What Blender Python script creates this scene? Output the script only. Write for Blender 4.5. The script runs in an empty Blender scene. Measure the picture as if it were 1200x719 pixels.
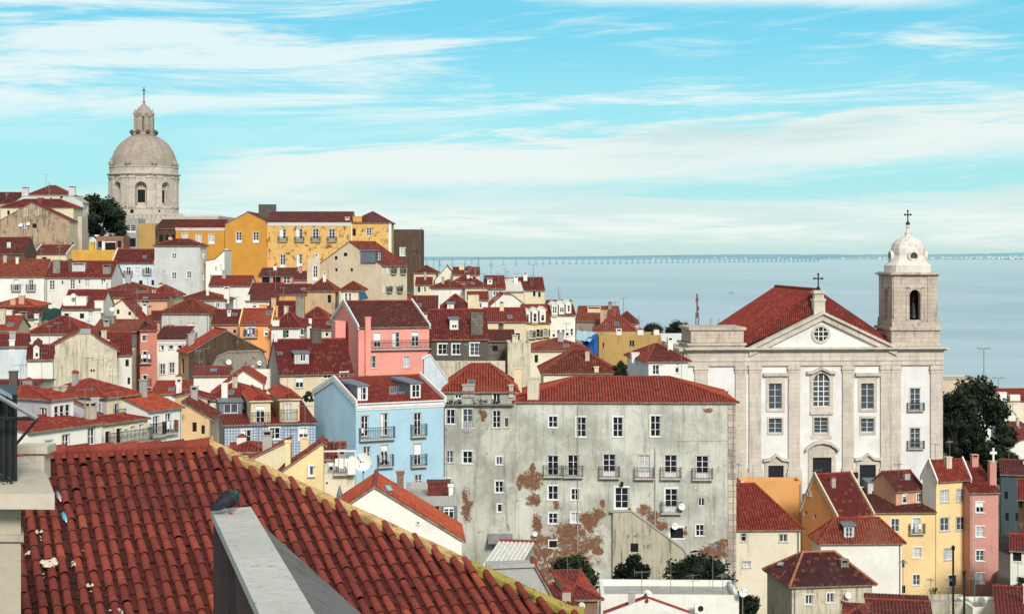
import bpy, bmesh, math, random
from mathutils import Vector, Matrix
from mathutils.geometry import intersect_ray_tri
random.seed(7)
R = math.radians
PI = math.pi
F, CX, HY = 1800.0, 600.0, 299.0          # focal length and horizon used to survey the town
SEA = -75.0
scene = bpy.context.scene
col = scene.collection

def at(px, py, Y):                         # a surveyed point at distance Y
    return Vector(((px - CX) / F * Y, Y, -(py - HY) / F * Y))

# ------------------------------------------------------------------ materials
MATS = {}
def newmat(name):
    m = bpy.data.materials.new(name); m.use_nodes = True
    nt = m.node_tree; b = nt.nodes['Principled BSDF']
    MATS[name] = m
    return m, nt, b
class N:
    """tiny helper around a node tree"""
    def __init__(s, nt): s.nt = nt
    def new(s, t, **kw):
        n = s.nt.nodes.new(t)
        for k, v in kw.items():
            if hasattr(n, k): setattr(n, k, v)
        return n
    def link(s, a, b): s.nt.links.new(a, b)
    def setin(s, sock, v):
        if isinstance(v, bpy.types.NodeSocket): s.link(v, sock)
        elif v is not None: sock.default_value = v
    def math(s, op, a, b=None, c=None, clamp=False):
        n = s.new('ShaderNodeMath'); n.operation = op; n.use_clamp = clamp
        for i, v in enumerate((a, b, c)):
            if v is not None: s.setin(n.inputs[i], v)
        return n.outputs[0]
    def mix(s, f, a, b, mode='MIX'):
        n = s.new('ShaderNodeMix'); n.data_type = 'RGBA'; n.blend_type = mode; n.clamp_factor = True
        s.setin(n.inputs[0], f)
        for i, v in ((6, a), (7, b)):
            s.setin(n.inputs[i], v if isinstance(v, bpy.types.NodeSocket) else (*v[:3], 1))
        return n.outputs[2]
    def noise(s, vec, scale, detail=4, rough=.55, dist=0):
        n = s.new('ShaderNodeTexNoise')
        if vec is not None: s.link(vec, n.inputs['Vector'])
        n.inputs['Scale'].default_value = scale; n.inputs['Detail'].default_value = detail
        n.inputs['Roughness'].default_value = rough; n.inputs['Distortion'].default_value = dist
        return n.outputs[0]
    def scaled(s, vec, sc, loc=(0, 0, 0)):
        n = s.new('ShaderNodeMapping'); s.link(vec, n.inputs[0])
        n.inputs['Scale'].default_value = sc; n.inputs['Location'].default_value = loc
        return n.outputs[0]
    def ramp(s, f, lo, hi, a=0., b=1.):
        n = s.new('ShaderNodeMapRange'); n.interpolation_type = 'SMOOTHSTEP'
        s.setin(n.inputs[0], f); n.inputs[1].default_value = lo; n.inputs[2].default_value = hi
        n.inputs[3].default_value = a; n.inputs[4].default_value = b
        return n.outputs[0]
    def pos(s): return s.new('ShaderNodeNewGeometry').outputs['Position']
    def uv(s): return s.new('ShaderNodeTexCoord').outputs['UV']
    def bump(s, h, strength, dist, b):
        n = s.new('ShaderNodeBump'); n.inputs['Strength'].default_value = strength
        n.inputs['Distance'].default_value = dist; s.link(h, n.inputs['Height'])
        s.link(n.outputs[0], b.inputs['Normal'])

def plaster(name, c, dirt=.45, dcol=(.16, .14, .11), patch=None, rough=.92, blot=None):
    m, nt, b = newmat(name); n = N(nt)
    p = n.pos()
    big = n.noise(p, .35, 6, .66, .15)
    mid = n.noise(n.scaled(p, (1, 1, 1)), 1.6, 8, .72, .1)
    streak = n.noise(n.scaled(p, (2.2, 2.2, .16)), 1.5, 8, .72, .2)
    c2 = tuple(x * .86 for x in c)
    base = n.mix(n.ramp(big, .35, .68), c, c2)
    base = n.mix(n.ramp(mid, .5, .72, 0, .45), base, tuple(x * .84 + .01 for x in c))
    q = .12 * max(0, dirt - .45); f = n.math('MULTIPLY', n.ramp(streak, .53 - q, .72 - q), n.ramp(big, .36 - q, .60 - q))
    f = n.math('MULTIPLY', f, dirt)
    base = n.mix(f, base, dcol)
    if blot:                                   # scattered dark blotches of fallen render
        bl = n.ramp(n.noise(n.scaled(p, (1, 1, .8)), blot[1], 8, .76, .25), blot[2], blot[2] + .10)
        base = n.mix(bl, base, blot[0])
    fine = n.noise(p, 9, 4, .6)
    base = n.mix(n.ramp(fine, .35, .7, 0, .22), base, tuple(x * .6 for x in c))
    n.link(base, b.inputs['Base Color'])
    b.inputs['Roughness'].default_value = rough
    b.inputs['Specular IOR Level'].default_value = .2
    n.bump(n.math('ADD', fine, mid), .35, .03, b)
    return m

def tiles(name, a, bcol, dark=(.05, .012, .010), grime=.6, pitch=.27, lich=None, chan=.82):
    m, nt, b = newmat(name); n = N(nt)
    uv = n.uv(); sx = n.new('ShaderNodeSeparateXYZ'); n.link(uv, sx.inputs[0])
    cu = n.math('FLOOR', n.math('DIVIDE', sx.outputs[0], pitch))
    vv = n.math('DIVIDE', sx.outputs[1], .36)
    cv = n.math('FLOOR', vv)
    cb = n.new('ShaderNodeCombineXYZ'); n.link(cu, cb.inputs[0]); n.link(cv, cb.inputs[1])
    wn = n.new('ShaderNodeTexWhiteNoise'); wn.noise_dimensions = '2D'; n.link(cb.outputs[0], wn.inputs['Vector'])
    base = n.mix(n.ramp(wn.outputs['Value'], .1, .95), a, bcol); base = n.mix(n.ramp(wn.outputs['Value'], .90, .93, 0, .6), base, (.36, .12, .06)); base = n.mix(n.ramp(wn.outputs['Value'], .08, .05, 0, .6), base, (.07, .025, .02))
    p = n.pos()
    big = n.noise(p, .28, 6, .65, .5)
    base = n.mix(n.ramp(big, .5, .78, 0, grime), base, dark)
    # darker colour in the channel tiles and at the laps between courses
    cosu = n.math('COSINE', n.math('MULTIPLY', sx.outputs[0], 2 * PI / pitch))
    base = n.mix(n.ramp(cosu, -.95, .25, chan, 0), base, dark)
    lap = n.math('FRACT', vv)
    base = n.mix(n.ramp(lap, .0, .14, .45, 0), base, dark)
    sp = n.ramp(n.noise(p, 2.2, 5, .7), .6, .72, 0, .5)
    base = n.mix(sp, base, lich or tuple(x * .45 for x in bcol))
    base = n.mix(n.ramp(n.noise(p, .16, 4, .6), .54, .66, 0, .45), base, (bcol[0] * 1.15, bcol[1] * 2.0, bcol[2] * 1.9)); base = n.mix(n.ramp(n.noise(p, 1.1, 8, .75), .62, .70, 0, .4), base, (.22, .17, .13))
    n.link(base, b.inputs['Base Color'])
    b.inputs['Roughness'].default_value = .82
    b.inputs['Specular IOR Level'].default_value = .25
    n.bump(n.math('ADD', n.math('MULTIPLY', lap, -.6), n.math('MULTIPLY', n.noise(p, 6, 3), .6)), .5, .04, b)
    return m

def plain(name, c, rough=.6, metal=0., var=.25, scale=3., spec=.3):
    m, nt, b = newmat(name); n = N(nt)
    f = n.ramp(n.noise(n.pos(), scale, 5, .65), .35, .7, 0, 1)
    n.link(n.mix(f, c, tuple(x * (1 - var) for x in c)), b.inputs['Base Color'])
    b.inputs['Roughness'].default_value = rough; b.inputs['Metallic'].default_value = metal
    b.inputs['Specular IOR Level'].default_value = spec
    return m

def stone(name, c, c2, mortar, bw=1.3, bh=.5, grime=.5, gcol=(.10, .085, .075)):
    m, nt, b = newmat(name); n = N(nt)
    br = n.new('ShaderNodeTexBrick'); n.link(n.uv(), br.inputs['Vector'])
    br.inputs['Color1'].default_value = (*c, 1); br.inputs['Color2'].default_value = (*c2, 1)
    br.inputs['Mortar'].default_value = (*mortar, 1); br.inputs['Scale'].default_value = 1
    br.inputs['Mortar Size'].default_value = .018; br.inputs['Mortar Smooth'].default_value = .3
    br.inputs['Brick Width'].default_value = bw; br.inputs['Row Height'].default_value = bh
    p = n.pos()
    st = n.noise(n.scaled(p, (1.3, 1.3, .2)), 1.2, 6, .7, .3)
    f = n.math('MULTIPLY', n.ramp(st, .48, .75), grime)
    base = n.mix(f, br.outputs[0], gcol)
    f2 = n.ramp(n.noise(p, .5, 6, .65), .42, .7, 0, .45)
    base = n.mix(f2, base, tuple(x * .62 for x in c2))
    f3 = n.ramp(n.noise(p, 3.2, 6, .75), .58, .7, 0, grime)
    base = n.mix(f3, base, gcol)
    n.link(base, b.inputs['Base Color']); b.inputs['Roughness'].default_value = .9
    b.inputs['Specular IOR Level'].default_value = .2
    n.bump(n.math('ADD', br.outputs[1], n.noise(p, 4, 4)), .3, .03, b)
    return m

def peeled(name, c, under, ells, extra=(.2, .19, .16)):
    """render that has fallen off in patches given in wall metres, with brick red underneath"""
    m, nt, b = newmat(name); n = N(nt)
    uv = n.uv(); p = n.pos()
    sx = n.new('ShaderNodeSeparateXYZ'); n.link(uv, sx.inputs[0])
    acc = None
    for (u0, z0, ru, rz) in ells:
        a = n.math('DIVIDE', n.math('SUBTRACT', sx.outputs[0], u0), ru)
        c_ = n.math('DIVIDE', n.math('SUBTRACT', sx.outputs[1], z0), rz)
        d = n.math('ADD', n.math('MULTIPLY', a, a), n.math('MULTIPLY', c_, c_))
        v = n.math('SUBTRACT', 1.25, d)
        acc = v if acc is None else n.math('MAXIMUM', acc, v)
    big = n.noise(p, .25, 6, .66, .15)
    streak = n.noise(n.scaled(p, (1.8, 1.8, .14)), 1.3, 8, .74, .1)
    mid = n.noise(p, 1.3, 8, .74, .1)
    acc = n.math('MAXIMUM', acc, -1.0)
    frag = n.noise(p, 3.4, 8, .8, .6)
    v = n.math('ADD', acc, n.math('MULTIPLY', n.math('SUBTRACT', mid, .5), 5.0)); v = n.math('ADD', v, n.math('MULTIPLY', n.math('SUBTRACT', frag, .5), 4.2))
    mask = n.ramp(v, .25, .8, 0, .9)
    base = n.mix(n.ramp(big, .38, .62), c, tuple(x * .62 for x in c))
    base = n.mix(n.ramp(streak, .48, .72, 0, .75), base, extra)
    spots = n.ramp(n.noise(p, .9, 9, .78, .3), .58, .66, 0, .8)
    base = n.mix(spots, base, (.10, .10, .085))
    lt = n.ramp(n.noise(p, .7, 9, .78, .1), .54, .66, 0, .30)
    base = n.mix(lt, base, tuple(min(1, x * 1.3) for x in c))
    rim = n.ramp(v, .0, .36, 0, .6)
    base = n.mix(rim, base, (.50, .46, .36))
    fine = n.noise(p, 5, 5, .7)
    und = n.mix(n.ramp(fine, .35, .65), under, tuple(x * .45 for x in under))
    und = n.mix(n.ramp(n.noise(p, 1.8, 8, .78), .56, .64, 0, .4), und, tuple(x * .7 for x in c))
    base = n.mix(mask, base, und)
    n.link(base, b.inputs['Base Color']); b.inputs['Roughness'].default_value = .93
    b.inputs['Specular IOR Level'].default_value = .15
    n.bump(n.math('SUBTRACT', n.math('ADD', fine, mid), mask), .5, .05, b)
    return m

# ------------------------------------------------------------------ mesh builder
class MB:
    def __init__(s): s.v = []; s.f = []; s.uv = []; s.m = []; s.sm = []
    def face(s, pts, m=0, uv=None, smooth=False):
        i = len(s.v); s.v += [tuple(p) for p in pts]
        s.f.append(tuple(range(i, i + len(pts)))); s.m.append(m); s.sm.append(smooth)
        if uv is None:
            a, b_, c = Vector(pts[0]), Vector(pts[1]), Vector(pts[2])
            n = (b_ - a).cross(c - a)
            if len(pts) > 3 and n.length < 1e-9: n = (c - a).cross(Vector(pts[3]) - a)
            ax, ay, az = abs(n.x), abs(n.y), abs(n.z)
            if az >= ax and az >= ay: uv = [(p[0], p[1]) for p in pts]
            elif ay >= ax: uv = [(p[0], p[2]) for p in pts]
            else: uv = [(p[1], p[2]) for p in pts]
        s.uv.append(uv)
    def box(s, x0, y0, z0, x1, y1, z1, m=0, taper=0):
        t = taper
        b = [Vector((x0, y0, z0)), Vector((x1, y0, z0)), Vector((x1, y1, z0)), Vector((x0, y1, z0))]
        u = [Vector((x0 + t, y0 + t, z1)), Vector((x1 - t, y0 + t, z1)), Vector((x1 - t, y1 - t, z1)), Vector((x0 + t, y1 - t, z1))]
        s.hexa(b, u, m)
    def hexa(s, b, u, m=0):
        s.face([u[0], u[1], u[2], u[3]], m); s.face([b[3], b[2], b[1], b[0]], m)
        for i in range(4):
            j = (i + 1) % 4; s.face([b[i], b[j], u[j], u[i]], m)
    def prism(s, poly, vec, m=0):
        """polygon swept along vec"""
        poly = [Vector(p) for p in poly]; vec = Vector(vec)
        q = [p + vec for p in poly]
        s.face(poly, m); s.face(list(reversed(q)), m)
        for i in range(len(poly)):
            j = (i + 1) % len(poly); s.face([poly[j], poly[i], q[i], q[j]], m)
    def tube(s, a, b, r, m=0, k=6, r2=None, cap=True):
        a, b = Vector(a), Vector(b); d = (b - a)
        if d.length < 1e-6: return
        d.normalize(); x = d.orthogonal().normalized(); y = d.cross(x)
        r2 = r if r2 is None else r2
        A = [a + (x * math.cos(t) + y * math.sin(t)) * r for t in [2 * PI * i / k for i in range(k)]]
        B = [b + (x * math.cos(t) + y * math.sin(t)) * r2 for t in [2 * PI * i / k for i in range(k)]]
        for i in range(k):
            j = (i + 1) % k; s.face([A[i], A[j], B[j], B[i]], m, smooth=k > 5)
        if cap: s.face(list(reversed(A)), m); s.face(B, m)
    def lathe(s, prof, c=(0, 0, 0), k=24, m=0, sq=0., smooth=True, rot=0):
        """prof = [(r,z)...]; sq blends the circle towards a square plan"""
        c = Vector(c); rings = []
        for r, z in prof:
            ring = []
            for i in range(k):
                t = 2 * PI * i / k + rot; ct, st = math.cos(t), math.sin(t)
                e = max(abs(ct), abs(st)); f = 1 / e * sq + (1 - sq)
                ring.append(c + Vector((ct * r * f, st * r * f, z)))
            rings.append(ring)
        for a, b in zip(rings, rings[1:]):
            for i in range(k):
                j = (i + 1) % k; s.face([a[i], a[j], b[j], b[i]], m, smooth=smooth)
        s.face(rings[-1], m); s.face(list(reversed(rings[0])), m)
    def build(s, name, mats, parent=None, weld=False):
        me = bpy.data.meshes.new(name); me.from_pydata(s.v, [], s.f)
        if not isinstance(mats, (list, tuple)): mats = [mats]
        for mm in mats: me.materials.append(MATS[mm] if isinstance(mm, str) else mm)
        me.polygons.foreach_set('material_index', s.m); me.polygons.foreach_set('use_smooth', s.sm)
        ul = me.uv_layers.new(name='UVMap')
        flat = [c for f in s.uv for p in f for c in p]
        ul.data.foreach_set('uv', flat)
        if weld:
            bm = bmesh.new(); bm.from_mesh(me); bmesh.ops.remove_doubles(bm, verts=bm.verts, dist=1e-4)
            bm.to_mesh(me); bm.free()
        me.update()
        o = bpy.data.objects.new(name, me); col.objects.link(o)
        if parent is not None: o.parent = parent
        return o

def tag(o, label=None, cat=None, group=None, kind=None):
    if label: o['label'] = label
    if cat: o['category'] = cat
    if group: o['group'] = group
    if kind: o['kind'] = kind
    return o
def empty(name, loc, rz=0, label=None, cat=None, group=None):
    o = bpy.data.objects.new(name, None); col.objects.link(o); o.location = loc; o.rotation_euler = (0, 0, rz)
    o.empty_display_size = .5
    return tag(o, label, cat, group)

GROUND = []                                  # (x, y, z) of the ground under everything that stands

# ------------------------------------------------------------------ palette
plaster('white', (.80, .79, .73), .35); plaster('white_grey', (.60, .62, .60), .6); plaster('white_bright', (.86, .84, .76), .3)
plaster('white_blue', (.62, .70, .74), .5); plaster('cream', (.74, .64, .44), .5); plaster('cream_pale', (.78, .72, .56), .55)
plaster('beige', (.66, .54, .40), .5); plaster('beige_gable', (.72, .59, .43), .5); plaster('peach', (.66, .38, .25), .4)
plaster('pink', (.86, .36, .30), .25); plaster('pink_dark', (.86, .36, .31), .3); plaster('salmon', (.60, .24, .18), .6)
plaster('rose', (.60, .30, .25), .4); plaster('red_wall', (.45, .11, .08), .5)
plaster('yellow', (.88, .67, .34), .3); plaster('yellow_soft', (.84, .66, .35), .35); plaster('ochre', (.66, .38, .07), .5)
plaster('ochre_dark', (.60, .29, .055), .4); plaster('orange_tan', (.72, .50, .28), .6); plaster('ochre_worn', (.75, .46, .16), .6, blot=((.10, .06, .03), 1.0, .525))
plaster('ochre_dull', (.50, .33, .12), .7)
plaster('orange', (.88, .40, .15), .25); plaster('orange_soft', (.74, .38, .14), .3)
plaster('blue', (.42, .63, .75), .22, dcol=(.2, .35, .45)); plaster('blue_side', (.50, .74, .90), .2, dcol=(.2, .35, .45))  # flank copy of the blue, made paler to offset the shade there
plaster('tan', (.58, .42, .26), .6); plaster('brown', (.095, .062, .043), .9, dcol=(.02, .015, .012), blot=((.17, .12, .085), .9, .54)); plaster('brown_gable', (.46, .34, .23), 1.0, dcol=(.10, .075, .055), blot=((.19, .14, .10), .35, .50))
plaster('dark_wall', (.11, .095, .08), .8); plaster('ruin', (.10, .065, .05), .9, blot=((.05, .03, .025), .6, .55)); plaster('concrete', (.42, .41, .38), .7)
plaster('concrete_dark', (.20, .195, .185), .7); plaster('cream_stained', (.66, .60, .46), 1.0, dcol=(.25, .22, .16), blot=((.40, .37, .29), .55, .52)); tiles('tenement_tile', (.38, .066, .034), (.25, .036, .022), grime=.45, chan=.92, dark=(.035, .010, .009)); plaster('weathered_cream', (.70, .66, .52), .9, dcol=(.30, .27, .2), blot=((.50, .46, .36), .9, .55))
plaster('mould', (.50, .47, .36), .95, dcol=(.13, .12, .09), blot=((.17, .16, .12), .8, .56))
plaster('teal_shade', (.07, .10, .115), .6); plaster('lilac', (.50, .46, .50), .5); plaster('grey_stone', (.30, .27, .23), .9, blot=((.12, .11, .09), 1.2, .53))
plaster('mural', (.76, .74, .66), .4, blot=((.30, .20, .14), 1.1, .60))
plaster('wall_stain', (.095, .062, .058), 1.0, dcol=(.025, .015, .02), blot=((.05, .03, .035), .9, .5))
tiles('red', (.235, .032, .023), (.145, .020, .016)); tiles('red_bright', (.30, .046, .027), (.195, .027, .019), grime=.5)
tiles('red_brown', (.20, .045, .027), (.12, .026, .018), grime=.7); tiles('red_faded', (.32, .085, .05), (.21, .045, .03), grime=.6); tiles('red_worn', (.21, .038, .028), (.10, .022, .018), grime=.8, lich=(.20, .15, .11)); tiles('brown_tile', (.135, .032, .024), (.085, .02, .017), grime=.7)
tiles('maroon', (.165, .023, .020), (.105, .016, .015)); tiles('orange_tile', (.42, .078, .034), (.30, .048, .025), grime=.35)
tiles('dark_tile', (.13, .030, .026), (.085, .020, .019)); tiles('black_tile', (.085, .03, .028), (.045, .018, .018), grime=.8)
tiles('purple_tile', (.15, .035, .035), (.105, .025, .028))
tiles('wreck_tile', (.09, .022, .022), (.035, .014, .018), grime=.8, lich=(.25, .12, .10))
plain('eave', (.30, .22, .17), .9, var=.5); plain('ridge_tile', (.28, .055, .035), .85, var=.5); plain('ridge_dark', (.17, .04, .03), .85, var=.5)
plain('mortar_ridge', (.42, .17, .09), .9, var=.5)
plain('white_trim', (.80, .80, .77), .7, var=.15); plain('stone_trim', (.56, .52, .45), .85, var=.3); plain('dark_trim', (.20, .18, .16), .8)
plain('frame', (.82, .83, .82), .5, var=.08); plain('frame_grey', (.45, .47, .47), .5)
plain('glass', (.012, .018, .028), .08, var=.3, spec=.5); plain('glass_mid', (.07, .09, .11), .12, spec=.5); plain('curtain', (.52, .55, .54), .7, var=.3, scale=1.5)
plain('void', (.012, .012, .014), .9); plain('iron', (.025, .027, .03), .5, metal=.3); plain('steel', (.38, .40, .41), .35, metal=.7)
plain('lead', (.16, .19, .22), .5); plain('zinc', (.30, .34, .37), .45, metal=.3); plain('dish', (.82, .82, .78), .45, var=.1)
plain('green_paint', (.02, .12, .07), .5); plain('tarp_blue', (.015, .10, .36), .55, var=.5, scale=2); plain('tarp_pale', (.42, .58, .66), .6)
plain('tarp_green', (.012, .045, .045), .7, var=.5); plain('teal_cloth', (.01, .12, .2), .6, var=.4)
plain('wood', (.12, .07, .04), .8); plain('dark_door', (.016, .018, .026), .5)
plain('sheet_white', (.72, .70, .62), .5, var=.25); plain('sheet_grey', (.25, .25, .25), .6, var=.4)
plain('bronze', (.035, .045, .045), .5, metal=.6); plain('mast_red', (.26, .07, .06), .7); plain('terracotta', (.24, .05, .03), .85)
stone('church_stone', (.645, .59, .51), (.575, .52, .445), (.46, .41, .35), 1.5, .6, .45); stone('tower_stone', (.58, .50, .42), (.48, .41, .34), (.26, .21, .18), 1.3, .55, grime=.75)
stone('pantheon_stone', (.55, .50, .43), (.47, .425, .36), (.34, .29, .24), 1.8, .8, .35); stone('dome_stone', (.40, .345, .285), (.34, .29, .24), (.32, .27, .21), 1.2, .6, .55)
plaster('church_white', (.80, .80, .775), .25); plaster('dome_white', (.72, .69, .63), .75, dcol=(.3, .22, .17))
stone('quoin', (.64, .54, .45), (.40, .32, .27), (.05, .045, .04), .95, .55, .8); stone('brick', (.32, .12, .06), (.24, .09, .05), (.3, .25, .2), .25, .09, .6)
stone('rubble', (.22, .19, .155), (.13, .115, .10), (.06, .055, .05), .5, .35, .8)
# blue and white glazed wall tiles
def azulejo():
    m, nt, b = newmat('azulejo'); n = N(nt)
    sx = n.new('ShaderNodeSeparateXYZ'); n.link(n.uv(), sx.inputs[0])
    def grid(s):
        f = n.math('FRACT', n.math('DIVIDE', s, .26)); return n.math('ABSOLUTE', n.math('SUBTRACT', f, .5))
    a, c = grid(sx.outputs[0]), grid(sx.outputs[1])
    line = n.math('MAXIMUM', n.ramp(a, .30, .38), n.ramp(c, .30, .38))
    base = n.mix(line, (.56, .62, .68), (.15, .22, .33))
    dot = n.ramp(n.math('ADD', a, c), .12, .2, 1, 0)
    base = n.mix(dot, base, (.30, .38, .48))
    base = n.mix(n.ramp(n.noise(n.pos(), .6, 5, .6), .45, .7, 0, .5), base, (.25, .28, .32))
    n.link(base, b.inputs['Base Color']); b.inputs['Roughness'].default_value = .35
azulejo()

# ------------------------------------------------------------------ a plan frame standing in the town
class Frame:
    def __init__(s, px, Y, yaw):
        s.A = Vector(((px - CX) / F * Y, Y, 0)); s.yaw = R(yaw); s.c, s.s = math.cos(s.yaw), math.sin(s.yaw); s.z0 = 0
    def u_at(s, px, v=0):
        k = (px - CX) / F; ax, ay = s.A.x - v * s.s, s.A.y + v * s.c
        return (k * ay - ax) / (s.c - k * s.s)
    def v_at(s, px, u=0):
        k = (px - CX) / F; ax, ay = s.A.x + u * s.c, s.A.y + u * s.s
        return (k * ay - ax) / (-s.s - k * s.c)
    def Y(s, u, v=0): return s.A.y + u * s.s + v * s.c
    def z(s, py, u=0, v=0): return -(py - HY) / F * s.Y(u, v) - s.z0
    def cam(s):                                   # the viewpoint in this frame
        d = -s.A; return Vector((d.x * s.c + d.y * s.s, -d.x * s.s + d.y * s.c, -s.z0))
    def ray(s, px, py):
        x, y, z = (px - CX) / F, 1.0, -(py - HY) / F
        return Vector((x * s.c + y * s.s, -x * s.s + y * s.c, z))
    def root(s, name, label, cat, group=None):
        return empty(name, (s.A.x, s.A.y, s.z0), s.yaw, label, cat, group)

def hit(polys, o, d):
    best = None
    for p in polys:
        for i in range(1, len(p) - 1):
            h = intersect_ray_tri(p[0], p[i], p[i + 1], d, o, True)
            if h is not None and (best is None or (h - o).length < (best - o).length): best = h
    return best

def nearest(fr, polys, px, py):
    best, bd = None, 1e9
    for q in polys:
        for i in range(11):
            for j in range(11):
                a, b = .04 + i * .092, .04 + j * .092
                A, B = (q[0].lerp(q[1], a), (q[3].lerp(q[2], a) if len(q) > 3 else q[2])); p = A.lerp(B, b)
                Y = fr.Y(p.x, p.y); x = fr.A.x + p.x * fr.c - p.y * fr.s
                d = (CX + F * x / Y - px) ** 2 + (HY - F * (p.z + fr.z0) / Y - py) ** 2
                if d < bd: best, bd = p, d
    return best
PITCH = .27
def corrugate(M, poly, m=0, amp=.045, thick=.11, wall=True):
    poly = [Vector(p) for p in poly]
    n = (poly[1] - poly[0]).cross(poly[2] - poly[0])
    if n.length < 1e-8 and len(poly) > 3: n = (poly[2] - poly[0]).cross(poly[3] - poly[0])
    n.normalize()
    if n.z < 0: n = -n
    h = Vector((0, 0, 1)).cross(n)
    if h.length < .02: h = Vector((1, 0, 0))
    h.normalize(); s = n.cross(h)
    o = poly[0]; q = [((p - o).dot(h), (p - o).dot(s)) for p in poly]
    us = [a for a, b in q]; u0, u1 = min(us), max(us)
    steps = sorted(set([round(x, 4) for x in us] + [round(u0 + i * PITCH / 4, 4) for i in range(int((u1 - u0) / (PITCH / 4)) + 1)]))
    steps = [x for i, x in enumerate(steps) if i == 0 or x - steps[i - 1] > .004]
    def span(u):
        lo, hi = 1e9, -1e9
        for i in range(len(q)):
            (a, b), (c, d) = q[i], q[(i + 1) % len(q)]
            if min(a, c) - 1e-4 <= u <= max(a, c) + 1e-4:
                if abs(c - a) < 1e-4: lo = min(lo, b, d); hi = max(hi, b, d)
                else:
                    t = min(1, max(0, (u - a) / (c - a))); w = b + (d - b) * t; lo = min(lo, w); hi = max(hi, w)
        return lo, hi
    prev = None
    for u in steps:
        lo, hi = span(u)
        if hi < lo: prev = None; continue
        k = n * (amp * math.cos(2 * PI * u / PITCH))
        cur = (o + h * u + s * lo + k, o + h * u + s * hi + k, u, lo, hi)
        if prev:
            M.face([prev[0], cur[0], cur[1], prev[1]], m, [(prev[2], prev[3]), (cur[2], cur[3]), (cur[2], cur[4]), (prev[2], prev[4])])
        prev = cur
    if wall:
        dn = Vector((0, 0, -thick)); lowp = [p + dn for p in poly]
        M.face(list(reversed(lowp)), 2)
        for i in range(len(poly)):
            j = (i + 1) % len(poly); M.face([poly[i] + n * .02, poly[j] + n * .02, lowp[j], lowp[i]], 2)

def holed(M, W, z0, z1, holes, f, m=0, depth=.16, revm=1):
    """wall sheet in (u,z) with openings; f maps (u,z,inset) to 3D"""
    us = sorted(set([0, W] + [x for h in holes for x in (h[0], h[2])])); zs = sorted(set([z0, z1] + [x for h in holes for x in (h[1], h[3])]))
    for a, b in zip(us, us[1:]):
        for c, d in zip(zs, zs[1:]):
            mu, mz = (a + b) / 2, (c + d) / 2
            if any(h[0] < mu < h[2] and h[1] < mz < h[3] for h in holes): continue
            M.face([f(a, c, 0), f(b, c, 0), f(b, d, 0), f(a, d, 0)], m, [(a, c), (b, c), (b, d), (a, d)])
    for a, c, b, d in holes:
        M.face([f(a, c, 0), f(a, c, depth), f(a, d, depth), f(a, d, 0)], revm); M.face([f(b, c, depth), f(b, c, 0), f(b, d, 0), f(b, d, depth)], revm)
        M.face([f(a, c, 0), f(b, c, 0), f(b, c, depth), f(a, c, depth)], revm); M.face([f(a, d, depth), f(b, d, depth), f(b, d, 0), f(a, d, 0)], revm)

def window(f, u0, z0, u1, z1, kind, parent, depth=.13, Yd=150):
    """f maps (u,z,inset). kind letters: o bare opening, n no stone surround, l light curtain, m grey pane, g green shutter, b balcony, s sill, a arched"""
    M = MB(); w, h = u1 - u0, z1 - z0
    def bx(a, c, b, d, i0, i1, m):
        P8 = [f(a, c, i0), f(b, c, i0), f(b, c, i1), f(a, c, i1)]; Q8 = [f(a, d, i0), f(b, d, i0), f(b, d, i1), f(a, d, i1)]
        M.hexa(P8, Q8, m)
    t = max(.045, Yd * .00024)
    if 'n' not in kind:
        s = min(.20, max(.10, w * .13)); p = -.035
        bx(u0 - s, z0, u0, z1, p, .05, 1); bx(u1, z0, u1, z1, p, .05, 1); bx(u0 - s, z1, u1 + s, z1 + s * 1.1, p - .004, .05, 1)
        bx(u0 - s * 1.2, z0 - s * .8, u1 + s * 1.2, z0, p - .05, .05, 1)
    if 'o' not in kind:
        d0, d1 = depth - .05, depth + .01
        bx(u0, z0, u0 + t, z1, d0, d1, 0); bx(u1 - t, z0, u1, z1, d0, d1, 0)
        bx(u0 + t, z1 - t, u1 - t, z1, d0, d1, 0); bx(u0 + t, z0, u1 - t, z0 + t * 1.3, d0, d1, 0)
        if w > .55: bx((u0 + u1) / 2 - t * .75, z0 + t * 1.3, (u0 + u1) / 2 + t * .75, z1 - t, d0 - .006, d1, 0)
        rows = 1 if h < .9 else (2 if h < 1.4 else (3 if h < 2.0 else 4))
        for i in range(1, rows):
            z = z0 + h * i / rows; bx(u0 + t, z - t * .36, u1 - t, z + t * .36, d0 + .008, d1, 0)
        if h > 2.0 and 'w' not in kind: bx(u0 + t, z0 + t, u1 - t, z0 + h * .22, d0 + .014, d1, 0)
    if 'g' in kind: bx(u0, z0, (u0 + u1) / 2 + .02, z1, .01, .05, 2)
    rw = random.Random(int(u0 * 977 + z0 * 131 + Yd * 7)); q = rw.random()
    if 'l' not in kind and 'm' not in kind and 'o' not in kind and 'd' not in kind:
        if q < .22: kind += 'm'
        elif q < .32: kind += 'l'
        elif q < .55: bx(u0 + t, z1 - h * rw.uniform(.25, .6), u1 - t, z1 - t, depth - .005, depth + .015, 0)
        elif q < .66: bx(u0 + t, z0 + t, u0 + w * rw.uniform(.3, .45), z1 - t, depth - .004, depth + .015, 0)
    o = M.build('window', ['frame', 'stone_trim' if 't' in kind else 'white_trim', 'green_paint'], parent)
    G = MB(); d = depth + .02
    G.face([f(u0, z0, d), f(u1, z0, d), f(u1, z1, d), f(u0, z1, d)])
    g = G.build('pane', 'void' if 'o' in kind else ('curtain' if 'l' in kind else ('glass_mid' if 'm' in kind else 'glass')), o)
    if 'b' in kind: balcony(f, u0 - .42, u1 + .42, z0, parent, Yd)
    return o

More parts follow.
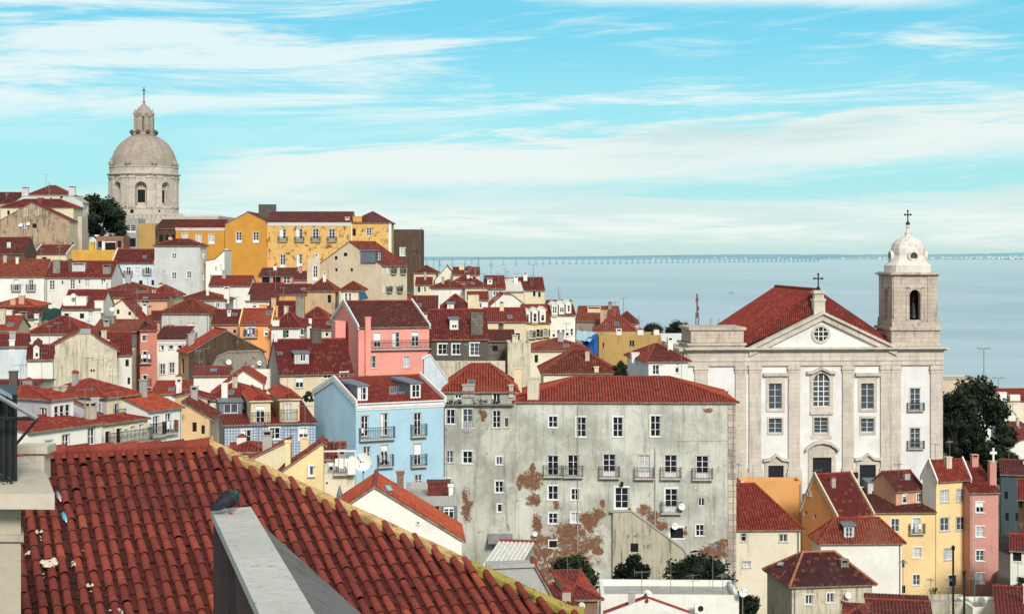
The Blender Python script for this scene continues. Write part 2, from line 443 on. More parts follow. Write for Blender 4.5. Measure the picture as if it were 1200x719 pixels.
def balcony(f, u0, u1, z0, parent, Yd=150, deep=.5, hh=.95):
    M = MB()
    def bx(M, a, c, b, d, i0, i1, m=0):
        M.hexa([f(a, c, i0), f(b, c, i0), f(b, c, i1), f(a, c, i1)], [f(a, d, i0), f(b, d, i0), f(b, d, i1), f(a, d, i1)], m)
    bx(M, u0, z0 - .16, u1, z0 - .04, -deep, -.04); o = M.build('balcony', 'stone_trim', parent)
    G = MB(); r = max(.012, Yd * .000075)
    n = max(4, int((u1 - u0) / .15)); z1 = z0 + hh
    for i in range(n + 1):
        u = u0 + .03 + (u1 - u0 - .06) * i / n; bx(G, u - r, z0 - .04, u + r, z1, -deep + .02, -deep + .02 + 2 * r)
    for u in (u0 + .03, u1 - .03):
        for k in range(3): bx(G, u - r, z0 - .04, u + r, z1, -deep + .1 + k * .13, -deep + .1 + k * .13 + 2 * r)
        bx(G, u - r * 1.5, z1, u + r * 1.5, z1 + .04, -deep + .05, -.02)
    bx(G, u0, z1, u1, z1 + .045, -deep, -deep + .05); bx(G, u0, z0 + .08, u1, z0 + .11, -deep + .01, -deep + .04)
    G.build('railing', 'iron', o)
    rb = random.Random(int(u0 * 613 + z0 * 97 + Yd * 11))
    if Yd < 240 and rb.random() < .33:                       # washing hung over the rail
        Lm = MB(); u = u0 + .1
        while u < u1 - .4 and rb.random() < .85:
            w = rb.uniform(.18, .4); bx(Lm, u, z1 - rb.uniform(.35, .75), u + w, z1 + .06, -deep - .03, -deep - .012, rb.choice((0, 0, 1, 2))); u += w + rb.uniform(.03, .2)
        if Lm.v: Lm.build('laundry', ['dish', rb.choice(('tarp_pale', 'rose', 'lilac')), rb.choice(('tarp_blue', 'terracotta', 'lilac'))], o)

def aerial(base, h, parent, Yd, kind=0, rot=0.):
    M = MB(); r = max(.022, Yd * .00016); b = Vector(base)
    M.tube(b - Vector((0, 0, .3)), b + Vector((0, 0, h)), r, k=5)
    d = Vector((math.cos(rot), math.sin(rot), 0)); e = Vector((-d.y, d.x, 0)); q = r * .62
    if kind == 0:
        t = b + Vector((0, 0, h - .1)); M.tube(t - d * .5, t + d * .6, q, k=4)
        for i in range(7):
            c = t + d * (-.45 + i * .16); L = .42 - i * .03; M.tube(c - e * L, c + e * L, q * .7, k=4)
        M.tube(t - d * .5 + Vector((0, 0, .25)), t - d * .5 - Vector((0, 0, .25)), q, k=4)
    elif kind == 1:
        for dz in (.1, .5):
            t = b + Vector((0, 0, h - dz)); M.tube(t - e * .55, t + e * .55, q, k=4)
    return M.build('antenna', 'steel', parent)

def dish(c, r, parent, face=(.25, -1, .35), name='satellite_dish'):
    M = MB(); n = Vector(face).normalized(); x = n.orthogonal().normalized(); y = n.cross(x); c = Vector(c)
    prev = None
    for i in range(5):
        rr = r * i / 4; off = n * (-.22 * r * (1 - (i / 4) ** 2))
        ring = [c + off + (x * math.cos(2 * PI * j / 16) + y * math.sin(2 * PI * j / 16)) * rr for j in range(16)]
        if prev:
            for j in range(16): M.face([prev[j], prev[(j + 1) % 16], ring[(j + 1) % 16], ring[j]], 0, smooth=True)
        prev = ring
    M.tube(c - y * r * .9, c + n * r * .85, r * .04, 1, 4); M.tube(c + n * r * .8, c + n * r * 1.0, r * .1, 1, 6)
    M.tube(c - n * r * .2, c - n * r * .5, r * .08, 1, 5); M.tube(c - n * r * .45, c - n * r * .45 - Vector((0, 0, r * 1.3)), r * .06, 1, 5)
    return M.build(name, ['dish', 'iron'], parent)

def chimney_mesh(M, x, y, z0, z1, w, d, kind=0):
    h = z1 - z0
    if kind == 0:                                         # rendered stack with cap and slots
        M.box(x - w / 2, y - d / 2, z0, x + w / 2, y + d / 2, z1 - .38 * min(1, h), 0)
        c = z1 - .38 * min(1, h)
        M.box(x - w / 2 - .05, y - d / 2 - .05, c, x + w / 2 + .05, y + d / 2 + .05, c + .07, 0)
        M.box(x - w / 2 + .06, y - d / 2 + .06, c + .07, x + w / 2 - .06, y + d / 2 - .06, z1 - .09, 1)
        for sx in (-1, 1):
            for sy in (-1, 1):
                X, Yy = x + sx * (w / 2 - .05), y + sy * (d / 2 - .05); M.box(X - .06, Yy - .06, c + .07, X + .06, Yy + .06, z1 - .09, 0)
        M.box(x - w / 2 - .06, y - d / 2 - .06, z1 - .09, x + w / 2 + .06, y + d / 2 + .06, z1, 2)
    elif kind == 1:                                       # plain block
        M.box(x - w / 2, y - d / 2, z0, x + w / 2, y + d / 2, z1, 0); M.box(x - w / 2 - .06, y - d / 2 - .06, z1, x + w / 2 + .06, y + d / 2 + .06, z1 + .1, 0)
    elif kind == 2:                                       # block with sloping tile cap
        M.box(x - w / 2, y - d / 2, z0, x + w / 2, y + d / 2, z1 - .25, 0)
        M.prism([(x - w / 2 - .05, y - d / 2 - .05, z1 - .25), (x + w / 2 + .05, y - d / 2 - .05, z1 - .25), (x, y - d / 2 - .05, z1)], (0, d + .1, 0), 3)

# ------------------------------------------------------------------ the house builder
FACTS = []
def variant(rm, label):
    k = hash_(label) % 5
    if rm == 'red': return ('red', 'red', 'red_brown', 'red_faded', 'red_worn')[k]
    if rm == 'maroon': return ('maroon', 'maroon', 'brown_tile', 'maroon', 'red_worn')[k]
    return rm
def hash_(s):
    h = 7
    for c in s: h = (h * 31 + ord(c)) % 1000003
    return h
def finish(fr, root, W, D, rp, roofo, ch, dm, an, sk, dz, wallm, f_front, cam):
    """chimneys (px,top,base,w[,mat,kind]), dormers, aerials (px,top,base[,kind]), skylights (x0,y0,x1,y1), dishes (px,py,r)"""
    mid = sum((sum((Vector(p) for p in q), Vector()) / len(q) for q in rp), Vector()) / len(rp)
    for c in ch:
        px, pt, pb, w = c[:4]; mt = c[4] if len(c) > 4 else wallm; kd = c[5] if len(c) > 5 else 0
        p = hit(rp, cam, fr.ray(px, pb)) or nearest(fr, rp, px, pb)
        Yd = fr.Y(p.x, p.y); wm = w * Yd / F; dd = max(.5, min(1.0, wm * .8)); M = MB()
        ztop = fr.z(pt, p.x, p.y)
        chimney_mesh(M, p.x, p.y + dd / 2, p.z - .6, max(ztop, p.z + .5), wm, dd, kd)
        M.build('chimney', [mt, 'void', mt, 'ridge_tile'], roofo)
    for a in an:
        px, pt, pb = a[:3]; p = hit(rp, cam, fr.ray(px, pb)) or nearest(fr, rp, px, pb)
        aerial(p, max(.8, fr.z(pt, p.x, p.y) - p.z), roofo, fr.Y(p.x, p.y), a[3] if len(a) > 3 else 0, random.uniform(0, 3))
    for s in sk:
        c = [hit(rp, cam, fr.ray(*q)) or nearest(fr, rp, *q) for q in ((s[0], s[3]), (s[2], s[3]), (s[2] - .12 * (s[2] - s[0]), s[1]), (s[0], s[1]))]
        if None in c: print('MISS skylight', root['label'], s); continue
        n = (c[1] - c[0]).cross(c[3] - c[0]).normalized()
        if n.z < 0: n = -n
        c[2] = c[1] + (c[3] - c[0])
        M = MB(); b = [p - n * .05 for p in c]; t = [p + n * .12 for p in c]; M.hexa(b, t, 0)
        g = sum(t, Vector()) / 4; M.face([g + (p - g) * .82 + n * .004 for p in t], 1)
        M.build('skylight', ['zinc', s[4] if len(s) > 4 else 'glass_mid'], roofo)
    for d in dm: dormer(fr, root, rp, cam, *d)
    Y0 = fr.Y(0)
    if 95 < Y0 < 310 and root.get('category') == 'house':
        rs = random.Random(hash_(root['label']))
        for i in range(rs.choice((0, 0, 1, 1, 2)) if not an else rs.choice((0, 0, 1))):
            q = rs.choice(rp); a, b = rs.uniform(.1, .9), rs.uniform(.55, .95); A = q[0].lerp(q[1], a); B = q[3].lerp(q[2], a) if len(q) > 3 else q[2]
            aerial(A.lerp(B, b), rs.uniform(1.6, 3.2), roofo, Y0, rs.choice((0, 0, 1)), rs.uniform(0, 3))
        if len(ch) < 2 and not dm and rs.random() < .65:
            q = rp[-1] if len(rp) > 1 and rs.random() < .4 else rp[0]; a, b = rs.uniform(.15, .85), rs.uniform(.5, .9); A = q[0].lerp(q[1], a); B = q[3].lerp(q[2], a) if len(q) > 3 else q[2]; p = A.lerp(B, b); M = MB(); w = rs.uniform(.4, .75)
            chimney_mesh(M, p.x, p.y, p.z - .5, p.z + rs.uniform(.7, 1.5), w, w * .8, rs.choice((0, 1, 2))); mt = rs.choice((wallm if wallm in MATS and 'render' not in wallm else 'cream', 'white', 'cream_stained', 'concrete')); M.build('chimney', [mt, 'void', mt, 'ridge_tile'], roofo)
        if not sk and not dm and rs.random() < .35:
            q = rp[0]; a, b = rs.uniform(.2, .8), rs.uniform(.3, .6); A = q[0].lerp(q[1], a); B = q[3].lerp(q[2], a) if len(q) > 3 else q[2]; p = A.lerp(B, b); nn = (q[1] - q[0]).cross(q[2] - q[0]).normalized(); nn = -nn if nn.z < 0 else nn
            hx = Vector((0, 0, 1)).cross(nn)
            if hx.length > .1:
                hx.normalize(); hy = nn.cross(hx); M = MB(); c4 = [p + hx * (sx * .35) + hy * (sy * .5) for sx, sy in ((-1, -1), (1, -1), (1, 1), (-1, 1))]
                M.hexa([v - nn * .05 for v in c4], [v + nn * .12 for v in c4]); g = sum(c4, Vector()) / 4; M.face([g + (v - g) * .8 + nn * .125 for v in c4], 1); M.build('skylight', ['zinc', 'glass_mid'], roofo)
    for q in dz:
        px, py, r = q[:3]; Yd = fr.Y(fr.u_at(px)); p = Vector((fr.u_at(px, -.35), -.35, 0)); p.z = fr.z(py, p.x, -.35)
        dish(p, r * Yd / F, root, (random.uniform(-.1, .5), -1, .35))

def dormer(fr, root, rp, cam, x0, y0, x1, y1, kind='g', wm='white', rm='red', win=None, wk='n'):
    """front face box in survey pixels; kind g gable, s flat lead top, h hipped tiles, c shed"""
    p = hit(rp, cam, fr.ray((x0 + x1) / 2, y1)) or nearest(fr, rp, (x0 + x1) / 2, y1)
    v = p.y; u0, u1 = fr.u_at(x0, v), fr.u_at(x1, v); zb = p.z - .25; zt = fr.z(y0, p.x, v); Yd = fr.Y(p.x, v)
    deep = .5
    for k in range(60):                                   # run back until it meets the roof
        deep = .4 + k * .15; o = Vector((p.x, v + deep, zt + 20)); q = hit(rp, o, Vector((0, 0, -1)))
        if q is None or q.z > zt + .05: break
    M = MB(); holes = []
    f = lambda u, z, i: Vector((u, v + i, z))
    wu0, wz0, wu1, wz1 = u0 + (u1 - u0) * .2, zb + .35, u1 - (u1 - u0) * .2, zt - .15
    if win:
        wu0, wu1 = fr.u_at(win[0] - win[2] / 2, v), fr.u_at(win[0] + win[2] / 2, v); wz1, wz0 = fr.z(win[1] - win[3] / 2, p.x, v), fr.z(win[1] + win[3] / 2, p.x, v)
    wz1 = min(wz1, zt - .03); wz0 = max(wz0, zb + .05)
    g = lambda u, z, i: Vector((u0 + u, v + i, z))
    holed(M, u1 - u0, zb, zt, [(wu0 - u0, wz0, wu1 - u0, wz1)], g, 0, .12, 0)
    for u in (u0, u1): M.face([(u, v, zb), (u, v + deep, zb), (u, v + deep, zt), (u, v, zt)], 1)
    if kind == 'g':
        zr = zt + (u1 - u0) * .42; M.face([(u0, v, zt), (u1, v, zt), ((u0 + u1) / 2, v, zr)], 0)
    o = M.build('dormer', [wm, 'lead' if kind in 's' else wm], root)
    window(f, wu0, wz0, wu1, wz1, wk, o, .1, Yd)
    T = MB(); e = .16
    if kind == 'g':
        um = (u0 + u1) / 2; k = (zr - zt) / ((u1 - u0) / 2)
        for sgn, ue in ((-1, u0), (1, u1)):
            a, b = ue + sgn * e, um
            zl = zt - e * k
            T.prism([(a, v - .15, zl + .02), (b, v - .15, zr + .02), (b, v - .15, zr + .14), (a, v - .15, zl + .14)], (0, deep + .7, 0), 0)
    elif kind == 'h':
        um = (u0 + u1) / 2; zr = zt + (u1 - u0) * .3; w2 = (u1 - u0) / 2
        A, B = Vector((u0 - .25, v - .3, zt)), Vector((u1 + .25, v - .3, zt)); C, Dd = Vector((um, v + w2 * .8, zr)), Vector((um, v + deep + 1.2, zr))
        corrugate(T, [A, B, C], 0); corrugate(T, [B, Vector((u1 + .25, v + deep + 1.0, zt)), Dd, C], 0); corrugate(T, [Vector((u0 - .25, v + deep + 1.0, zt)), A, C, Dd], 0)
        for a in (A, B): T.tube(a, C, .1, 1, 6)
        T.tube(C, Dd, .1, 1, 6)
    else:
        T.hexa([Vector((u0 - e, v - e, zt)), Vector((u1 + e, v - e, zt)), Vector((u1 + e, v + deep, zt)), Vector((u0 - e, v + deep, zt))],
               [Vector((u0 - e, v - e, zt + .1)), Vector((u1 + e, v - e, zt + .1)), Vector((u1 + e, v + deep, zt + .28)), Vector((u0 - e, v + deep, zt + .28))], 0)
    T.build('dormer_roof', ['lead' if kind == 's' else rm, 'ridge_tile', wm], o)

def put_windows(fr, root, W, D, w, ws, side, zw):
    """returns holes for front and side and a list of window jobs"""
    hf, hs, jobs = [], [], []
    for q in w:
        cx, cy, ww, hh = q[:4]; k = q[4] if len(q) > 4 else ''
        u0, u1 = fr.u_at(cx - ww / 2), fr.u_at(cx + ww / 2); um = (u0 + u1) / 2
        z1, z0 = fr.z(cy - hh / 2, um), fr.z(cy + hh / 2, um)
        inside = z1 < zw and u0 > .03 and u1 < W - .03
        if inside: hf.append((u0, z0, u1, z1))
        jobs.append(('f', u0, z0, u1, z1, k, inside, fr.Y(um)))
    for q in ws:
        cx, cy, ww, hh = q[:4]; k = q[4] if len(q) > 4 else ''; uu = 0 if side == 'L' else W
        a, b = fr.v_at(cx - ww / 2, uu), fr.v_at(cx + ww / 2, uu); v0, v1 = min(a, b), max(a, b); vm = (v0 + v1) / 2
        z1, z0 = fr.z(cy - hh / 2, uu, vm), fr.z(cy + hh / 2, uu, vm)
        inside = z1 < zw and v0 > .03 and v1 < D - .03
        if inside: hs.append((v0, z0, v1, z1))
        jobs.append(('s', v0, z0, v1, z1, k, inside, fr.Y(uu, vm)))
    return hf, hs, jobs

def maps(W, D):
    front = lambda u, z, i: Vector((u, i, z))
    left = lambda u, z, i: Vector((i, u, z))
    right = lambda u, z, i: Vector((W - i, u, z))
    return front, left, right

def do_jobs(jobs, root, side, W, D):
    fm, lm, rm_ = maps(W, D); sm = lm if side == 'L' else rm_
    for (wh, a, z0, b, z1, k, inside, Yd) in jobs:
        f = fm if wh == 'f' else sm
        if not inside:
            g = (lambda f: lambda u, z, i: f(u, z, i - .17))(f)
        else: g = f
        window(g, a, z0, b, z1, k, root, .13, Yd)

def H(label, L, Rx, roof=('gable', 0), yaw=0., S=None, D=9., wall='white', sw=None, rm='red', h=9., w=(), ws=(), ch=(), dm=(), an=(), sk=(), dz=(),
      bal=(), cor=None, vp=None, cat='house', name='house', ov=.32, bot=None, group=None, rg='ridge_tile', trim=None, base=None, quo=None):
    rm = variant(rm, label); px, py, Y = L; fr = Frame(px, Y, yaw)
    ze = -(py - HY) / F * Y
    W = fr.u_at(Rx); side = 'R'
    if S is not None:
        side = 'L' if S < px else 'R'; D = fr.v_at(S, 0 if side == 'L' else W)
        if D < 2 or D > 40: print('DEPTH', label, round(D, 1)); D = min(25, max(4, abs(D)))
    else:
        side = 'L' if fr.cam().x < 0 else 'R'
    if bot is not None: h = ze + (bot - HY) / F * Y
    fr.z0 = ze - h; ze = h; ext = 9.0
    root = fr.root(name, label, cat, group)
    for uu in (0, W / 2, W):
        for vv in (0, D): GROUND.append((fr.A.x + uu * fr.c - vv * fr.s, fr.A.y + uu * fr.s + vv * fr.c, fr.z0))
    hf, hs, jobs = put_windows(fr, root, W, D, w, ws, side, ze)
    fm, lm, rmm = maps(W, D); M = MB(); cam = fr.cam(); sw = sw or wall
    kind = roof[0]
    if kind == 'shed': zb = fr.z(roof[1], W / 2, D)
    holed(M, W, -ext, ze, hf, fm, 0); holed(M, D, -ext, ze, hs if side == 'L' else [], lm, 1); holed(M, D, -ext, ze, hs if side == 'R' else [], rmm, 1)
    zback = zb if kind == 'shed' else ze
    M.face([(W, D, -ext), (0, D, -ext), (0, D, zback), (W, D, zback)], 1)
    T = MB(); rp = []; ridges = []
    if kind == 'gable':
        rf = roof[2] if len(roof) > 2 else .5; vr = D * rf; zr = fr.z(roof[1], W / 2, vr)
        for u in (0, W): M.face([(u, 0, ze), (u, D, ze), (u, vr, zr)], 1)
        kf = (zr - ze) / vr; kb = (zr - ze) / (D - vr); e = .12
        a = [Vector((-e, -ov, ze - ov * kf)), Vector((W + e, -ov, ze - ov * kf)), Vector((W + e, vr, zr)), Vector((-e, vr, zr))]
        b = [Vector((W + e, D + ov, ze - ov * kb)), Vector((-e, D + ov, ze - ov * kb)), Vector((-e, vr, zr)), Vector((W + e, vr, zr))]
        rp = [a, b]; ridges = [(a[3], a[2])]
    elif kind == 'hip':
        ins = min(D / 2, W * .48); ins = roof[2] * W if len(roof) > 2 else ins
        vr = D / 2; zr = fr.z(roof[1], W / 2, vr); o = ov
        kf = (zr - ze) / vr; zo = ze - o * kf
        A, B, C, E = Vector((-o, -o, zo)), Vector((W + o, -o, zo)), Vector((W + o, D + o, zo)), Vector((-o, D + o, zo))
        r0, r1 = Vector((ins, vr, zr)), Vector((W - ins, vr, zr))
        if (r1 - r0).length < .05: r1 = r0; rp = [[A, B, r0], [B, C, r0], [C, E, r0], [E, A, r0]]
        else: rp = [[A, B, r1, r0], [B, C, r1], [C, E, r0, r1], [E, A, r0]]
        ridges = [(r0, r1), (A, r0), (B, r1), (C, r1), (E, r0)]
    elif kind == 'shed':
        k = (zb - ze) / D; e = .12
        a = [Vector((-e, -ov, ze - ov * k)), Vector((W + e, -ov, ze - ov * k)), Vector((W + e, D + .1, zb + .1 * k)), Vector((-e, D + .1, zb + .1 * k))]
        for u in (0, W): M.face([(u, 0, ze), (u, D, ze), (u, D, zb)], 1)
        rp = [a]; ridges = [(a[3], a[2])]
    elif kind == 'flat':
        a = [Vector((.25, .25, ze - .35)), Vector((W - .25, .25, ze - .35)), Vector((W - .25, D - .25, ze - .35)), Vector((.25, D - .25, ze - .35))]
        rp = [a]; T.face(a, 0)
        for (x0, y0, x1, y1) in ((0, 0, W, .25), (0, D - .25, W, D), (0, .25, .25, D - .25), (W - .25, .25, W, D - .25)):
            T.box(x0 - .002, y0 - .002, ze - .5, x1 + .002, y1 + .002, ze + .06, 1)
    rp = [[Vector(p) + Vector((0, 0, .14)) for p in q] for q in rp]
    M.build('wall', [wall, sw], root)
    if kind != 'flat':
        for q in rp: corrugate(T, q, 0)
        for a, b in ridges: T.tube(a + Vector((0, 0, .16)), b + Vector((0, 0, .16)), .12, 1, 6)
        if vp and kind in ('gable', 'shed'):
            VV = [MB(), MB()]; up = Vector((0, 0, .3)); dn = Vector((0, 0, -.25))
            for q in rp:
                q = q if kind == 'shed' or q is rp[0] else [q[1], q[0], q[3], q[2]]
                for lo, hi, sx in ((q[0], q[3], -1), (q[1], q[2], 1)):
                    dx = Vector((.16 * sx, 0, 0)); b = [lo + dn, lo + dn - dx, hi + dn - dx, hi + dn]; u_ = [lo + up, lo + up - dx, hi + up - dx, hi + up]
                    VV[0 if sx < 0 else 1].hexa(b, u_, 0)
            for V in VV: V.build('parapet', vp, root)
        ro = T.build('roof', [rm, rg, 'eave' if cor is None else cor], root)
    else: ro = T.build('roof', ['concrete', trim or wall], root)
    if cor and kind != 'flat':
        C_ = MB(); C_.box(-.1, -.16, ze - .42, W + .1, 0, ze - .12, 0); C_.box(-.05, -.08, ze - .6, W + .05, 0, ze - .42, 0); C_.build('cornice', cor, root)
    if quo:
        Q = MB()
        for u in (0, W):
            Q.box(u - .3, -.04, -ext, u + .3, .1, ze - .1)
        Q.build('corner_strip', quo, root)
    if base:
        Q = MB(); Q.box(-.03, -.06, -ext, W + .03, .05, base); Q.build('plinth', 'stone_trim', root)
    for (x0, x1, yb) in bal: 
        a, b = fr.u_at(x0), fr.u_at(x1); balcony(fm, a, b, fr.z(yb, (a + b) / 2), root, Y)
    rp_ = random.Random(hash_(label) + 1)
    if 90 < Y < 270 and rp_.random() < .6 and h > 3 and W > 3:
        Q = MB(); uu = rp_.choice((.22, W - .22)); Q.tube((uu, -.09, -6), (uu, -.09, ze - .25), max(.045, Y * .0003), 0, 6); Q.build('downpipe', rp_.choice(('zinc', 'dark_trim', 'stone_trim')), root)
    finish(fr, root, W, D, rp, ro, ch, dm, an, sk, dz, wall, fm, cam)
    do_jobs(jobs, root, side, W, D)
    FACTS.append((label, round(W, 1), round(D, 1), round(h, 1)))
    return root, fr, W, D, ze, rp, ro

def PF(label, pts, Y, yaw=0., D=9., S=None, wall='white', sw=None, rm='red', h=9., bot=None, w=(), ws=(), ch=(), dm=(), an=(), sk=(), dz=(), flatseg=(), cat='house', name='house',
       group=None, ov=.25, rg='ridge_tile', vp=None, cop=None, back=True):
    """a house whose front is the surveyed outline pts (left to right along the top), run back by D"""
    rm = variant(rm, label); fr = Frame(pts[0][0], Y, yaw); W = fr.u_at(pts[-1][0])
    top = [(fr.u_at(x), -(y - HY) / F * fr.Y(fr.u_at(x))) for x, y in pts]
    zmin = min(z for u, z in top); side = 'R'
    if S is not None:
        side = 'L' if S < pts[0][0] else 'R'; D = fr.v_at(S, 0 if side == 'L' else W)
        if D < 1.5 or D > 40: print('DEPTH', label, round(D, 1)); D = min(25, max(4, abs(D)))
    if bot is not None: h = zmin + (bot - HY) / F * Y
    fr.z0 = zmin - h; top = [(u, z - fr.z0) for u, z in top]; ze = h; ext = 9.
    root = fr.root(name, label, cat, group); cam = fr.cam()
    for uu in (0, W / 2, W):
        for vv in (0, D): GROUND.append((fr.A.x + uu * fr.c - vv * fr.s, fr.A.y + uu * fr.s + vv * fr.c, fr.z0))
    hf, hs, jobs = put_windows(fr, root, W, D, w, ws, side, ze - .05)
    fm, lm, rmm = maps(W, D); M = MB(); sw = sw or wall
    holed(M, W, -ext, ze, hf, fm, 0)
    for v in (0, D):
        poly = [(0, v, ze)] + [(u, v, z) for u, z in top] + [(W, v, ze)]; pp = []
        for p in poly:
            if not pp or (Vector(p) - Vector(pp[-1])).length > 1e-3: pp.append(p)
        for (ua, za), (ub, zb) in zip(top, top[1:]):
            if max(za, zb) > ze + 1e-3 and ub - ua > 1e-3:
                q = [(ua, v, ze), (ub, v, ze), (ub, v, zb), (ua, v, za)]; qq = []
                for p in q:
                    if not qq or (Vector(p) - Vector(qq[-1])).length > 1e-3: qq.append(p)
                if (Vector(qq[0]) - Vector(qq[-1])).length < 1e-3: qq.pop()
                if len(qq) > 2: M.face(qq, 0)
    zl, zr = top[0][1], top[-1][1]
    holed(M, D, -ext, zl, hs if side == 'L' else [], lm, 1); holed(M, D, -ext, zr, hs if side == 'R' else [], rmm, 1)
    M.face([(W, D, -ext), (0, D, -ext), (0, D, ze), (W, D, ze)], 1)
    M.build('wall', [wall, sw], root)
    T = MB(); rp = []; V = MB()
    for i, ((ua, za), (ub, zb)) in enumerate(zip(top, top[1:])):
        if ub - ua < .02: continue
        k = (zb - za) / (ub - ua); a0, b0 = ua, ub
        if i == 0 and k > .05: a0 -= ov
        if i == len(top) - 2 and k < -.05: b0 += ov
        f = .12 if not vp else -.05
        q = [Vector((a0, -f, za + (a0 - ua) * k + .14)), Vector((b0, -f, za + (b0 - ua) * k + .14)), Vector((b0, D + .1, za + (b0 - ua) * k + .14)), Vector((a0, D + .1, za + (a0 - ua) * k + .14))]
        if abs(k) < .05 or i in flatseg: T.prism([p - Vector((0, 0, .12)) for p in q], (0, 0, .14), 3)
        else: corrugate(T, q, 0)
        rp.append(q)
        if vp:
            V.hexa([q[0] + Vector((0, -.02, -.3)), q[1] + Vector((0, -.02, -.3)), q[1] + Vector((0, .2, -.3)), q[0] + Vector((0, .2, -.3))], [q[0] + Vector((0, -.02, .16)), q[1] + Vector((0, -.02, .16)), q[1] + Vector((0, .2, .16)), q[0] + Vector((0, .2, .16))], 0)
    for i in range(1, len(top) - 1):
        u, z = top[i]
        if z > top[i - 1][1] and z > top[i + 1][1]: T.tube((u, -.1, z + .2), (u, D + .1, z + .2), .12, 1, 6)
    ro = T.build('roof', [rm, rg, 'eave', cop or 'concrete'], root)
    if vp: V.build('parapet', vp, root)
    rp_ = random.Random(hash_(label) + 1)
    if 90 < Y < 270 and rp_.random() < .6 and h > 3 and W > 3:
        Q = MB(); uu = rp_.choice((.22, W - .22)); Q.tube((uu, -.09, -6), (uu, -.09, ze - .25), max(.045, Y * .0003), 0, 6); Q.build('downpipe', rp_.choice(('zinc', 'dark_trim', 'stone_trim')), root)
    finish(fr, root, W, D, rp, ro, ch, dm, an, sk, dz, wall, fm, cam)
    do_jobs(jobs, root, side, W, D)
    FACTS.append((label, round(W, 1), round(D, 1), round(h, 1)))
    return root, fr, W, D, ze, rp, ro

# ================================================================== the far hilltop
PF('off-white house with sloping parapet and two square chimneys, beside the big dark tree', [(14, 240), (27, 230), (86, 230), (97, 237)], 400, 2, S=105, wall='white_grey', sw='white_bright', rm='concrete', flatseg=(0, 1, 2), bot=290,
  w=[(72, 231, 3, 3, 'no'), (60, 233, 2, 3, 'no')], ws=[(101, 245, 2.5, 7, 'n'), (101, 258, 2.5, 7, 'n'), (101, 271, 2.5, 7, 'n')], ch=[(29, 219, 230, 7), (84, 218, 230, 7)], an=[(58, 214, 228, 1)])
H('small red hipped attic roof rising behind the off-white parapet', (33, 228, 408), 80, ('hip', 218), yaw=2, wall='white', rm='red', bot=260, an=[(54, 204, 222)])
H('weathered dark-roofed house at the far upper left edge', (-14, 238, 420), 24, ('gable', 226), yaw=3, wall='tan', rm='black_tile', bot=290, an=[(8, 226, 232, 1)])
H('cream house with long red roof peeping out behind the stained brown gable', (1, 243, 385), 86, ('hip', 234), yaw=1, wall='cream', rm='maroon', bot=300, w=[(10, 249, 3, 5, 'no'), (66, 250, 3, 4, 'no')], ch=[(47, 232, 238, 6, 'terracotta', 1)])
PF('big stained brown gable with tiny scattered windows and two little dishes', [(-8, 263), (37, 238), (81, 259)], 360, 1, S=91, wall='brown_gable', sw='cream', rm='dark_tile', bot=306,
  w=[(30.5, 248.5, 4, 8, 'n'), (43.5, 249.5, 4, 6, 'n'), (40.5, 264.5, 5, 5, 'no'), (29, 265, 5, 5, 'nm')], dz=[(24, 263.5, 2.4), (33, 262, 2)], ws=[(86, 286, 3, 4, 'no')])
H('narrow brown house with satellite dish and lean balcony beside the cream strip', (91, 254, 375), 96, ('flat',), yaw=2, wall='beige', bot=300, w=[(93, 257, 3, 5, 'n'), (93, 268, 3, 5, 'n')], D=6)
H('low shed with bright white raked edge under the brown gable', (40, 298, 340), 78, ('shed', 288), yaw=2, wall='cream', rm='red', vp='white_trim', D=6, bot=312, w=[(52, 303, 5, 4, 'no')])
H('dark red roof with white skylight at the far left below the brown gable', (-10, 297, 330), 29, ('gable', 279), yaw=2, wall='dark_wall', rm='dark_tile', bot=315, sk=[(8, 284, 13, 291, 'curtain')], ch=[(33, 277, 292, 9, 'grey_stone', 1)])
H('long ochre terrace wall of a low yellow house on the hill', (80, 293, 345), 146, ('flat',), yaw=0, wall='ochre', bot=312, D=5, ch=[(107, 284, 295, 6, 'ochre', 1), (121, 283, 296, 3, 'white', 1)])
H('unfinished brick shed with white door frame by the ochre terrace', (113, 277, 368), 145, ('flat',), yaw=0, wall='brick', bot=296, D=6, w=[(129, 290, 12, 12, 'o'), (117, 286, 4, 7, 'no'), (140, 286, 4, 8, 'no')])
H('grey flat-topped shed with glazed front below the great dome', (144, 256, 420), 162, ('flat',), yaw=0, wall='concrete', bot=296, D=8, w=[(153, 268, 13, 9, 'nm'), (152, 284, 14, 10, 'no')])
H('rusty brown clad shed below the great dome', (162, 262, 418), 182, ('flat',), yaw=0, wall='ochre_dull', bot=298, D=8)
H('dark timber lean-to with black roof next to the orange long house', (182, 268, 385), 210, ('shed', 258), yaw=0, wall='brown', rm='black_tile', bot=300, D=8, w=[(189, 279, 4, 8, 'no'), (196, 279, 4, 8, 'no'), (203, 279, 4, 8, 'no')])
H('long orange house with white cornice and three grey windows beside the dome', (206, 267, 372), 263, ('gable', 258), yaw=0, wall='ochre_dark', rm='maroon', cor='white_trim', bot=310, w=[(217, 278, 7, 9, 'lt'), (233, 280, 7, 11, 'lt'), (248, 280, 7, 11, 'lt')])
PF('tall plain yellow gabled house with two windows, left end of the yellow palace', [(264, 263), (290, 249), (312, 260)], 330, 1, D=22, wall='ochre_dark', rm='maroon', bot=321, w=[(280, 278, 6.5, 12, 'td'), (300, 278, 6.5, 12, 'td')], ch=[(313, 240, 257, 20, 'dark_wall', 1)], cat='house')
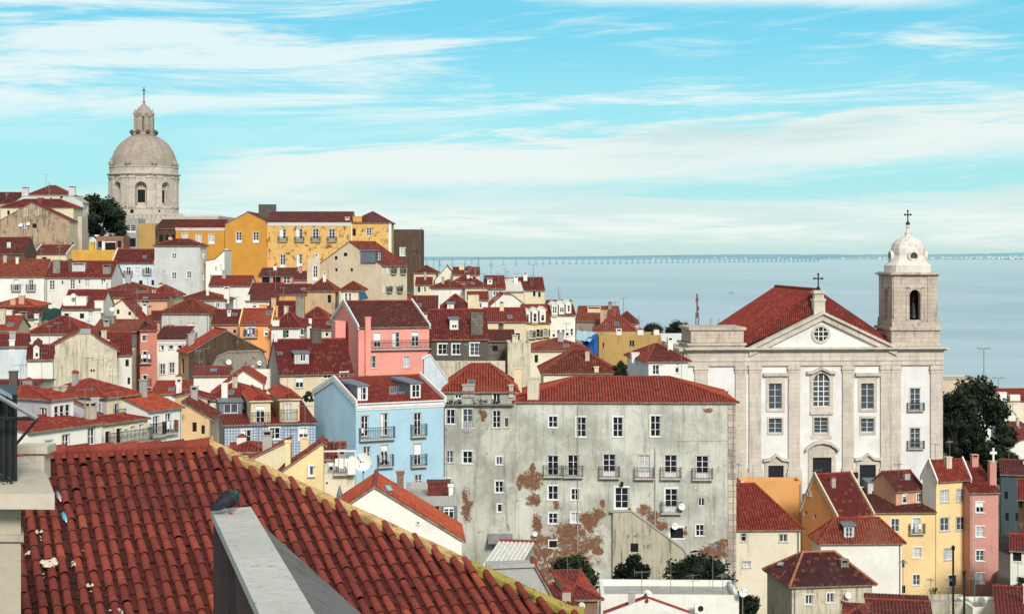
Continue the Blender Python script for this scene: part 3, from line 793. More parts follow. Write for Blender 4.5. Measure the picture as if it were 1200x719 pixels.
r_ = H('long yellow palace with dark render blotches, four balconied doors and arched windows', (312, 261, 331), 411, ('gable', 249), yaw=1, wall='ochre_worn', rm='purple_tile', bot=324, D=14, quo=None, cor='white_trim',
  w=[(331.5, 275.5, 7, 14, 'bt'), (351, 275.5, 7, 14, 'bt'), (370, 275.5, 7, 14, 'bt'), (389, 275.5, 7, 14, 'bt'), (331.5, 306, 6, 15, 't'), (351, 305, 6, 14, 't'), (345, 320, 4, 5, 'no')], ch=[(407, 254, 258, 5, 'cream')])
H('square yellow end pavilion with pyramid roof and pale corner strip', (411, 261, 332), 457, ('hip', 249), yaw=1, wall='ochre_worn', rm='purple_tile', bot=315, D=14, quo='white_trim', w=[(432.5, 271.5, 6, 9, 't'), (415, 272, 4, 8, 'no')], ch=[(419, 254, 260, 10, 'ochre', 1)])
H('ruined dark brown tower block with one pale window at the end of the hilltop', (460, 269, 350), 494, ('flat',), yaw=0, wall='ruin', bot=318, D=10, w=[(472, 295, 6, 9, 'l')], an=[(495, 292, 296, 1)])
H('mauve-roofed terrace shelter with two dark openings under the yellow palace', (303, 324, 305), 344, ('shed', 315), yaw=1, wall='rose', rm='purple_tile', bot=334, D=6, w=[(311.5, 328, 9, 8, 'no'), (324.5, 328, 9, 8, 'no'), (336, 328, 8, 8, 'nm')])
H('low mauve roofed annexe right of the terrace shelter', (344, 328, 302), 361, ('shed', 319), yaw=1, wall='rose', rm='purple_tile', bot=336, D=5)
H('cream gable-ended house with tall balconied side and dark dormer, below the yellow palace', (447, 311, 270), 477, ('gable', 284), yaw=58, S=373, wall='cream', sw='beige_gable', rm='maroon', bot=352,
  w=[(450, 316, 2.2, 8), (455, 316, 2.2, 8), (460, 316, 2.2, 8, 'b'), (466, 316, 2.2, 8), (471, 316, 2.2, 8, 'b'), (450, 337, 2.2, 9), (455, 337, 2.2, 9, 'b'), (461, 337, 2.2, 9), (467, 337, 2.2, 9, 'b'), (472, 337, 2, 9)],
  ws=[(405, 298, 4, 4, 'no'), (394, 302, 3, 4, 'no'), (394, 316, 3, 4, 'no'), (412, 316, 3, 4, 'no')], dm=[(440, 294, 448, 306, 's', 'dark_wall', 'maroon', (444, 300, 4, 9))])
H('narrow beige house with one tall window left of the cream gable', (360, 303, 275), 375, ('flat',), yaw=8, wall='beige', bot=345, D=8, w=[(369.5, 320, 5, 17)], ch=[(371, 297, 303, 5, 'white', 1)])

# ================================================================== upper slope, left to right
H('white house with long red roof and two iron balconies, left end of upper row', (-10, 324, 252), 52, ('gable', 305), yaw=6, wall='white', rm='red', bot=362, w=[(19, 334, 5, 12, 'bt'), (36.5, 334, 5, 12, 'bt'), (47, 357, 4, 5, 'm')], ch=[(20, 302, 309, 3, 'white', 1)])
H('white house with faded painted frieze and three dark windows, middle of the upper row', (53, 325, 250), 130, ('gable', 307), yaw=2, wall='mural', rm='red', bot=352, w=[(61, 334, 6, 11), (85, 333, 5.5, 11), (102, 332, 5.5, 10), (121, 330, 5, 8, 'm'), (73, 331, 3, 5, 'nm'), (93, 330, 3, 5, 'nm')],
  ch=[(66, 305, 320, 8, 'grey_stone', 1), (82, 304, 318, 4, 'dark_wall', 1), (92, 308, 318, 15, 'white_grey'), (125, 310, 321, 9, 'grey_stone')])
H('blue-white house with raked white verge and three balcony windows under the dome', (132, 308, 290), 181, ('gable', 293), yaw=2, wall='white_blue', rm='maroon', vp='white_trim', bot=335, w=[(150.5, 318, 5, 10, 'b'), (160.5, 317, 5, 8), (172.5, 317, 5, 8, 'b'), (165, 331, 4, 5, 'no'), (179, 331, 3, 6, 'no')])
H('tall cubic whitewashed house with grey front and small hipped roof', (181, 288, 290), 234, ('hip', 281), yaw=-2, S=242, wall='white_grey', sw='white_bright', rm='maroon', bot=350, w=[(204, 300, 5, 6, 'm'), (204, 323, 5, 8, 'm'), (221.5, 322, 5, 8, 'm'), (204, 346, 5, 5, 'no')], ws=[(238, 299, 2, 7, 'n'), (238, 324, 2, 8, 'n')])  # grey front and bright flank: side light put into the wall colours
PF('bright white annexe with sloping parapet right of the cubic house', [(241, 306), (252, 304), (263, 294)], 292, 2, D=9, wall='white_bright', rm='maroon', bot=345, w=[(253, 315, 2, 6, 'n'), (259, 314, 2, 8, 'n'), (247, 325, 2, 7, 'n')])
H('salmon sliver of a house at the left edge with orange roof and stubby chimneys', (-10, 359, 215), 38, ('hip', 350), yaw=3, wall='salmon', rm='orange_tile', bot=372, ch=[(25, 347, 356, 6, 'peach', 1), (15, 351, 357, 6, 'peach', 1)])
H('white house with long hipped roof above the cream cluster', (124, 341, 240), 173, ('hip', 332), yaw=4, wall='white', rm='red', bot=354, ch=[(121, 331, 341, 5, 'white', 1)])
H('peach house with dark window under a low red roof, below the blue-white house', (152, 352, 222), 196, ('gable', 345), yaw=6, wall='peach', rm='red', bot=372, w=[(170, 357, 8, 9)])
H('red hipped roof between the peach house and the cubic house', (172, 347, 235), 200, ('hip', 335), yaw=0, wall='cream', rm='red', bot=356)
H('white house with three square white chimney blocks and a red roof', (72, 362, 205), 118, ('gable', 341), yaw=3, wall='white', rm='red', bot=382, w=[(78, 370, 5, 6, 'no'), (96, 370, 5, 6, 'no'), (106, 368, 5, 8, 'l')], ch=[(81, 347, 358, 14, 'white_bright', 1), (95, 348, 358, 12, 'white_bright', 1), (116, 353, 361, 10, 'white_bright', 1)], dz=[(86, 346, 2.6)])
H('yellow house with red roof above the white chimney blocks', (110, 349, 226), 151, ('gable', 341), yaw=4, wall='yellow_soft', rm='red', bot=360, w=[(129, 353, 5, 5)])
PF('cream gable wall stepping down to the right with flowers on its edge', [(134, 358), (143, 352), (152, 362), (172, 383)], 198, 3, D=7, wall='cream_pale', rm='red', bot=392, w=[(138.5, 365, 3, 5, 'no'), (152, 367, 3, 4, 'no')], dz=[(131, 362, 2.6)])
H('dark-roofed old house with two round white chimneys at the left edge', (-10, 374, 198), 44, ('gable', 361), yaw=3, wall='cream', rm='dark_tile', bot=392, ch=[(9, 364, 372, 9, 'white', 1), (20, 371, 376, 7, 'white', 1), (29, 365, 376, 9, 'grey_stone'), (41, 372, 376, 5, 'white', 1)])
H('white house with wide orange-red hipped roof beside the dark-roofed one', (33, 391, 180), 98, ('hip', 372, .45), yaw=4, wall='white', rm='red', bot=410, w=[(72, 399, 6, 6)], an=[(82, 366, 385, 1), (104, 375, 389)])
H('bright orange tiled roof at the left edge beside the white chimneys', (-12, 388, 165), 18, ('gable', 372), yaw=8, wall='cream', rm='orange_tile', bot=400)
H('old rubble-walled house with maroon roof above the great cream gable', (108, 389, 190), 160, ('gable', 376), yaw=2, wall='rubble', rm='red', bot=412, w=[(146, 397, 5, 7, 'no')], ch=[(128, 371, 379, 12, 'grey_stone', 1)])
PF('great blank cream gable with rain streaks, topped by a small parapet', [(52, 412), (80, 396), (92, 391), (106, 391), (118, 400), (137, 411)], 170, 15, D=9, wall='cream_stained', rm='red', bot=458, flatseg=(2,), w=[(107, 434, 2, 3, 'no'), (110, 434, 2, 3, 'no')])
H('white house with maroon roof and small vent pipe right of the great cream gable', (122, 416, 178), 154, ('gable', 391), yaw=15, wall='white', rm='red', bot=455, w=[(149, 425, 4, 8, 'no'), (151, 446, 3, 8, 'no')], ch=[(126, 399, 408, 4, 'white', 1)])
H('tall salmon house with red left flank and stacked iron balconies', (164, 388, 190), 184, ('shed', 380), yaw=24, S=153, wall='salmon', sw='red_wall', rm='red', bot=460, w=[(169, 396, 5, 7), (170, 418, 5, 13, 'b'), (170, 446, 5, 13, 'b')], ws=[(159, 400, 3, 7, 'n')])
H('small blue-white house at the left edge with white dormer wing', (-12, 407, 150), 32, ('gable', 393), yaw=16, wall='white_blue', rm='red', bot=455, ch=[(14, 404, 405, 6, 'white', 1)])
H('white house with red dormered roof between the blue-white house and the great cream gable', (32, 422, 148), 62, ('gable', 406), yaw=16, wall='white', rm='red', bot=455, dm=[(39, 406, 46, 420, 'g', 'white', 'red', (43, 413, 4, 11))])
H('old house with soot-black chimney hidden behind the red roofs at left', (-20, 456, 135), 40, ('gable', 447), yaw=6, wall='cream', rm='red', bot=475, ch=[(15, 436, 451, 9, 'dark_wall', 1), (32, 442, 452, 11, 'grey_stone', 2)])
# the near left cluster
H('slim cream house with one dark window squeezed beside the great cream gable', (137, 412, 182), 155, ('flat',), yaw=10, wall='cream', bot=470, D=6, w=[(149, 430, 3, 7, 'no'), (150, 448, 3, 8, 'n'), (143, 440, 3, 6, 'no')])
H('low terrace roofs with a white wall below the small-windowed white house', (178, 462, 175), 222, ('shed', 448), yaw=6, wall='white', rm='orange_tile', bot=490, D=5, w=[(195, 470, 5, 8, 'n')])
H('red-roofed house with pinkish flank and long cream balcony front', (125, 466, 128), 162, ('hip', 446), yaw=60, S=48, wall='cream', sw='lilac', rm='red_bright', bot=512, w=[(136, 480, 5, 14, 't'), (147, 480, 5, 16, 'ot'), (156, 478, 3, 13, 'm')], ws=[(115, 478, 6, 11, 'd')],
  bal=[(132, 163, 491)], ch=[(74, 455, 460, 13, 'cream_stained', 1)], sk=[(77, 444, 91, 448, 'glass_mid')])
H('low house whose glazed white bay with many panes looks over a red lean-to roof', (60, 469, 120), 86, ('hip', 454), yaw=60, S=-22, wall='white_bright', sw='lilac', rm='red_bright', bot=512, w=[(66.5, 484, 5.5, 17, 'nd'), (73, 483, 5.5, 17, 'nd'), (79.5, 482, 5.5, 17, 'nd')], ws=[(51, 483, 8, 11, 'td')])
H('white front below a wide red lean-to roof, nearest the tiled ridge', (32, 508, 113), 119, ('shed', 492), yaw=60, wall='white_bright', rm='red', bot=550, D=4.5, w=[(57, 521, 8, 10, 't'), (77, 517, 8, 16, 't'), (107, 511, 8, 20, 'td')])
PF('small red roof slope falling to the right between the glazed bay and the cream front', [(86, 472), (121, 489)], 125.5, 17, D=2, wall='lilac', rm='red', bot=540)
H('cream front with long iron balcony and four tall shuttered doors', (119, 498, 122), 173, ('shed', 490), yaw=60, wall='cream', rm='red', bot=550, D=2.5, w=[(126, 513, 6, 16, 'od'), (139, 510, 6, 17, 'od'), (147, 509, 4, 13, 'l'), (155, 506.5, 5, 15, 'l'), (165, 504, 5, 15, 'l')], bal=[(124, 174, 518)])
H('white balconied front with bright orange roof and orange flank beside the cream front', (173, 482, 128), 213, ('gable', 463), yaw=58, D=7, wall='white_bright', sw='white', rm='orange_tile', bot=550, w=[(182.5, 498, 7, 22, 'bd'), (197, 495, 7, 22, 'bd')])
PF('weathered tan house with sagging flank and dark shuttered windows', [(212, 472), (222, 477), (233, 484), (246, 491)], 133, 4, D=6, wall='orange_tan', sw='tan', rm='maroon', bot=525, w=[(228, 500, 5, 11, 'no'), (238, 503, 4, 10, 'no')], an=[(215, 455, 476)])
PF('tan shed wall with two dark openings behind the weathered tan house', [(205, 466), (222, 462), (243, 468)], 146, 8, D=5, wall='tan', rm='maroon', bot=500, w=[(226, 477, 4, 9, 'no'), (233, 478, 4, 9, 'no')])
# ================================================================== middle slope
H('white house with grey roof terrace chimney and small red hipped roof', (206, 352, 250), 264, ('hip', 342), yaw=2, wall='white_grey', rm='red', bot=372, w=[(255, 357.5, 4, 6)], ch=[(265, 336, 358, 6, 'white_bright'), (243, 340, 346, 3, 'white', 1)], an=[(203, 338, 352)])
H('pale house with red pyramid roof and two balconied doors', (187, 367, 216), 245, ('hip', 351), yaw=-3, S=260, wall='white_grey', sw='cream', rm='red', bot=402, w=[(199.5, 386, 9, 11, 'lt'), (223.5, 388, 9, 19, 'bt')], an=[(208, 340, 358)])
H('low red roof with white gable end and thin white chimneys below the mauve shelter', (245, 335, 268), 293, ('gable', 324), yaw=2, S=300, wall='white', sw='white_bright', rm='red_bright', bot=350, w=[(264, 340, 3, 3, 'no')])
H('broad red roof with a white wall, right of the white gable end', (288, 353, 242), 325, ('shed', 333), yaw=3, wall='white', rm='red', bot=368, D=10, w=[(298, 358, 4, 5), (315, 360, 4, 4, 'no')], ch=[(290, 346, 352, 5, 'white_bright', 1)])
H('long dark red roof over a peach wall below the beige house', (325, 345, 246), 362, ('gable', 334), yaw=2, wall='orange_soft', rm='maroon', bot=358, w=[(352, 350, 6, 5, 'no')])
H('tan-walled house with red hipped roof in front of the cream gable', (360, 341, 230), 393, ('hip', 327), yaw=3, wall='tan', rm='red', bot=368, S=None, w=[(386, 350, 4, 9, 'no')])
H('little white house with small red roof and blue tarpaulin at its side', (399, 341, 226), 424, ('hip', 331), yaw=2, wall='cream_pale', rm='red', bot=358, w=[(405.5, 348, 3, 9, 'm'), (410, 348, 3, 9, 'm')])
H('pinkish low house with maroon roof left of the orange house', (248, 380, 208), 282, ('gable', 364), yaw=4, wall='peach', rm='maroon', bot=398, w=[(275, 388, 3, 4, 'no')], sk=[(272, 367, 278, 370)])
H('bright orange house with orange-red roof and a little oval window', (281, 380, 205), 318, ('gable', 363), yaw=4, wall='orange', rm='orange_tile', vp='yellow', bot=412, w=[(294, 389, 9, 10, 'b'), (312, 389.5, 4, 7)], ch=[(323, 359, 366, 5, 'orange', 1), (308, 358, 362, 8, 'orange_soft', 1)], sk=[(312, 365, 319, 369)], dz=[(295, 393, 2.8)])
H('white house with green shutter and red gabled roof next to the orange house', (318, 384, 203), 352, ('hip', 367), yaw=2, wall='white', rm='maroon', bot=408, w=[(335, 391, 7, 9, 'g'), (354, 389, 4, 7, 'm')], ch=[(323, 376, 382, 8, 'white_bright', 1)], an=[(337, 358, 376)])
H('maroon roofs stacked behind the green-shuttered house', (313, 372, 225), 347, ('gable', 354), yaw=2, wall='tan', rm='maroon', bot=392)
H('wide red roof with white stub chimney and a tan wall above the cream house', (345, 380, 218), 392, ('hip', 361), yaw=2, wall='cream_pale', rm='red', bot=400, ch=[(351, 348, 372, 10, 'grey_stone', 1), (362, 374, 381, 4, 'white_bright', 1)], w=[(356, 390, 4, 7, 'no')], an=[(368, 352, 372, 1)])
H('white house with row of small windows over four tall ones, below the pyramid-roofed house', (181, 399, 200), 217, ('shed', 384), yaw=4, wall='white_bright', rm='maroon', bot=465, D=8, w=[(189.5, 406, 5, 8, 't'), (200.5, 405, 5, 8, 't'), (211, 404.5, 5, 8, 't'), (190.5, 432.5, 6, 12, 'tm'), (201.5, 431, 6, 12, 'tm'), (191, 456, 6, 10, 'm'), (202, 456, 6, 10, 'm')], cor='white_trim')
PF('ruinous brown gable house with one bright red roof slope', [(221, 414), (265, 388), (310, 412)], 182, 24, S=209, wall='brown', sw='tan', rm='red_bright', bot=468, ws=[(214, 429, 3, 18, 'no')])
PF('old rubble wall with round white dishes in front of the ruinous gable', [(243, 440), (255, 418), (268, 413), (305, 412), (312, 422)], 177, 6, D=1.2, wall='grey_stone', rm='maroon', bot=468, flatseg=(0, 1, 2, 3), cop='grey_stone', cat='wall', name='rubble_wall', dz=[(268, 424, 3.2), (304, 425, 3)])
H('cream cottage with long maroon roof and lead dormer, left of the pink house', (328, 438, 166), 413, ('gable', 399), yaw=18, S=314, wall='cream', sw='concrete', rm='maroon', bot=475, w=[(351, 447.5, 9, 13, 't'), (384, 440, 10, 6, 'm'), (403, 439, 9, 6, 'm')], ch=[(323, 392, 400, 4, 'white', 1), (371, 386, 402, 12, 'dark_wall', 1), (341, 453, 436, 7, 'white_bright', 1)][:2],
  dm=[(345, 414, 362, 426, 's', 'white_grey', 'lead', (355, 419, 6, 8))], sk=[(325, 413, 331, 416)])
pk_ = H('pink house with white-edged red roof, tall chimney and long iron balcony', (420, 384, 176), 503, ('gable', 354), yaw=16, S=388, wall='pink', sw='pink_dark', rm='maroon', vp='white_trim', bot=452,
  w=[(442, 398, 8, 17, 't'), (464, 398, 8, 17, 't'), (486.5, 397, 8, 17, 't'), (436, 424, 9, 14, 't'), (476.5, 424, 7, 13, 't')], bal=[(433, 504, 408)], cor=None)
M_ = MB(); M_.box(pk_[1].u_at(427.3), -.55, -9, pk_[1].u_at(433.5), .04, pk_[1].z(372.5, .5)); M_.box(pk_[1].u_at(427.3) - .06, -.6, pk_[1].z(372.5, .5), pk_[1].u_at(433.5) + .06, .09, pk_[1].z(371, .5)); M_.build('chimney', 'pink', pk_[0])
H('pink lean-to block with a blank face on the flank of the pink house', (393, 377, 182), 405, ('flat',), yaw=14, wall='pink_dark', bot=408, D=3)
H('dark stone house with sweeping maroon roof and white-cheeked dormer, right of the pink house', (505, 397, 180), 572, ('gable', 364), yaw=6, wall='dark_wall', rm='maroon', bot=425, w=[(518.5, 409, 10, 12), (534.5, 409, 9, 12), (556, 409, 10, 14)], ch=[(559, 367, 392, 14, 'rubble', 1)],
  dm=[(527, 374, 537, 386, 's', 'white', 'white_trim', (532.5, 380.5, 6, 8))])
H('maroon corrugated roof with white verge between the pink house and the white wall', (478, 366, 208), 514, ('gable', 348), yaw=2, wall='cream', rm='red', vp='white_trim', bot=385, ch=[(480, 345, 354, 6, 'terracotta', 1)])
H('red hip roof with white box dormer above the dark stone house', (514, 364, 214), 553, ('hip', 346), yaw=2, wall='cream_pale', rm='maroon', bot=385, dm=[(524, 356, 532, 363, 's', 'white', 'white_trim', (527, 360, 3, 4))], ch=[(557, 344, 358, 7, 'dark_wall', 1), (566, 343, 362, 13, 'cream', 2)])
H('cream house with long red roof and yellow lower wall, behind the stone chimney', (568, 377, 205), 617, ('gable', 362), yaw=3, wall='cream', rm='red_bright', bot=402, w=[(606.5, 394, 5, 8, 'o')])
H('maroon-roofed low stone house with grey shed front', (570, 400, 188), 603, ('gable', 388), yaw=2, wall='rubble', rm='maroon', bot=425, w=[(580, 408, 6, 6, 'no')])
H('plain cream block with one small dark window below the dormered row', (595, 402, 180), 622, ('flat',), yaw=2, wall='cream_stained', bot=430, D=6)
H('small terrace house with red awning roof beside the ruined dark tower', (487, 334, 282), 506, ('shed', 326), yaw=2, wall='cream_pale', rm='red', bot=345, D=5, w=[(491, 339, 3, 6, 'no'), (498, 339, 3, 6, 'm')])
H('tiny tan hut with dark doorway among the rooftops against the water', (536, 330, 272), 556, ('hip', 323), yaw=6, wall='tan', rm='maroon', bot=345, D=5, w=[(550, 335, 4, 7, 'o')])
H('narrow white roof terrace with red tile strip above the dark stone house', (548, 352, 236), 572, ('shed', 343), yaw=2, wall='white', rm='red_bright', bot=372, D=5, w=[(562, 358, 5, 6, 'm')])
H('cream upper storey with twin windows squeezed above the maroon roof of the cream cottage', (366, 386, 205), 391, ('gable', 374), yaw=6, wall='cream', rm='red', bot=405, D=6, w=[(373, 391, 4, 6), (383, 391, 4, 6)])
H('grey shed roof and pale wall wedged left of the pyramid-roofed house', (150, 377, 204), 187, ('shed', 366), yaw=10, wall='peach', rm='maroon', bot=400, D=6, w=[(176, 383, 4, 6, 'no'), (163, 384, 4, 6)])
# ridge-top rooftops against the water
H('cream house with shallow red roof, first of the rooftops against the water', (485, 320, 300), 511, ('hip', 312), yaw=0, wall='cream', rm='maroon', bot=338, an=[(508, 303, 316, 1), (521, 305, 316, 1)])
PF('cream gabled house among the rooftops against the water', [(510, 328), (524, 312), (536, 326)], 292, 2, D=12, wall='cream_pale', rm='red', bot=342, dz=[(515, 331, 3)])
H('red-roofed house with three small chimneys just above the cream gabled one', (531, 322, 288), 562, ('gable', 314), yaw=2, wall='cream', rm='red', bot=340, ch=[(541, 311, 316, 6, 'cream', 1), (550, 312, 318, 4, 'terracotta', 1)], w=[(556, 328, 4, 8, 'no')], an=[(567, 302, 316), (553, 304, 316, 1)])
H('white wall with flat pyramid roof, left of the cream house with glazed gable', (505, 338, 262), 546, ('hip', 329), yaw=2, wall='white', rm='red', bot=356)
H('small red roof stepping down beside the pyramid roof', (545, 337, 260), 571, ('hip', 328), yaw=2, wall='cream', rm='red', bot=356)
H('lilac house with white dormer and red roof against the water', (570, 338, 264), 592, ('gable', 324), yaw=4, wall='lilac', rm='red_bright', bot=352, dm=[(571, 327, 577, 333, 's', 'white_bright', 'white_trim', (574, 330, 3.4, 3.4))], w=[(581, 344, 6, 5, 'm')], an=[(584, 320, 331)])
H('house with pale grey roof slope and red ridge against the water', (592, 342, 272), 613, ('shed', 327), yaw=4, wall='cream', rm='sheet_white', bot=355, D=9)
H('dark red roofed house with small dark windows at the edge of the water view', (609, 340, 276), 638, ('gable', 326), yaw=4, wall='cream', rm='maroon', bot=352, w=[(626, 344, 3, 6, 'o'), (632, 345, 3, 6, 'o')], an=[(622, 322, 333, 1), (605, 320, 331), (625, 310, 328)], ch=[(623, 330, 334, 4, 'dark_wall', 1)])
PF('white stepped gable end with red roof strip above the yellow dormered front', [(575, 358), (590, 345), (600, 346), (616, 358)], 238, 4, D=9, wall='white', rm='red_bright', bot=380)
H('yellow front with three white gabled dormers in a row', (615, 378, 226), 645, ('gable', 358), yaw=6, wall='yellow_soft', rm='red', bot=405, D=9, w=[(622, 391, 4, 9, 'b'), (630.5, 390, 4, 9, 'b'), (639, 389, 4, 9, 'b')],
  dm=[(614.5, 365, 621.5, 379, 'g', 'white_bright', 'white_trim', (618, 373, 4, 10)), (623.5, 364, 630.5, 378, 'g', 'white_bright', 'white_trim', (627, 372, 4, 10)), (632.5, 363, 639.5, 377, 'g', 'white_bright', 'white_trim', (636, 371, 4, 10))])
H('white front with three tall pointed dormers beside the yellow dormered front', (645, 369, 232), 674, ('gable', 353), yaw=6, wall='white_bright', rm='red', bot=405, D=9, w=[(649, 391, 3.4, 8), (654.5, 390.5, 3.4, 8), (660, 390, 3.4, 8), (665, 389.5, 3.4, 8), (670, 389, 3.4, 8)],
  dm=[(646.5, 357, 653.5, 369, 'g', 'white_bright', 'white_trim', (650, 363, 5, 8)), (655, 356, 661.5, 368, 'g', 'white_bright', 'white_trim', (658.5, 362, 5, 8)), (663, 355, 669.5, 367, 'g', 'white_bright', 'white_trim', (666, 361.5, 4, 8))], an=[(656, 344, 354, 1)])
H('red hipped roof over a cream wall, centre, left of the blue tarpaulin', (622, 411, 184), 690, ('hip', 398), yaw=3, wall='cream_pale', rm='red', bot=440, w=[(628.5, 420, 4, 9, 'no')])
H('wide low red hipped roof in front of the ochre block', (637, 437, 162), 723, ('hip', 411, .42), yaw=1, wall='cream_pale', rm='red', bot=455, ch=[(699, 431, 436, 5, 'cream', 1)])
H('long ochre flat-topped block with two slit windows', (702, 393, 212), 775, ('flat',), yaw=2, wall='ochre_dull', bot=425, D=9, w=[(739, 402, 2.2, 7, 'no'), (742, 402, 2.2, 7, 'no'), (707, 404, 1.5, 6, 'no')], ch=[(727, 385, 396, 6, 'white_bright'), (750, 384, 396, 7, 'white_bright', 2), (769, 384, 395, 6, 'white_bright', 2)])
H('low grey house under a long red roof, right beside the white dormered front', (675, 376, 242), 722, ('gable', 360), yaw=-8, wall='grey_stone', rm='red', bot=392, ch=[(696, 359, 366, 15, 'cream', 0)])
H('house with dark red roof and square tan chimney in the middle distance', (697, 388, 232), 744, ('hip', 368), yaw=-4, wall='cream_pale', rm='red', bot=400, ch=[(708, 364, 375, 8, 'tan', 1)])
H('farther red roof stepping down toward the river by the tan chimney', (722, 379, 255), 747, ('hip', 366), yaw=-4, wall='beige', rm='red', bot=392, an=[(750, 369, 378, 1)])
H('white house with faceted red roof, just left of the church', (760, 424, 172), 806, ('hip', 404), yaw=8, S=735, wall='white', sw='white_blue', rm='maroon', bot=450, w=[(768.5, 433, 7, 11), (793.5, 431, 4, 11)], ch=[(742, 420, 425, 9, 'white', 1), (787, 395, 408, 6, 'white_bright')])
# ================================================================== around the tiled blue-and-white house
H('white house with striped red roof and blank wall left of the white gable', (227, 441, 162), 268, ('gable', 431), yaw=8, wall='white_bright', rm='red_bright', bot=468)
PF('white gable with tall thin chimneys above the blue tiled house', [(250, 461), (285, 435), (308, 450)], 156, 8, D=9, wall='white_bright', rm='red_bright', bot=475, w=[(275, 448, 2, 5, 'no')], an=[(285, 428, 440)])
H('plain white flat-roofed block behind the tiled house with a dish on top', (290, 433, 172), 322, ('flat',), yaw=4, wall='white_bright', bot=458, D=8, dz=[(304, 437, 3)], an=[(307, 424, 436)], ch=[(312, 452, 436, 10, 'concrete_dark', 1)][:0])
H('red hipped roof with square white chimney above the tiled house', (242, 469, 148), 302, ('hip', 450), yaw=6, wall='white', rm='red_bright', bot=488, ch=[(263, 450, 466, 7, 'white_bright', 1)])
H('house clad in blue and white tiles with two balcony dormers in its red roof', (263, 499, 140), 370, ('gable', 468), yaw=14, S=244, wall='azulejo', sw='concrete', rm='red_bright', bot=545, quo=None,
  w=[(289, 511, 11, 15), (322, 507.5, 12, 13), (355.5, 508, 10, 14)], dm=[(294, 469, 317, 495, 'h', 'cream', 'red_bright', (305, 485, 10, 20), 'nb'), (328, 467, 351, 493, 'h', 'cream', 'red_bright', (338.5, 482, 9, 19), 'nb'), (257, 471, 284, 485, 's', 'lead', 'lead', None)])
PF('yellow-walled low house with rising roof edge in front of the tiled house', [(285, 543), (340, 517)], 108, 4, D=2.2, wall='cream', rm='red_bright', bot=580)
H('small red roof with a striped tile slope by the tiled house', (268, 530, 112), 308, ('hip', 520), D=4, yaw=4, wall='cream', rm='red_bright', bot=560)
PF('low house with yellow wall rising to the right and slim yellow chimney', [(322, 562), (331, 553), (377, 521), (379, 522)], 100, 6, D=3.0, wall='yellow_soft', rm='maroon', bot=600, w=[(365, 551, 5, 11)], ch=[(340, 518, 546, 6, 'yellow_soft', 1), (357, 514, 527, 9, 'yellow_soft', 1)])
H('cream roof-terrace house with iron rail and arched wall end', (379, 556, 104), 416, ('flat',), yaw=6, wall='cream_pale', bot=600, D=6, w=[(383, 565, 2.5, 4, 'no'), (405, 563, 2.5, 3, 'no'), (413, 561, 2, 3, 'no')], bal=[(391, 416, 553)])
H('white attic cabin with maroon roof and dark door on the roof terrace', (379, 538, 109), 404, ('gable', 521), yaw=6, wall='white', rm='maroon', bot=556, D=5, w=[(388, 546, 6, 18, 'nw'), (381, 541, 3, 5, 'n')], an=[(392, 512, 527)])
H('sky-blue house with red roof, two lead dormers and stone-framed balcony windows', (417, 473, 135), 520, ('gable', 443), yaw=26, S=368, wall='blue', sw='blue_side', rm='red_bright', vp='white_trim', bot=600,
  w=[(427.5, 499, 8, 24, 't'), (450.5, 497, 8, 26, 't'), (489.5, 496.5, 8, 26, 'tb'), (430, 534, 8, 22, 't'), (450.5, 533, 8, 24, 'tb'), (489.5, 532, 8, 25, 'tb'), (490.5, 566, 8, 20, 't')], bal=[(420, 461, 513)],
  dm=[(419, 452, 431, 469, 's', 'white', 'lead', (425, 461, 9, 15)), (481, 449, 493, 466, 's', 'white', 'lead', (487.5, 458, 9, 15))], sk=[(456, 454, 465, 462), (466, 453, 474, 461)], cor='white_trim', ch=[(393, 434, 446, 8, 'blue_side', 1)][:0], an=[(425, 498, 470)][:0])
PF('raking white party wall between the sky-blue house and the grey tenement', [(497, 420), (504, 416), (525, 446), (526, 460)], 149, 10, D=1.0, wall='white_blue', rm='red', bot=500, flatseg=(0, 1, 2), cop='white', cat='wall', name='party_wall')
H('long low cream boundary wall under the dark stone house', (506, 424, 165), 592, ('flat',), yaw=0, wall='cream_stained', bot=452, D=1.2, cat='wall', name='boundary_wall')
PF('white gabled cottage with orange-red roof just beyond the near tiled roof', [(400, 598), (439, 572), (541, 634)], 80, 4, D=5, wall='white_bright', rm='orange_tile', bot=660, w=[(490, 612, 4, 5, 'nm')], sk=[(449, 570, 460, 577, 'curtain')], ch=[(469, 555, 572, 8, 'brick', 1)], ov=.2)
H('flat grey concrete annexe with dark blue glazed front beside the white cottage', (476, 583, 90), 536, ('flat',), yaw=4, wall='lead', trim='concrete', bot=650, D=6, w=[(492, 597, 14, 18, 'nw'), (509, 598, 14, 18, 'nw'), (526, 599, 12, 18, 'nw')], ch=[(534, 570, 582, 5, 'white', 1), (514, 566, 578, 25, 'ridge_dark', 1)])
H('sheet-white corrugated shed roof between the tenement and the near tiled roof', (566, 668, 92), 606, ('shed', 637), yaw=-10, wall='concrete', rm='sheet_white', bot=690, D=6)
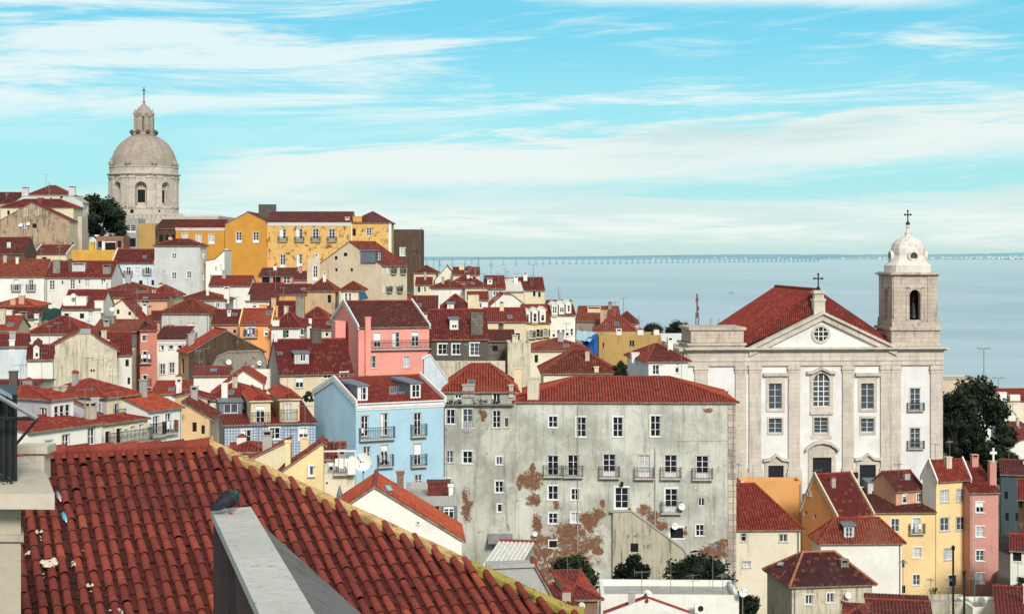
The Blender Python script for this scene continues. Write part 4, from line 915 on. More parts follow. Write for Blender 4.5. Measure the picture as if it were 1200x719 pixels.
# ================================================================== bottom centre courtyards
PF('maroon tiled roof sloping to the right of the near tiled roof', [(570, 666), (626, 664), (660, 725)], 60, 4, D=.6, wall='concrete', rm='maroon', bot=760)
H('small red roof with white chimney in the courtyard', (640, 712, 88), 676, ('shed', 688), yaw=6, wall='cream_stained', rm='red_bright', bot=740, ch=[(664, 688, 704, 10, 'cream_stained', 2)])
H('tiny red roof of a courtyard shed under the creeper wall', (672, 704, 100), 700, ('hip', 688), yaw=6, wall='brick', rm='red_bright', bot=730, an=[(688, 680, 696, 1)])
H('white flat-roofed block with air conditioner at the bottom of the courtyard', (704, 697, 105), 866, ('flat',), yaw=-2, wall='white_bright', bot=760, D=5, an=[(752, 668, 700, 0), (786, 660, 700, 1), (812, 672, 700, 1), (847, 672, 698, 0), (858, 680, 698, 0)])
PF('bright red white-edged roof poking up at the bottom edge of the courtyard', [(712, 724), (758, 707), (806, 724)], 97, -2, D=1.6, wall='white', rm='red_bright', bot=760, vp='white_trim')
H('tall white house with plain red roof and small scattered windows beside the tenement corner', (826, 620, 150), 938, ('hip', 568, .36), yaw=2, wall='cream_pale', rm='red_bright', bot=715, D=12, w=[(871.5, 628, 6, 12, 't'), (918, 630, 9, 9, 't'), (875, 661, 9, 7, 't')])
H('orange-rendered block behind the tall white house', (868, 564, 170), 940, ('flat',), yaw=0, wall='orange_soft', bot=620, D=3, dz=[(870, 566, 2.5)])
H('orange-flanked house with two-step red roof under the church', (980, 604, 158), 1022, ('gable', 556, .62), yaw=22, S=940, wall='peach', sw='orange', rm='maroon', vp='cream', bot=640, ws=[(949, 578, 4, 7, 'n'), (944, 601, 4, 6, 'n'), (955, 605, 3, 6, 'n')], w=[(998, 606, 4, 3, 'no'), (1011, 607, 6, 4, 'm')])
H('big blank white house with red hipped roof and one lead dormer', (962, 634, 148), 1057, ('hip', 608), yaw=2, S=952, wall='white_bright', sw='white', rm='red', bot=715, D=10, dm=[(989, 616, 1001, 629, 's', 'white_grey', 'lead', (995, 623, 8, 11))], ch=[(989, 659, 634, 8, 'dark_wall', 1)][:0])
H('shabby beige house with broken dark roof and tile-edged ridges', (928, 686, 128), 1022, ('hip', 648, .3), yaw=8, S=899, wall='cream_stained', sw='mould', rm='wreck_tile', rg='mortar_ridge', bot=730, w=[(948, 702, 8, 11), (973, 700, 8, 11)], dz=[(994, 697, 4)], sk=[(911, 657, 917, 663, 'curtain')], ch=[(990, 655, 664, 9, 'grey_stone')])
H('low yellow house with maroon lean-to roof and lead dormer', (1022, 601, 166), 1096, ('shed', 574), yaw=2, wall='yellow', rm='maroon', bot=712, D=8, w=[(1049, 615, 9, 15, 'm'), (1074, 615, 9, 17, 'lb'), (1075, 647, 9, 12, 'l'), (1074, 679, 8, 12, 'm'), (1058, 660, 4, 9, 'no'), (1059, 690, 4, 9, 'no')], dm=[(1017, 565, 1028, 578, 's', 'white_grey', 'lead', (1024, 574, 5, 9))], dz=[])
H('peach attic house with two small windows above the yellow lean-to roof', (1050, 575, 168.3), 1083, ('gable', 553), yaw=20, S=1018, wall='peach', sw='peach', rm='maroon', bot=610, w=[(1060.5, 584, 5, 10), (1077, 583, 5, 10)])
H('tall narrow yellow house with white flank, between the lean-to and the pink house', (1097, 561, 166.6), 1136, ('gable', 540), yaw=20, S=1081, wall='yellow', sw='white', rm='red_bright', bot=712, vp='white_trim', w=[(1107, 581, 9, 14, 'lt'), (1126, 580, 9, 14, 'lt'), (1107, 614, 10, 15, 't'), (1126, 613, 10, 15, 't'), (1111.5, 649, 9, 13, 't'), (1116, 680, 9, 13, 'o')], quo=None)
H('slim rose-pink house with four stacked windows and a chimney at its right end', (1137, 577, 166), 1170, ('gable', 543), yaw=6, wall='rose', rm='red', bot=712, D=11, w=[(1148.5, 594, 9, 12), (1148.5, 622.5, 9, 12), (1148.5, 650.5, 9, 12), (1148.5, 677, 9, 12), (1148, 702, 12, 9, 'no')], ch=[(1164, 541, 568, 8, 'rose', 1)])
# right edge
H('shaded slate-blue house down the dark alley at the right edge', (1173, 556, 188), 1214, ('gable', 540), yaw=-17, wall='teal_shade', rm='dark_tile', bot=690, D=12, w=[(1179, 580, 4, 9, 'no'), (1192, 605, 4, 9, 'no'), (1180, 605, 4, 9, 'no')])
H('red roofed house with brown wall above the alley at the right edge', (1193, 585, 172), 1225, ('gable', 563), yaw=-19, wall='brown', rm='red', bot=650, D=8, w=[(1196, 590, 4, 9, 'no')])
H('white house with red roof and open loggia at the right edge', (1184, 645, 150), 1225, ('gable', 628), yaw=-18, wall='white_bright', rm='red', bot=700, D=8, w=[(1192, 652, 10, 10, 'no')])
H('plain red roof at the bottom right corner', (1168, 724, 120), 1240, ('shed', 690), yaw=-16, wall='cream', rm='red', bot=750, D=9)
H('low maroon roof along the bottom edge below the blank white house', (1016, 723, 118), 1092, ('gable', 705), yaw=-12, wall='cream', rm='maroon', bot=750, D=8)
H('small maroon-roofed kitchen wing in front of the shabby house', (992, 726, 112), 1016, ('hip', 714), yaw=-12, wall='cream_stained', rm='dark_tile', bot=750, D=5, an=[(983, 690, 712, 1)])
H('mouldy garden wall block with white stump chimney at the bottom right', (1086, 706, 128), 1140, ('flat',), yaw=2, wall='mould', bot=740, D=3, dz=[(1089, 710, 3)])
H('white stub house with rounded chimney below the rose-pink house', (1140, 712, 126), 1170, ('flat',), yaw=2, wall='white', bot=740, D=4, ch=[(1160, 702, 714, 11, 'white_bright', 1)])
# behind the big tree, toward the river
H('pale quay warehouse with flat roof behind the big dark tree', (1105, 446, 420), 1160, ('flat',), yaw=2, wall='beige', bot=470, D=20)
PF('white gabled house with red roof at right, beyond the big tree', [(1146, 470), (1164, 461), (1190, 486)], 300, 4, D=14, wall='white', rm='red_bright', bot=520, an=[(1189, 470, 478, 1)])
H('red roofed house with square white chimneys at the right edge, beyond the tree', (1172, 470, 310), 1215, ('gable', 456), yaw=4, wall='cream_pale', rm='red_bright', bot=500, ch=[(1175, 460, 470, 10, 'white_bright', 1), (1190, 463, 475, 12, 'white_bright', 1)])
H('white house wall with small red roof at the right edge below the white gable', (1184, 508, 270), 1220, ('shed', 495), yaw=4, wall='white_grey', rm='red', bot=540)
PF('bright white end wall at the right edge', [(1180, 528), (1195, 517), (1215, 512)], 240, 4, D=8, wall='white_bright', rm='red', bot=560)

# ================================================================== the grey tenement
def tenement():
    Y = 145.; px0, px1, yaw = 604.5, 862, -1.5
    fr = Frame(px0, Y, yaw); ze = -(471 - HY) / F * Y; bot = 690; h = ze + (bot - HY) / F * Y; fr.z0 = ze - h
    pat = [(622, 563, 14, 12), (625, 586, 9, 8), (609, 566, 4, 10), (624, 549, 4, 8), (652, 592, 4, 5), (630, 614, 6, 13), (667, 622, 24, 14), (690, 610, 14, 14), (700, 602, 9, 9), (640, 648, 20, 20),
           (672, 643, 24, 16), (640, 670, 14, 14), (755, 598, 9, 9), (764, 607, 9, 9), (775, 616, 8, 9), (803, 622, 3, 6), (835, 648, 19, 11), (848, 640, 12, 9), (822, 656, 9, 8), (700, 646, 8, 5), (830, 481, 6, 3), (706, 590, 3, 6), (655, 655, 42, 16), (690, 636, 22, 10), (632, 632, 8, 10)]
    el = []
    for (x, y, a, b) in pat:
        u = fr.u_at(x); k = fr.Y(u) / F; el.append((u, fr.z(y, u), a * k, b * k))
    peeled('tenement_render', (.60, .605, .53), (.215, .074, .027), el)
    w = [(648, 494, 10, 13, ''), (681, 500, 11, 23, 's'), (724, 500, 11, 23, 's'), (768, 499, 11, 24, 's'),
         (648, 545, 12, 23, 'bt'), (672, 545, 13, 24, 'bt'), (714, 545, 14, 26, 'bt'), (755, 546, 13, 26, 'blt'), (786, 546, 14, 26, 'bt'), (823, 547, 14, 26, 'bt'),
         (648, 577, 11, 16), (674, 579, 9, 13), (728.5, 583, 15, 24, 'w'), (786.5, 586, 14, 27, 'b'), (822, 588, 7, 9, 'n'), (648, 607, 10, 12), (674, 606, 10, 12, 'l'), (820, 621, 9, 13), (648, 637, 9, 8, 'o'), (793, 624, 15, 12, 'o')]
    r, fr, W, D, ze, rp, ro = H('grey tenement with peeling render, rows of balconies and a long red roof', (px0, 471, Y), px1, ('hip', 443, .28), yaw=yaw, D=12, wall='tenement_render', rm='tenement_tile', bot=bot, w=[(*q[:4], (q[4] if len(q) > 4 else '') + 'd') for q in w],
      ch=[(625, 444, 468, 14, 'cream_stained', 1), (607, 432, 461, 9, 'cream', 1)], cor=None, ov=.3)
    M = MB()
    a = fr.u_at(853); M.box(a, -.07, -4, W + .06, .3, ze - .25); M.build('corner_strip', 'quoin', r)
    fm = maps(W, D)[0]
    P_ = MB()
    for x in (677, 767.5):
        u = fr.u_at(x); P_.tube((u, -.12, -2), (u, -.12, ze - 4.2 if x > 700 else ze - .3), .05, 0, 6)
    P_.build('downpipe', 'concrete', r)
    S_ = MB(); u0, u1 = fr.u_at(791), fr.u_at(855); zz = fr.z(516, (u0 + u1) / 2); S_.box(u0, -.05, zz, u1, .02, zz + .1); S_.build('string_course', 'stone_trim', r)
    for (px, py, rr) in ((799, 593, 4), (791, 616, 4), (627, 625, 3)):
        u = fr.u_at(px, -.7); dish((u, -.7, fr.z(py, u, -.7)), rr * Y / F, r, (.2, -1, .2))
    L_ = MB(); u = fr.u_at(728.5); z = fr.z(564, u); L_.tube((u, -.02, z), (u, -.45, z + .1), .03); L_.lathe([(.03, z + .1), (.16, z), (.12, z - .4), (.02, z - .45)], (u, -.45, 0), 8); L_.build('wall_lamp', 'iron', r)
    # the older left wing
    pat2 = [(547, 594, 7, 16), (545, 580, 4, 8), (567, 487, 4, 8), (563, 482, 3, 4)]
    f2 = Frame(521, 144.7, 1); z2 = -(459 - HY) / F * 144.7; f2.z0 = z2 - (z2 + (bot - HY) / F * 144.7); el2 = []
    for (x, y, a, b) in pat2:
        u = f2.u_at(x); k = f2.Y(u) / F; el2.append((u, f2.z(y, u), a * k, b * k))
    peeled('wing_render', (.54, .53, .455), (.20, .075, .035), el2, (.15, .145, .12))
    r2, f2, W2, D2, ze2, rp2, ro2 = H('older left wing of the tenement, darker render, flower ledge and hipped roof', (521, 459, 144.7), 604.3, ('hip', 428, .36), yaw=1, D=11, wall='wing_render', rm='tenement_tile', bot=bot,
      w=[(537, 463, 7, 7, 'n'), (582, 465, 8, 9), (528, 488, 10, 17), (548, 490, 11, 22, 'm'), (582, 491, 9, 20, 't'), (593.5, 495, 5, 11, 'tm'), (527, 535, 8, 14, 't'), (548, 535.5, 11, 14), (585, 539.5, 7, 9, 'm'), (525, 564, 7, 7, ''), (585, 570, 9, 13), (585.5, 595, 5, 9)],
      ch=[(549, 452, 458, 14, 'concrete', 1), (599, 452, 458, 5, 'cream_stained', 1)])
    M = MB(); u0, u1 = f2.u_at(522), f2.u_at(602); z = f2.z(473, 3); M.box(u0, -.5, z - .12, u1, -.001, z); M.build('ledge', 'concrete_dark', r2)
    rnd = random.Random(4); Pm = MB()
    for i in range(140):
        u = u0 + (u1 - u0) * rnd.choice([rnd.uniform(.02, .25), rnd.uniform(.4, .62), rnd.uniform(.68, .8)]); c = Vector((u, -.25 + rnd.uniform(-.2, .2), z + rnd.uniform(0, .45))); leafquad(Pm, c, rnd.uniform(.08, .16), rnd)
    Pm.build('ledge_plants', 'leaf_dark', r2)
    M = MB(); u = f2.u_at(548); zz = f2.z(499, u)
    for i in range(5): M.box(u - .42 + i * .17, -.1, zz - .5 - .12 * (i % 2), u - .28 + i * .17, -.07, zz + .4)
    M.build('laundry', 'lilac', r2)
    M = MB(); hw = f2.u_at(597) ; u0 = f2.u_at(572); zz = f2.z(632, u0); M.hexa([Vector((u0, -1.6, zz - .1)), Vector((u0 + 2.3, -1.6, zz - .1)), Vector((u0 + 2.3, -.02, zz + .5)), Vector((u0, -.02, zz + .5))], [Vector((u0, -1.6, zz - .02)), Vector((u0 + 2.3, -1.6, zz - .02)), Vector((u0 + 2.3, -.02, zz + .58)), Vector((u0, -.02, zz + .58))]); M.build('canopy', 'sheet_grey', r2)
    # stair ramp
    PF('sloping mouldy stair wall leaning against the grey tenement', [(718, 600), (738, 599), (741, 600), (800, 643), (812, 660)], 144.3, -1.5, D=.5, wall='mould', rm='concrete', bot=700, flatseg=(0, 1, 2, 3), cop='concrete', cat='stair wall', name='stair_wall', w=[(743.5, 641, 9, 10, 'on')])

# ================================================================== foliage
plain('leaf', (.055, .085, .030), .6, var=.6, scale=.9, spec=.25); plain('leaf_dark', (.014, .023, .012), .6, var=.6, scale=.8, spec=.2)
plain('leaf_mid', (.040, .068, .026), .6, var=.5, scale=.8, spec=.25); plain('bark', (.06, .045, .035), .9, var=.5)
def leafquad(M, c, s, rnd, m=0):
    n = Vector((rnd.gauss(0, 1), rnd.gauss(0, 1), rnd.gauss(.6, 1))).normalized(); x = n.orthogonal().normalized(); a = rnd.uniform(0, 6.28)
    x = x * math.cos(a) + n.cross(x) * math.sin(a); y = n.cross(x)
    M.face([c - x * s, c - y * s * .5, c + x * s, c + y * s * .5], m)
def tree(px, Y, py0, py1, wpx, label, leaves=3200, mats=('leaf_dark', 'leaf_mid'), seed=1, group=None, flat=1., name='tree', cat='tree', lean=0, trunk=True, leaf=None):
    """crown spans py1 (top) to py0 (base of crown), wpx wide"""
    rnd = random.Random(seed); top = at(px, py1, Y); bot = at(px, py0, Y); w = wpx * Y / F / 2; hgt = top.z - bot.z
    g = bot.z - hgt * .25; root = empty(name, (top.x, Y, g), 0, label, cat, group)
    GROUND.append((top.x, Y, g))
    if trunk:
        T = MB(); T.tube((0, 0, -2), (0, 0, hgt * .55), w * .07, 0, 8, w * .045)
        for i in range(6):
            a = rnd.uniform(0, 6.28); p = Vector((0, 0, hgt * rnd.uniform(.3, .55))); q = Vector((math.cos(a) * w * .6, math.sin(a) * w * .6, hgt * rnd.uniform(.7, 1.05))); T.tube(p, q, w * .035, 0, 6, w * .012)
        T.build('trunk', 'bark', root)
    C_ = MB(); zc = bot.z - g
    clumps = []
    n = 34
    for i in range(n):
        t = rnd.random(); a = rnd.uniform(0, 6.28); zz = zc + hgt * (.12 + .80 * t)
        env = math.sin(PI * (.16 + .80 * t)) ** .7; rr = w * env * rnd.uniform(.35, .82)
        clumps.append((Vector((math.cos(a) * rr + lean * w * t, math.sin(a) * rr * .9, zz)), w * rnd.uniform(.20, .36)))
    ls = leaf or w * .05
    for i in range(leaves):
        c, r = rnd.choice(clumps); d = Vector((rnd.gauss(0, 1), rnd.gauss(0, 1), rnd.gauss(0, .8))).normalized() * r * rnd.uniform(.45, 1.12) ** .6
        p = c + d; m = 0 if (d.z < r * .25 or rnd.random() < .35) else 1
        leafquad(C_, p, ls * rnd.uniform(.7, 1.5), rnd, m)
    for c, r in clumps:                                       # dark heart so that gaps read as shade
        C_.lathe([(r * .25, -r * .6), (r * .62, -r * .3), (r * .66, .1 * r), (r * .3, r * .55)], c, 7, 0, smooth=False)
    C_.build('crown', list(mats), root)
    return root

# ================================================================== the church
def church():
    Y = 200.; fr = Frame(805, Y, 4.); W = fr.u_at(1104.5); fr.z0 = fr.z(585, 0); D = 40.
    root = fr.root('church', 'white twin-towered baroque church with stone pilasters, pediment and one domed bell tower', 'church')
    for uu in (0, W): 
        for vv in (0, D): GROUND.append((fr.A.x + uu * fr.c - vv * fr.s, fr.A.y + uu * fr.s + vv * fr.c, fr.z0))
    u = fr.u_at
    z = lambda py, px=955: fr.z(py, u(px))
    fm = lambda a, b, i: Vector((a, i, b))
    zc0, zc1 = z(428), z(408)
    wins = [(908.5, 464, 15, 30, 'm'), (908.5, 498.5, 15, 17, 'm'), (1016.5, 463.5, 15, 31, 'm'), (1016.5, 497.5, 15, 17, 'm'), (962, 498, 16, 18, 'm'), (1072.5, 467.5, 11, 25, 'm'), (1072.5, 513, 11, 23, 'm'), (847.5, 462, 11, 7, 'm')]
    doors = [(909, 553.5, 18, 17), (963, 545.5, 22, 20), (1016.5, 553, 19, 18)]
    holes = [];
    for q in wins:
        a, b = u(q[0] - q[2] / 2), u(q[0] + q[2] / 2); holes.append((a, z(q[1] + q[3] / 2, q[0]), b, z(q[1] - q[3] / 2, q[0])))
    dh = []
    for q in doors:
        a, b = u(q[0] - q[2] / 2), u(q[0] + q[2] / 2); dh.append((a, z(570, q[0]), b, z(q[1] - q[3] / 2, q[0])))
    ua, ub = u(953), u(972); za, zs_ = z(476), z(449); zt = z(437); ah = (ua, za, ub, zt)
    M = MB(); holed(M, W, -4, zc1, holes + dh + [ah], fm, 0, .3, 0)
    # arch spandrels
    n = 12; r = (ub - ua) / 2; cx = (ua + ub) / 2; zsp = zt - r
    arc = [(cx - r * math.cos(PI * i / n), zsp + r * math.sin(PI * i / n)) for i in range(n + 1)]
    for (x0, y0), (x1, y1) in zip(arc, arc[1:]): M.face([(x0, 0, y0), (x1, 0, y1), (x1, 0, zt), (x0, 0, zt)], 0); M.face([(x0, 0, y0), (x0, .3, y0), (x1, .3, y1), (x1, 0, y1)], 0)
    M.face([(0, 0, -4), (0, D, -4), (0, D, zc1), (0, 0, zc1)], 0); M.face([(W, 0, -4), (W, D, -4), (W, D, zc1), (W, 0, zc1)], 0); M.face([(0, D, -4), (W, D, -4), (W, D, zc1), (0, D, zc1)], 0)
    M.face([(0, 0, zc1), (W, 0, zc1), (W, D, zc1), (0, D, zc1)], 0)
    M.build('wall', 'church_white', root)
    for h_, q in zip(holes, wins):
        o = window(fm, h_[0], h_[1], h_[2], h_[3], q[4] + 'twd', root, .22, Y)
        if q[0] > 1050: balcony(fm, h_[0] - .5, h_[2] + .5, h_[1], root, Y)
    # the arched middle window
    A = MB(); 
    for i, t in enumerate((0, 1 / 3, 2 / 3, 1)):
        x = ua + (ub - ua) * t; A.box(x - .06, .2, za, x + .06, .27, zsp + (.0 if t in (0, 1) else r * .75))
    for i in range(6): zz = za + (zsp - za) * i / 5; A.box(ua, .19, zz - .05, ub, .26, zz + .05)
    o = A.build('window', 'frame', root); G = MB(); G.face([(ua, .29, za), (ub, .29, za), (ub, .29, zt), (ua, .29, zt)]); G.build('pane', 'glass_mid', o)
    for h_ in dh:
        Dm = MB(); Dm.box(h_[0], .24, h_[1], h_[2], .32, h_[3]); k = (h_[2] - h_[0])
        for i in range(2):
            for j in range(4):
                x = h_[0] + k * (.06 + i * .5); zz = h_[3] - (j + 1) * (h_[3] - h_[1]) / 4.3; Dm.box(x, .20, zz, x + k * .38, .245, zz + (h_[3] - h_[1]) / 5.5)
        Dm.build('door', 'dark_door', root)
    # stone dressings
    def sb(M, x0, y0, x1, y1, v0, v1, m=0): M.box(u(x0), v0, z(y1, (x0 + x1) / 2), u(x1), v1, z(y0, (x0 + x1) / 2), m)
    def frame_(M, x0, y0, x1, y1, X0, Y0, X1, Y1, p=-.12):
        sb(M, X0, Y0, X1, y0, p, .02); sb(M, X0, y1, X1, Y1, p, .02); sb(M, X0, y0, x0, y1, p, .02); sb(M, x1, y0, X1, y1, p, .02)
    for (x0, x1) in ((901, 916), (1009, 1024)):
        M = MB(); d = x0 - 901; frame_(M, x0, 449, x1, 479, x0 - 3.5, 441, x1 + 3.5, 482); sb(M, x0 - 7, 436.5, x1 + 7, 440, -.5, .02); sb(M, x0 - 5, 440, x1 + 5, 441.2, -.3, .02); M.build('window_surround', 'church_stone', root)
        M = MB(); frame_(M, x0, 490, x1, 507, x0 - 2, 488, x1 + 2, 509, -.1); M.build('window_surround', 'church_stone', root)
    M = MB(); frame_(M, 953, 437, 972, 476, 949, 436.9, 976, 483); sb(M, 949, 482, 976, 485, -.3, .02)
    for (x0, y0), (x1, y1) in zip(arc, arc[1:]):
        M.hexa([Vector((x0, -.13, y0)), Vector((x1, -.13, y1)), Vector((x1, .01, y1)), Vector((x0, .01, y0))], [Vector((x0, -.13, zt + .35)), Vector((x1, -.13, zt + .35)), Vector((x1, .01, zt + .35)), Vector((x0, .01, zt + .35))])
    hood = lambda pts, p, th: [M.hexa([Vector((u(a), -p, z(b, a) - th)), Vector((u(c), -p, z(d, c) - th)), Vector((u(c), .02, z(d, c) - th)), Vector((u(a), .02, z(b, a) - th))], [Vector((u(a), -p, z(b, a))), Vector((u(c), -p, z(d, c))), Vector((u(c), .02, z(d, c))), Vector((u(a), .02, z(b, a)))]) for (a, b), (c, d) in zip(pts, pts[1:])]
    hood([(945, 434.5), (951, 434.5), (962, 429.5), (973, 434.5), (979, 434.5)], .55, .35); M.build('window_surround', 'church_stone', root)
    M = MB(); frame_(M, 954, 489, 970, 507, 952, 487, 972, 509, -.1); M.build('window_surround', 'church_stone', root)
    for (x0, x1, y0) in ((900, 918, 545), (1007, 1026, 544)):
        M = MB(); sb(M, x0 - 4, y0 - 7, x1 + 4, y0, -.16, .02); sb(M, x0 - 4, y0, x0, 572, -.16, .02); sb(M, x1, y0, x1 + 4, 572, -.16, .02); xm = (x0 + x1) / 2
        hood([(x0 - 6, y0 - 8), (xm - 7, y0 - 9), (xm, y0 - 14.5), (xm + 7, y0 - 9), (x1 + 6, y0 - 8)], .55, .35)
        M.face([(u(xm - 8), -.17, z(y0 - 7, xm)), (u(xm + 8), -.17, z(y0 - 7, xm)), (u(xm), -.17, z(y0 - 12.5, xm))]); M.build('door_surround', 'church_stone', root)
    M = MB(); sb(M, 947, 526, 978, 535.5, -.2, .02); sb(M, 947, 535.5, 952, 572, -.2, .02); sb(M, 974, 535.5, 979, 572, -.2, .02)
    hood([(943, 525), (947, 521), (953, 517), (962.5, 515), (972, 517), (978, 521), (982, 525)], .7, .4)
    M.face([(u(946), -.2, z(526))] + [(u(a), -.2, z(b)) for a, b in ((979, 526), (972, 518.5), (962.5, 516.5), (953, 518.5))]); sb(M, 950, 510, 975, 514.5, -.08, .02); M.build('door_surround', 'church_stone', root)
    for (x0, x1) in ((814, 829), (861.5, 874), (877.5, 891.5), (923.5, 937), (987, 1000), (1031.5, 1043), (1043.4, 1055), (1090, 1104)):
        M = MB(); sb(M, x0, 428, x1, 548, -.3, .02); sb(M, x0 - 1, 548, x1 + 1, 552, -.42, .02); sb(M, x0 - 2, 552, x1 + 2, 580, -.5, .02); sb(M, x0 - 1.2, 429, x1 + 1.2, 433, -.42, .02); sb(M, x0 - .7, 434.5, x1 + .7, 436, -.36, .02); M.build('pilaster', 'church_stone', root)
    M = MB(); sb(M, 805, 411, 1105, 428, -.32, .02); sb(M, 806, 421, 1104, 422.4, -.42, .02)
    sb(M, 803.5, 408.5, 1107, 411, -.7, .02); sb(M, 801.5, 406.6, 1109.5, 408.6, -1.15, .3)
    M.box(-.35, .021, zc0, 0, D * .3, zc1); M.box(-1., .021, zc1 - .3, 0, D * .3, zc1 + .02); M.build('entablature', 'church_stone', root)
    # pediment
    M = MB(); zb = z(406.5); aL, aR, ap = u(876), u(1051), u(963); zap = z(365, 963)
    M.prism([(aL + .8, -.1, zb), (aR - .8, -.1, zb), (ap, -.1, zap - .5)], (0, .5, 0), 0)
    pl = [(877, 407), (963, 364.5), (1050, 406)]
    for (a, b), (c, d) in zip(pl, pl[1:]):
        for (p, th, off) in ((1.0, .35, 0), (.6, .8, .36)):
            M.hexa([Vector((u(a), -p, z(b, a) - th - off)), Vector((u(c), -p, z(d, c) - th - off)), Vector((u(c), .6, z(d, c) - th - off)), Vector((u(a), .6, z(b, a) - th - off))], [Vector((u(a), -p, z(b, a) - off)), Vector((u(c), -p, z(d, c) - off)), Vector((u(c), .6, z(d, c) - off)), Vector((u(a), .6, z(b, a) - off))], 1)
    ped = M.build('pediment', ['church_white', 'church_stone'], root)
    M = MB(); oc = Vector((u(961.5), 0, z(391))); rr = 8.3 * Y / F
    for i in range(20):
        t0, t1 = 2 * PI * i / 20, 2 * PI * (i + 1) / 20
        q = lambda t, k, v: Vector((oc.x + math.cos(t) * k, v, oc.z + math.sin(t) * k))
        M.face([q(t0, rr, -.3), q(t1, rr, -.3), q(t1, rr * 1.35, -.3), q(t0, rr * 1.35, -.3)], 1); M.face([q(t0, rr * 1.35, -.3), q(t1, rr * 1.35, -.3), q(t1, rr * 1.35, 0), q(t0, rr * 1.35, 0)], 1); M.face([q(t0, rr, -.14), q(t1, rr, -.14), oc + Vector((0, -.14, 0))], 2)
        M.face([q(t0, rr, -.3), q(t1, rr, -.3), q(t1, rr, -.12), q(t0, rr, -.12)], 1)
    for k in (-.33, .33): M.box(oc.x + k * rr - .05, -.2, oc.z - rr * .92, oc.x + k * rr + .05, -.15, oc.z + rr * .92, 3); M.box(oc.x - rr * .92, -.205, oc.z + k * rr - .05, oc.x + rr * .92, -.145, oc.z + k * rr + .05, 3)
    M.build('round_window', ['church_white', 'church_stone', 'glass', 'frame'], ped)
    M = MB(); c = u(961); wz = 4.4 * Y / F * 1.0; vz = .9
    for (hw, y0, y1) in ((6.6, 353, 372), (7.4, 350, 353), (5.4, 344, 350), (7.2, 341.5, 344), (6, 340, 341.5)):
        s = hw * Y / F; M.box(c - s, vz - s, z(y1), c + s, vz + s, z(y0))
    M.build('pedestal', 'church_stone', root)
    def cross(M, c, z0, z1, aw, r):
        M.tube((c.x, c.y, z0), (c.x, c.y, z1), r); zz = z0 + (z1 - z0) * .72; M.tube((c.x - aw, c.y, zz), (c.x + aw, c.y, zz), r)
        for p in ((c.x - aw, zz), (c.x + aw, zz), (c.x, z1)): M.lathe([(.01, -r * 2), (r * 2, 0), (.01, r * 2)], (p[0], c.y, p[1]), 6)
        M.lathe([(r * 4, 0), (r * 2.5, r * 4), (.01, r * 6)], (c.x, c.y, z0), 8)
    M = MB(); cross(M, Vector((c, vz, 0)), z(340), z(321), 5 * Y / F, .09); M.build('cross', 'iron', root)
    # nave roof
    T = MB(); xl, xr, xm = u(871.5), u(1049), u(957); vE = .62; zl = z(407.3, 871); zm = z(338.5, 957); vb = 26
    k = zm - zl
    vr = 2.6; xm = fr.u_at(958, vr); zm = fr.z(339.5, xm, vr); eL, eR = [Vector((fr.u_at(a_, vr), vr, fr.z(b_, fr.u_at(a_, vr), vr))) for a_, b_ in ((868, 398.5), (1044, 398))]; pa = Vector((u(963), .62, z(364.6, 963))); pL, pR = Vector((xl, vE, zl)), Vector((xr, vE, zl)); rf, rb = Vector((xm, vr, zm)), Vector((xm, vb, zm))
    for q in ([eL, rf, rb, Vector((eL.x, vb, eL.z))], [rf, eR, Vector((eR.x, vb, eR.z)), rb], [pL, pa, rf], [pL, rf, eL], [pa, pR, eR], [pa, eR, rf]): corrugate(T, q, 0, wall=False)
    T.tube(rf + Vector((0, 0, .1)), rb + Vector((0, 0, .1)), .16, 1, 6); T.tube(pa, rf + Vector((0, 0, .1)), .13, 1, 6); T.face([(xl, vb, zl), (xr, vb, zl), (xm, vb, zm - .05)], 2)
    T.box(xl, vE + .05, zc1 - 1, xr, vb, zl - .02, 2); T.build('roof', ['red', 'ridge_tile', 'church_white'], root)
    # left tower stump
    M = MB(); a, b = u(808), u(873.5); dd = b - a
    M.box(a, .3, zc1, b, .3 + dd, z(402, 840), 0); M.box(a - .25, .05, z(404.5, 840), b + .2, .55 + dd, z(402, 840), 0); M.box(a + .3, .6, z(402, 840), b - .1, .1 + dd, z(386, 840), 0); M.box(a, .35, z(387, 840), b + .2, .4 + dd, z(383.6, 840), 0)
    M.build('tower_stump', 'tower_stone', root)
    # bell tower
    M = MB(); a, b = u(1046), u(1103); dd = b - a; cz = Vector(((a + b) / 2, .4 + dd / 2, 0)); fy = .4
    zq = lambda py: z(py, 1072)
    M.box(a, fy, zc1, b, fy + dd, zq(386)); M.box(a - .25, fy - .3, zq(387), b + .25, fy + dd + .25, zq(383.5)); M.box(a + .1, fy + .1, zq(383.5), b - .1, fy + dd - .1, zq(378))
    t = M.build('bell_tower', 'tower_stone', root)
    # belfry: four arched faces around an open chamber
    A2, B2 = u(1048.5), u(1099.5); w2 = B2 - A2; cy = cz.y; hw = w2 / 2; z0_, z1_ = zq(378), zq(323)
    B_ = MB(); ow = 6.6 * Y / F; zb_, zs2 = zq(375), zq(346)
